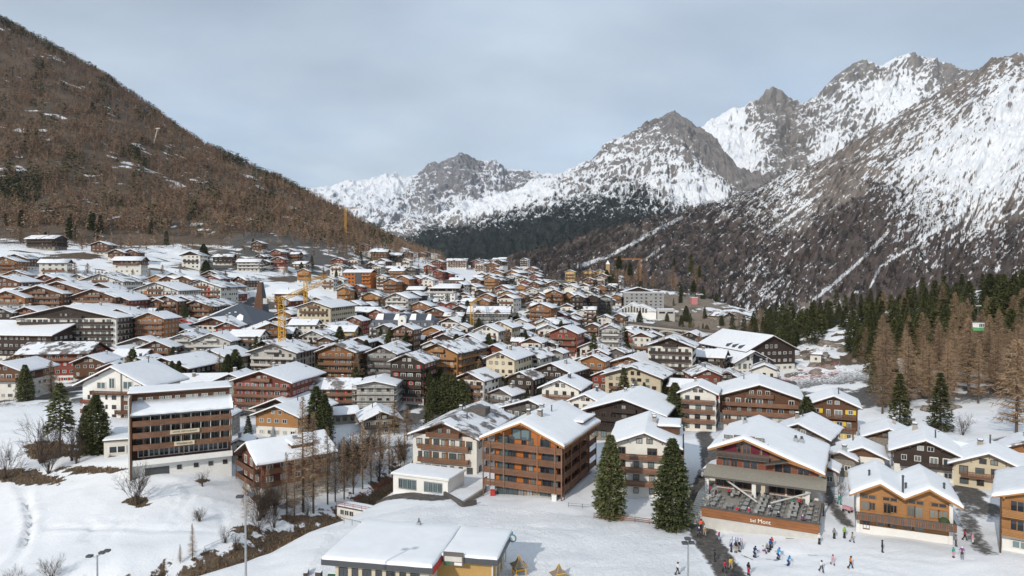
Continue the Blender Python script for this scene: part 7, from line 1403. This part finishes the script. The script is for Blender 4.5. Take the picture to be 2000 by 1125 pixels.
PEOPLE = [ # px, py (feet), pose, jacket, trousers, helmet, label, yaw, size
 (1369,1036,'walk','neon','black','black','adult in a bright orange-red jacket walking down the asphalt lane',2.8,1.05),(1365,1050,'walk','navy','black','white','dark-clad walker beside the orange-red jacket on the lane',.2,1.0),(1376,1048,'walk','tan','tan','white','walker in beige clothes with a white helmet on the lane',.1,1.0),
 (1381,972,'walk','blue','navy','black','walker in blue far up the asphalt lane',.3,1.0),(1396,1097,'stand','black','black','black','person in black carrying skis at the lane edge',1.2,1.0),(1415,1118,'walk','crimson','black','black','person in a dark red jacket at the bottom of the lane',.3,1.0),(1427,1113,'walk','yellow','tan','black','person in a yellow coat at the bottom of the lane',.2,1.05),
 (1323,1122,'walk','white','black','black','person in a white jacket on the piste left of the floodlight pole',1.6,1.0),(1462,1124,'stand','black','crimson','black','skier in black and red at the bottom edge',2.0,1.05),
 (1404,1055,'walk','crimson','blue','white','child in red and blue at the foot of the terrace stairs',.5,.85),(1428,1078,'stand','navy','black','black','child in navy before the terrace wall',.4,.8),(1437,1080,'stand','black','tan','black','skier in black and olive by the ski rack',2.5,1.0),(1444,1078,'stand','black','grey','white','second skier in black by the ski rack',1.9,1.0),
 (1473,1089,'ski','navy','black','black','skier in navy bent forward before the terrace',2.2,1.0),(1490,1080,'sit','white','purple','green','person in white and green sitting on the snow',1.2,.9),(1498,1076,'sit','grey','black','green','second person sitting on the snow',.2,.9),(1504,1074,'stand','blue','black','black','person in a blue jacket behind the sitting pair',.6,.95),(1507,1070,'stand','red','navy','red','person with a red jacket and red helmet behind the group',.2,.95),
 (1519,1093,'ski','azure','navy','blue','skier in a bright blue jacket on skis',2.0,1.05),(1539,1105,'ski','azure','navy','blue','small skier in blue right of the group',.4,.95),(1604,1117,'walk','white','black','black','person in white and black walking down the piste',.3,.95),(1626,1103,'walk','pink','pink','black','child in pale pink overall on the piste',.2,.85),
 (1661,1110,'walk','orange','black','black','walker in an amber jacket on the piste',1.2,1.0),(1723,1079,'stand','black','black','black','slim person dressed all in black on the open piste',1.2,1.05),(1600,1063,'stand','white','black','white','skier with white helmet right of the terrace corner',.2,.95),(1629,1052,'stand','grey','black','grey','person in a grey jacket on the path',.2,.95),
 (1649,1051,'stand','green','black','green','person in a yellow-green jacket',.3,1.0),(1664,1059,'walk','tan','grey','black','person in drab clothes by the white wall base',.6,.9),(1639,985,'walk','teal','teal','white','person in a teal jacket pushing a pram on the upper path',.2,1.0),(1867,1067,'stand','grey','black','grey','person in grey at the right corner of the double-gabled chalet',.8,1.0),
 (1884,1055,'walk','crimson','black','black','person in a dark red jacket at the shaded lane mouth',1.0,.95),(1900,1062,'stand','pink','white','pink','child in a pink jacket at the lane mouth',.5,.85),(1862,1089,'stand','teal','pink','teal','child in turquoise and pink on the piste',.3,.85),(1879,1090,'ski','purple','black','white','person bending over in a purple jacket',2.6,.95)]
for px, py, kd, jc, tc, hc, lb, yw, sz in PEOPLE:
    b = hit(px, py); person(b.x, b.y, b.z, yw, kd, jc, tc, lb, hc, sz * 1.06, 'people on the snow before the restaurant')
# ================================================================== terrace furniture
RB, zt, TX0, TX1, TY0 = REST
ro_ = RB.p
def on_terrace(x, y, z=0): return Vector((ro_.location.x + x * math.cos(ro_.rotation_euler.z) - y * math.sin(ro_.rotation_euler.z), ro_.location.y + x * math.sin(ro_.rotation_euler.z) + y * math.cos(ro_.rotation_euler.z), ro_.location.z + zt + z))
M['furn'] = mat('grey_furniture', (.30, .295, .28), .7, var=.1, objvar=.25)
tm = MB(); tm.box(-.75, .75, -.4, .4, .70, .76, M['furn']); tmm = tm.mesh('table_top'); lg = MB(); lg.box(-.04, .04, -.04, .04, 0, .70, M['darkmetal']); lgm = lg.mesh('leg')
cs = MB(); cs.box(-.23, .23, -.23, .23, .42, .47, M['furn']); csm = cs.mesh('seat'); cbm = MB(); cbm.box(-.23, .23, .19, .24, .5, .95, M['furn']); cbm = cbm.mesh('backrest'); cl = MB(); cl.box(-.02, .02, -.02, .02, 0, .42, M['darkmetal']); clm = cl.mesh('leg')
rz0 = ro_.rotation_euler.z; rt2 = random.Random(8)
def furn(kind, x, y, a, lab, grp):
    p = on_terrace(x, y); e = empty(kind, p, rz0 + a); tag(e, lab, 'table' if kind == 'table' else 'chair', grp)
    if kind == 'table':
        link('table_top', tmm, e)
        for sx in (-.65, .65):
            for sy in (-.32, .32): link('leg', lgm, e, (sx, sy, 0))
    else:
        link('seat', csm, e); link('backrest', cbm, e)
        for sx in (-.2, .2):
            for sy in (-.2, .2): link('leg', clm, e, (sx, sy, 0))
rows = [(-4.9, 'row by the canopy'), (-7.3, 'second row from the canopy'), (-9.6, 'third row from the canopy'), (-12.2, 'row by the timber parapet')]
colw = ['at the stairs end', 'next to the stairs end', 'in the middle left', 'in the middle', 'in the middle right', 'near the far railing', 'at the far railing']
for ri, (y, rn_) in enumerate(rows):
    for ci in range(7):
        if (ri, ci) in ((1, 1), (2, 1), (0, 0)): continue
        x = 1.8 + ci * 2.55; furn('table', x, y, rt2.uniform(-.1, .1) + (0 if ci % 2 else 1.57), f'grey terrace table, {rn_}, {colw[ci]}', 'tables on the restaurant terrace')
        for k, (dx_, dy_, a) in enumerate(((-.9 if ci % 2 == 0 else -.4, .75 if ci % 2 else .35, 0 if ci % 2 else 1.57), (.9 if ci % 2 == 0 else .4, .75 if ci % 2 else -.35, 0 if ci % 2 else -1.57), (-.9 if ci % 2 == 0 else -.4, -.75 if ci % 2 else -.35, 3.14 if ci % 2 else 1.57))):
            furn('chair', x + dx_ * 1.05, y + dy_ * 1.05, a + rt2.uniform(-.2, .2), f'grey terrace chair at the table {rn_}, {colw[ci]}', 'chairs on the restaurant terrace')
for i, (x, y, kd, jc, tc, lb) in enumerate([(-.2, -4.9, 'stand', 'crimson', 'black', 'person in a dark red jacket at the top of the terrace stairs'), (1.0, -5.2, 'stand', 'grey', 'black', 'person in grey at the top of the terrace stairs'), (6.0, -13.6, 'sit', 'red', 'grey', 'guest in a red jacket seated left at the parapet'), (7.9, -13.4, 'sit', 'crimson', 'grey', 'guest in a dark red jacket seated second at the parapet'), (14.2, -5.2, 'stand', 'teal', 'navy', 'guest in green standing near the canopy pillar'), (15.2, -5.4, 'stand', 'red', 'black', 'guest in red standing near the canopy pillar'),
    (11.0, -4.0, 'sit', 'black', 'black', 'guest in black seated under the canopy edge'), (12.3, -4.2, 'sit', 'navy', 'grey', 'guest in navy seated under the canopy edge'), (12.6, -13.3, 'sit', 'black', 'black', 'guest in black seated at the parapet on the right'), (16.3, -13.2, 'sit', 'purple', 'black', 'guest in purple at the far end of the parapet'), (9.3, -3.9, 'sit', 'grey', 'black', 'guest in grey by the white pillar'), (3.0, -3.8, 'sit', 'crimson', 'black', 'guest in crimson under the left canopy'), (10.8, -9.8, 'sit', 'white', 'black', 'guest in white seated in the middle of the terrace'), (17.2, -8.0, 'sit', 'tan', 'black', 'guest in tan seated at the right railing')]):
    p = on_terrace(x, y); person(p.x, p.y, p.z, rz0 + rt2.uniform(-1, 1), kd, jc, tc, lb, rt2.choice(('black', 'white', 'grey')), 1.0, 'guests on the restaurant terrace')
for i, (a, b_) in enumerate((((2.6, -3.2, 2.4), (8.6, -8.6, .9)), ((16.9, -3.6, 2.3), (10.8, -8.2, .9)))):
    pa_, pb_ = on_terrace(*a), on_terrace(*b_); m = MB(); m.tube(pa_, pb_, .16, .16, M['pale' if i else 'crimsonb'] if False else M['pale'], 8); o = m.build('folded_awning'); tag(o, 'long folded awning slanting over the ' + ('right' if i else 'left') + ' half of the terrace', 'awning')
# ski rack before the terrace
b = hit(1438, 1070); m = MB(); m.tube((-1.1, 0, 0), (-.9, 0, 1.2), .03, .03, M['boot'], 5); m.tube((1.1, 0, 0), (.9, 0, 1.2), .03, .03, M['boot'], 5); m.tube((-.9, 0, 1.2), (.9, 0, 1.2), .03, .03, M['boot'], 5); e = empty('ski_rack', b, -.5); tag(e, 'low steel ski rack before the terrace wall', 'ski rack'); m.build('frame', e)
for k in range(7):
    s = MB(); s.box(-.045, .045, 0, .02, 0, 1.7, M[rt2.choice(('jblack', 'jwhite', 'jred', 'jblue'))]); o = s.build('ski'); o.location = b + Vector((math.cos(-.5) * (-.75 + k * .25), math.sin(-.5) * (-.75 + k * .25) - .25, 0)); o.rotation_euler = (-.17, 0, -.5); tag(o, ('first', 'second', 'third', 'fourth', 'fifth', 'sixth', 'seventh')[k] + ' ski from the left leaning on the rack before the terrace', 'ski', 'skis on the rack')
for i, (px, py, a) in enumerate(((1455, 1088, .4), (1462, 1090, .5), (1508, 1094, 1.2), (1524, 1077, 1.5), (1590, 1085, 1.4), (1545, 1052, 1.45))):
    b = hit(px, py); s = MB(); s.box(-.05, .05, -.85, .85, 0.03, .05, M['jblack' if i % 2 else 'jgrey']); o = s.build('ski'); o.location = b; o.rotation_euler = (0, 0, a); tag(o, ('ski lying', 'second ski lying', 'ski lying left', 'ski lying', 'ski lying', 'ski lying')[i] + ' on the snow ' + ('left of the bent navy skier', 'left of the bent navy skier', 'of the bright blue skier', 'behind the bright blue skier', 'at the right foot of the terrace', 'close under the timber parapet')[i], 'ski')
# ================================================================== cranes, masts, lamps
M['crane'] = mat('crane_yellow', (.62, .33, .03), .5, var=.15); M['cranepale'] = mat('crane_orange', (.45, .20, .07), .5)
def lattice(b, p0, p1, w, m, n, r=.07):
    p0, p1 = Vector(p0), Vector(p1); d = (p1 - p0).normalized(); u = d.orthogonal().normalized(); 
    if abs(d.z) > .9: u = Vector((1, 0, 0))
    v = d.cross(u).normalized(); C4 = [(u + v) * w / 2, (u - v) * w / 2, (-u - v) * w / 2, (v - u) * w / 2]
    for c in C4: b.tube(p0 + c, p1 + c, r, r, m, 4)
    for k in range(n):
        a, q = p0 + (p1 - p0) * k / n, p0 + (p1 - p0) * (k + 1) / n
        for i in range(4): b.tube(a + C4[i], q + C4[(i + 1) % 4], r * .6, r * .6, m, 3); b.tube(a + C4[i], a + C4[(i + 1) % 4], r * .6, r * .6, m, 3)
def crane(px, top, base, w, jib, label, m='crane', d=None, cj=True):
    b = hit(px, base) if d is None else P(px, base, d); 
    if d: b.z = min(b.z, G(b.x, b.y))
    H = CZ - (top - 540) / F * b.y - b.z; e = empty('tower_crane', b); tag(e, label, 'crane'); mb = MB(); lattice(mb, (0, 0, 0), (0, 0, H), w, M[m], int(H / w), .15); mb.build('mast', e)
    J = Vector(jib); mb = MB(); lattice(mb, (0, 0, H), (J.x, J.y, H + J.z), w * .6, M[m], int(J.length / w), .13); mb.build('jib', e)
    if cj: k = MB(); q = -J.normalized() * 7; lattice(k, (0, 0, H), (q.x, q.y, H), w * .6, M[m], 4, .08); k.build('counter_jib', e); k = MB(); k.box(q.x - .8, q.x + .8, q.y - .8, q.y + .8, H - 1.8, H + .4, M['pale']); k.build('counterweight', e)
    k = MB(); k.box(.6, 2.2, -.9, .9, H - 2.6, H - .5, M['metal']); k.build('cab', e); return e
crane(551, 584, 728, 2.1, (13, 12, 6.5), 'tall yellow tower crane with its jib folded to the right, before the snow meadow'); crane(597, 548, 628, 2.0, (8, 20, 3), 'shorter yellow crane mast standing on the edge of the snow meadow', cj=False)
crane(922, 592, 655, 1.9, (3, 24, 2), 'yellow tower crane beside the scaffolded grey hotel', cj=False); crane(675, 406, 440, 1.8, (16, 4, 0), 'small pale yellow crane high on the wooded spur', d=900); crane(1250, 506, 545, 1.7, (-27, 0, 0), 'orange crane with a long level jib beyond the knoll', 'cranepale', d=720)
def lamp(px, top, d, label, arms):
    b = P(px, 1100, d); b.z = G(b.x, b.y); H = CZ - (top - 540) / F * d - b.z; e = empty('floodlight_pole', b); tag(e, label, 'floodlight', 'floodlight poles of the piste'); m = MB(); m.tube((0, 0, -1), (0, 0, H), .17, .10, M['metal'], 10); m.build('pole', e)
    for i, (dx_, dy_, dz_) in enumerate(arms):
        m = MB(); m.tube((0, 0, H - .25), (dx_ * .6, dy_ * .6, H - .2 + dz_), .05, .05, M['metal'], 6); m.build('arm', e)
        m = MB(); x, y, z = dx_, dy_, H - .1 + dz_; m.box(x - .34, x + .34, y - .28, y + .28, z - .12, z + .12, M['darkmetal']); m.box(x - .3, x + .3, y - .24, y + .24, z - .15, z - .121, M['pale']); o = m.build('floodlight', e)
lamp(480, 970, 74, 'tall grey floodlight pole at the ravine edge, nearest the camera', ((-.6, 0, 0), (.55, .1, .2))); lamp(190, 1088, 84, 'floodlight pole at lower left with two spread lamps', ((-.95, 0, 0), (.5, .2, .35), (1.05, .3, .55)))
lamp(1344, 1062, 80, 'floodlight pole at lower right with three lamps beside the lane', ((-.4, 0, 0), (.4, .1, 0), (0, .3, .4)))
b = hit(300, 280); e = empty('lift_pylon', b); tag(e, 'pale leaning lift pylon standing in the left-hand forest', 'pylon'); m = MB(); m.tube((0, 0, -2), (6.5, 0, 24), .8, .5, M['plaster'], 8); m.build('mast', e); m = MB(); m.box(3.5, 10.5, -.5, .5, 23.6, 24.6, M['plaster']); m.build('crossarm', e)
# gondola over the right-hand wood
c = P(1911, 637, 205); e = empty('gondola', c, .4); tag(e, 'green and white cable-car cabin hanging before the conifers', 'cable car')
m = MB(); m.box(-1.15, 1.15, -.95, .95, -1.3, -.35, mat('cabin_green', (.10, .34, .12), .4)); m.box(-1.15, 1.15, -.95, .95, -.35, -.2, M['white']); m.build('cabin', e); m = MB(); m.box(-1.12, 1.12, -.92, .92, -.199, .75, M['glass']); m.build('windows', e)
for sx in (-1.12, -.4, .35, 1.1): m = MB(); m.box(sx - .05, sx + .05, -.96, .96, -.2, .76, M['white']); m.build('frame_post', e)
m = MB(); m.box(-1.25, 1.25, -1.05, 1.05, .76, .98, M['white']); m.build('roof', e); m = MB(); m.tube((-.3, 0, .95), (-.3, 0, 6.0), .10, .10, M['darkmetal'], 6); m.box(-1.1, 1.1, -.12, .12, 6.0, 6.3, M['pale']); m.build('hanger', e)
m = MB(); a_, b_ = P(1500, 640, 330), P(2300, 560, 90); hz = c + Vector((0, 0, 6.4)); m.tube(a_, hz, .03, .03, M['darkmetal'], 4); m.tube(hz, b_, .03, .03, M['darkmetal'], 4); tag(m.build('cable'), 'thin steel cable carrying the green cable-car cabin', 'cable')
# ================================================================== foreground odds and ends
M['playyellow'] = mat('play_yellow', (.72, .40, .04), .6, var=.15); M['tile'] = mat('play_shingle', (.22, .18, .14), .9, var=.25, scale=6)
for i, (px, ap, dd) in enumerate(((1014, 1083, 100), (1092, 1100, 98.5))):
    tp = P(px, ap, dd); gz = G(tp.x, tp.y); H = tp.z - gz; e = empty('play_tower', (tp.x, tp.y, gz), .35); tag(e, ('yellow-framed play tower with pointed shingle roof next to the pavilion', 'second yellow-framed play tower further right')[i], 'play tower', 'play towers')
    for sx in (-.75, .75):
        for sy in (-.75, .75): m = MB(); m.box(sx - .07, sx + .07, sy - .07, sy + .07, -.3, H - 1.6, M['playyellow']); m.build('post', e)
    m = MB(); s = 1.15; z0 = H - 1.6; zm = H - 1.15; vs = [(-s, -s, z0), (s, -s, z0), (s, s, z0), (-s, s, z0), (-.42, -.42, zm + .1), (.42, -.42, zm + .1), (.42, .42, zm + .1), (-.42, .42, zm + .1), (0, 0, H)]
    m.add(vs, [(0, 1, 5, 4), (1, 2, 6, 5), (2, 3, 7, 6), (3, 0, 4, 7), (4, 5, 8), (5, 6, 8), (6, 7, 8), (7, 4, 8), (3, 2, 1, 0)], M['tile']); m.build('roof', e)
    m = MB(); [m.tube(vs[k], vs[k + 4], .028, .028, M['playyellow'], 4) or m.tube(vs[k + 4], vs[8], .028, .028, M['playyellow'], 4) for k in range(4)]; m.build('roof_trim', e); m = MB(); zq = H * .28; m.box(-.75, .75, -.75, .75, zq - .1, zq, M['rail']); [m.box(-.75, .75, -.8, -.75, zq + .05 + k * .16, zq + .16 + k * .16, M['playyellow']) for k in range(2)]; m.build('platform', e)
def fence(pts, h, m, label, cat='fence', post=2.0, rails=(.35, .8), boards=False, name='fence', on=None, th=.05):
    pl = [hit(*p) for p in pts] if on is None else on; e = empty(name, pl[0]); tag(e, label, cat); o0 = pl[0]; mb = MB(); mp = MB()
    for a, b_ in zip(pl[:-1], pl[1:]):
        L = (b_ - a).length; n = max(1, int(L / post)); d = b_ - a
        for k in range(n + 1): q = a + d * k / n - o0; q.z = G(q.x + o0.x, q.y + o0.y) - o0.z; mp.tube(q - Vector((0, 0, .3)), q + Vector((0, 0, h)), th, th, m, 5)
        for k in range(n):
            q0 = a + d * k / n - o0; q1 = a + d * (k + 1) / n - o0; q0.z = G(q0.x + o0.x, q0.y + o0.y) - o0.z; q1.z = G(q1.x + o0.x, q1.y + o0.y) - o0.z
            for r_ in rails: mb.tube(q0 + Vector((0, 0, r_ * h)), q1 + Vector((0, 0, r_ * h)), th * (.8 if not boards else 1.5), th * (.8 if not boards else 1.5), m, 4)
    mp.build('posts', e)['kind'] = 'stuff'; mb.build('rails', e)['kind'] = 'stuff'; return e
fence([(1160, 1012), (1240, 1020), (1325, 1030)], 1.0, M['rail'], 'brown board fence running below the two big firs', boards=True, rails=(.3, .6, .9)); fence([(640, 1018), (672, 1022), (704, 1029)], 1.0, M['darkmetal'], 'short dark railing on the snow above the pavilion', rails=(.95,), post=2.6)
fence([(655, 1003), (700, 975), (735, 955), (768, 935)], 1.0, M['red'], 'red railing climbing along the ravine to the pool annex'); fence([(0, 790), (60, 775), (100, 765)], 1.1, M['fascia'], 'wooden fence along the terrace at the far left', rails=(.5, .95)); fence([(1330, 1030), (1348, 1000), (1352, 960)], 1.0, M['fascia'], 'dark low wall fence along the left edge of the asphalt lane', boards=True)
fence([(1110, 990), (1165, 992)], .9, M['greywood'], 'grey rail fence right of the orange balcony building', rails=(.4, .85)); fence([(400, 1075), (500, 1045), (560, 1015), (650, 1004)], .8, M['fascia'], 'thin wire fence on the piste edge above the ravine', rails=(.9,), post=3.5, th=.03)
fence([(1360, 1135), (1335, 1085), (1318, 1050)], .5, M['plaster'], 'pale kerb rail between piste and asphalt lane', rails=(.8,)) if False else None
e = fence([(1500, 748), (1560, 742), (1600, 738), (1640, 728)], 1.5, mat('net_pink', (.62, .22, .22), .8), 'pink safety net along the end of the ski slope', 'safety net', rails=(.2, .45, .7, .95), post=2.2); e2 = fence([(1565, 728), (1610, 720), (1640, 712)], 1.5, mat('net_pink', (.62, .22, .22), .8), 'upper pink safety net beside the ice', 'safety net', rails=(.2, .5, .9), post=2.2)
# sunken pool pavilion with red rail, retaining walls
b = hit(658, 1006); r = 26; e, B = start('garden_pavilion', b, r, 'low white half-buried pavilion with snow roof and red railing at the piste edge', 'pavilion', 690, 990, 3, group=None); W = wid(b, r, 722); m = MB(); m.box(0, W, 0, 3.5, -2.5, 1.9, M['white']); B.part('wall', m); m = MB(); m.box(-.2, W + .3, -.2, 3.7, 1.9, 2.05, M['greywood']); ro = B.part('roof', m); flat_snow(B, 0, W, .1, 3.5, 2.051, .12, ro, 4)
for k in range(3): window(B, 1.5 + k * 1.25, -.06, .9, 1.1, 1.2, 0, 'white', 'glass')
m = MB(); [m.tube((x, -.1, 2.05), (x, -.1, 3.0), .04, .04, M['red'], 5) for x in lin(0, W, 5)]; m.tube((0, -.1, 3.0), (W, -.1, 3.0), .05, .05, M['red'], 5); m.tube((0, -.1, 2.6), (W, -.1, 2.6), .04, .04, M['red'], 5); B.part('railing', m)
for i, (pts, lab) in enumerate(([[(868, 968), (905, 990), (930, 985)], 'grey stepped retaining wall before the white apartment house'], [[(905, 988), (945, 962), (948, 950)], 'dark wall along the garden steps of the orange balcony building'])):
    pl = [hit(*p) for p in pts]; m = MB()
    for a, b_ in zip(pl[:-1], pl[1:]):
        d = (b_ - a).normalized(); s = Vector((-d.y, d.x, 0)) * .25; q = [a - s, b_ - s, b_ + s, a + s]; m.add([(*v.xy, min(a.z, b_.z) - 1) for v in q] + [(*v.xy, v.z + .9) for v in q], [(0, 3, 2, 1), (4, 5, 6, 7), (0, 1, 5, 4), (1, 2, 6, 5), (2, 3, 7, 6), (3, 0, 4, 7)], M['stone' if i else 'greywood'])
    tag(m.build('retaining_wall'), lab, 'wall')
for i, (px, py) in enumerate(((962, 968), (1082, 978))): b = hit(px, py); m = MB(); m.box(-.45, .45, -.4, .4, 0, 1.1, M['red' if i == 0 else 'white']); m.box(-.5, .5, -.45, .45, 1.1, 1.2, M['red' if i == 0 else 'white']); o = m.build('bin'); o.location = b; tag(o, ('red box by the ground-floor glass of the orange balcony building', 'white chest at the right ground-floor corner of the orange balcony building')[i], 'box')
# container and stored goods left of the pavilion
b = P(545, 1118, 96); b.z = G(b.x, b.y); e = empty('container', b, -.35); tag(e, 'cream and brown storage container with snow lid left of the pavilion', 'container'); m = MB(); m.box(0, 2.6, 0, 2.2, 0, 1.4, M['rail']); m.box(0, 2.6, 0, 2.2, 1.4, 2.4, M['plaster']); m.build('body', e); Blk(e).part('snow', snow_cap(rim(0, 2.6, 4, .2), rim(0, 2.2, 4, .2), lambda x: 2.41, .3, 6)); m = MB(); m.box(2.62, 2.95, 0, .5, 0, 2.3, M['greenp']); m.build('door', e)
for i, (px, py, sz, mm, lab, cat) in enumerate(((572, 1108, (1.2, 1.6, 1.5), 'pale', 'pale crate standing behind the cream container', 'crate'), (590, 1098, (1.5, 1.2, 1.2), 'rail', 'brown crate with a snowy lid on the storage row', 'crate'), (602, 1088, (1.3, 1.2, 1.0), 'greywood', 'stack of grey pallets on the storage row', 'pallets'), (615, 1082, (.9, .7, 1.7), 'darkmetal', 'dark upright cabinet on the storage row', 'cabinet'), (640, 1070, (1.4, 1.6, 1.1), 'greenp', 'green covered pile at the far end of the storage row', 'covered pile'), (658, 1062, (2.2, 1.0, .8), 'orange', 'stack of tan boards behind the pavilion', 'boards'), (672, 1058, (1.6, 1.0, .7), 'brown', 'brown timber stack nearest the pavilion corner', 'timber stack'), (592, 1082, (.6, 2.0, .8), 'darkmetal', 'dark tube bundle on the snow behind the crates', 'tubes'))):
    b = P(px, py, 100 + i * .6); b.z = G(b.x, b.y); m = MB(); w_, d_, h_ = sz
    if 'pallet' in lab or 'board' in lab or 'timber' in lab: [m.box(0, w_, 0, d_, k * h_ / 5 + .02, (k + .7) * h_ / 5, M[mm]) for k in range(5)]; m.box(.1, w_ - .1, .1, d_ - .1, 0, h_ * .9, M['fascia'])
    else: m.box(0, w_, 0, d_, 0, h_, M[mm]); m.box(-.04, w_ + .04, -.04, d_ + .04, h_, h_ + .1, M['snow']); m.box(.1, w_ - .1, -.03, 0, h_ * .2, h_ * .8, M['fascia'])
    o = m.build({'crate': 'crate', 'pallets': 'pallets', 'cabinet': 'cabinet'}.get(cat, cat.replace(' ', '_'))); o.location = b; o.rotation_euler = (0, 0, -.35 + i * .07); tag(o, lab, cat)
# cars
def car_mesh():
    b = MB(); pr = [(-2.1, .35), (2.1, .35), (2.15, .8), (1.2, .95), (.6, 1.42), (-1.3, 1.45), (-1.9, .98), (-2.15, .85)]; b.prism(pr, -.85, .85, 'BODY'); return b
def car(px, py, a, col, label, van=False, snow=False):
    b = hit(px, py); e = empty('car', b, a); tag(e, label, 'car'); cm = mat('car_' + col, {'white': (.6, .6, .6), 'grey': (.2, .21, .23), 'blue': (.03, .10, .25), 'black': (.02, .02, .025), 'teal': (.03, .28, .27), 'red': (.35, .03, .03), 'silver': (.4, .41, .42)}[col], .3, .5, .03)
    hh = .45 if van else 0; m = MB(); m.prism([(-2.1, .35), (2.1, .35), (2.15, .85), (1.35, .98), (.75, 1.4 + hh), (-1.75, 1.45 + hh), (-2.1, 1.0)], -.86, .86, cm); m.build('body', e)
    m = MB(); m.prism([(-1.7, 1.0), (1.05, 1.0), (.62, 1.36 + hh), (-1.6, 1.38 + hh)], -.875, .875, M['glass']); m.build('side_windows', e); m = MB(); m.box(2.1, 2.17, -.75, -.45, .6, .75, M['pale']); m.build('headlight', e); m = MB(); m.box(2.1, 2.17, .45, .75, .6, .75, M['pale']); m.build('headlight', e)
    for sx in (-1.3, 1.3):
        for sy in (-.88, .88): m = MB(); m.tube((sx, sy - .1, .33), (sx, sy + .1, .33), .33, .33, M['boot'], 12); m.tube((sx, sy - .11, .33), (sx, sy + .11, .33), .18, .18, M['metal'], 8); m.build('wheel', e)
    if snow: Blk(e).part('snow', snow_cap(rim(-1.6, .6, 3, .2), rim(-.75, .75, 3, .2), lambda x: 1.45 + hh, .2, 3))
for i, (px, py, a, c, l) in enumerate(((1384, 930, .3, 'white', 'white car parked under the shed roof beside the asphalt lane'), (478, 798, 1.2, 'silver', 'silver car in the lane right of the brown balcony hotel'), (466, 812, 1.1, 'grey', 'grey car behind the brown balcony hotel'), (1350, 577, .1, 'teal', 'teal van on the quarry car park'), (1336, 578, .1, 'grey', 'grey car left of the teal van on the quarry car park'), (1325, 578, .2, 'silver', 'silver car at the left of the quarry car park'), (1366, 577, .1, 'white', 'white car right of the teal van'), (1480, 722, .9, 'white', 'white car at the parking deck ramp'), (1392, 760, 1.4, 'grey', 'grey car on the road bend'), (1378, 712, 1.2, 'black', 'black car on the curved road by the gorge'), (1660, 1000, 1.2, 'red', 'small red pram-like cart on the upper path'))):
    if i < 10: car(px, py, a, c, l, van=(c == 'teal'), snow=(i % 3 == 1))
b = hit(1655, 1000); m = MB(); m.box(-.35, .35, -.8, .8, .5, 1.0, M['jpink']); [m.tube((sx, sy, .25), (sx + .05, sy, .25), .25, .25, M['boot'], 10) for sx in (-.4, .35) for sy in (-.55, .55)]; m.tube((0, .8, .9), (0, 1.2, 1.1), .04, .04, M['boot'], 5); o = m.build('pram'); o.location = b; o.rotation_euler = (0, 0, .5); tag(o, 'pink pram pushed by the person in teal', 'pram')
b = P(1357, 566, 640); b.z = G(b.x, b.y); o = MB(); o.box(-2.8, 2.8, 0, 6, 0, 6.5, mat('pink_wrap', (.5, .2, .2), .8)); o.box(-3, 3, -.2, 6.2, 6.5, 6.8, M['snow']); o = o.build('wrapped_hut'); o.location = b; tag(o, 'small pink-wrapped building block at the quarry edge', 'building')
# rocks on the ravine, quarry and slope
def rock_mesh(seed, m):
    bm = bmesh.new(); bmesh.ops.create_icosphere(bm, subdivisions=2, radius=1); g = random.Random(seed)
    for v in bm.verts: k = 1 + .35 * math.sin(v.co.x * 3 + seed) * math.cos(v.co.y * 4 + seed) + g.uniform(-.12, .12); v.co = Vector((v.co.x * k * 1.3, v.co.y * k, v.co.z * k * .65))
    me = bpy.data.meshes.new('rock'); bm.to_mesh(me); bm.free(); me.materials.append(m); return me
M['rock'] = mat('boulder', (.20, .17, .145), .95, var=.4, scale=1.5); M['rocks'] = mat('snowy_boulder', (.55, .56, .58), .9, var=.4, scale=1.2); RM = [rock_mesh(i, M['rock']) for i in range(3)] + [rock_mesh(9, M['rocks'])]
for i in range(110):
    px, py = rt2.choice(((1330, 655), (1560, 715), (1400, 625), (1300, 690), (1850, 790), (1600, 690))); px += rt2.gauss(0, 38); py += rt2.gauss(0, 14); b = hit(px, py)
    if b.y > 800 or not away(b.x, b.y, .5): continue
    s = rt2.uniform(.6, 2.6); o = link('boulder', rt2.choice(RM), None, b, (rt2.uniform(-.3, .3), 0, rt2.uniform(0, 6)), (s, s, s)); tag(o, 'grey boulder on the broken slope between gorge and wood', 'boulder', 'boulders around the gorge and slope')
print('details', round(time.time() - T0, 1))
# ================================================================== haze
m = bpy.data.materials.new('haze'); m.use_nodes = True; nd, lk = m.node_tree.nodes, m.node_tree.links; nd.clear()
pv = N(nd, 'ShaderNodeVolumePrincipled'); pv.inputs['Color'].default_value = (.80, .87, 1.0, 1); pv.inputs['Density'].default_value = 3.0e-5; pv.inputs['Anisotropy'].default_value = 0.2
ou = N(nd, 'ShaderNodeOutputMaterial'); lk.new(pv.outputs[0], ou.inputs['Volume'])
b = MB(); b.box(-9000, 9000, -300, 9800, -2420, 2600, m); tag(b.build('haze'), kind='stuff')
finish_labels()
print('objects', len(bpy.data.objects), 'meshes', len(bpy.data.meshes), round(time.time() - T0, 1))
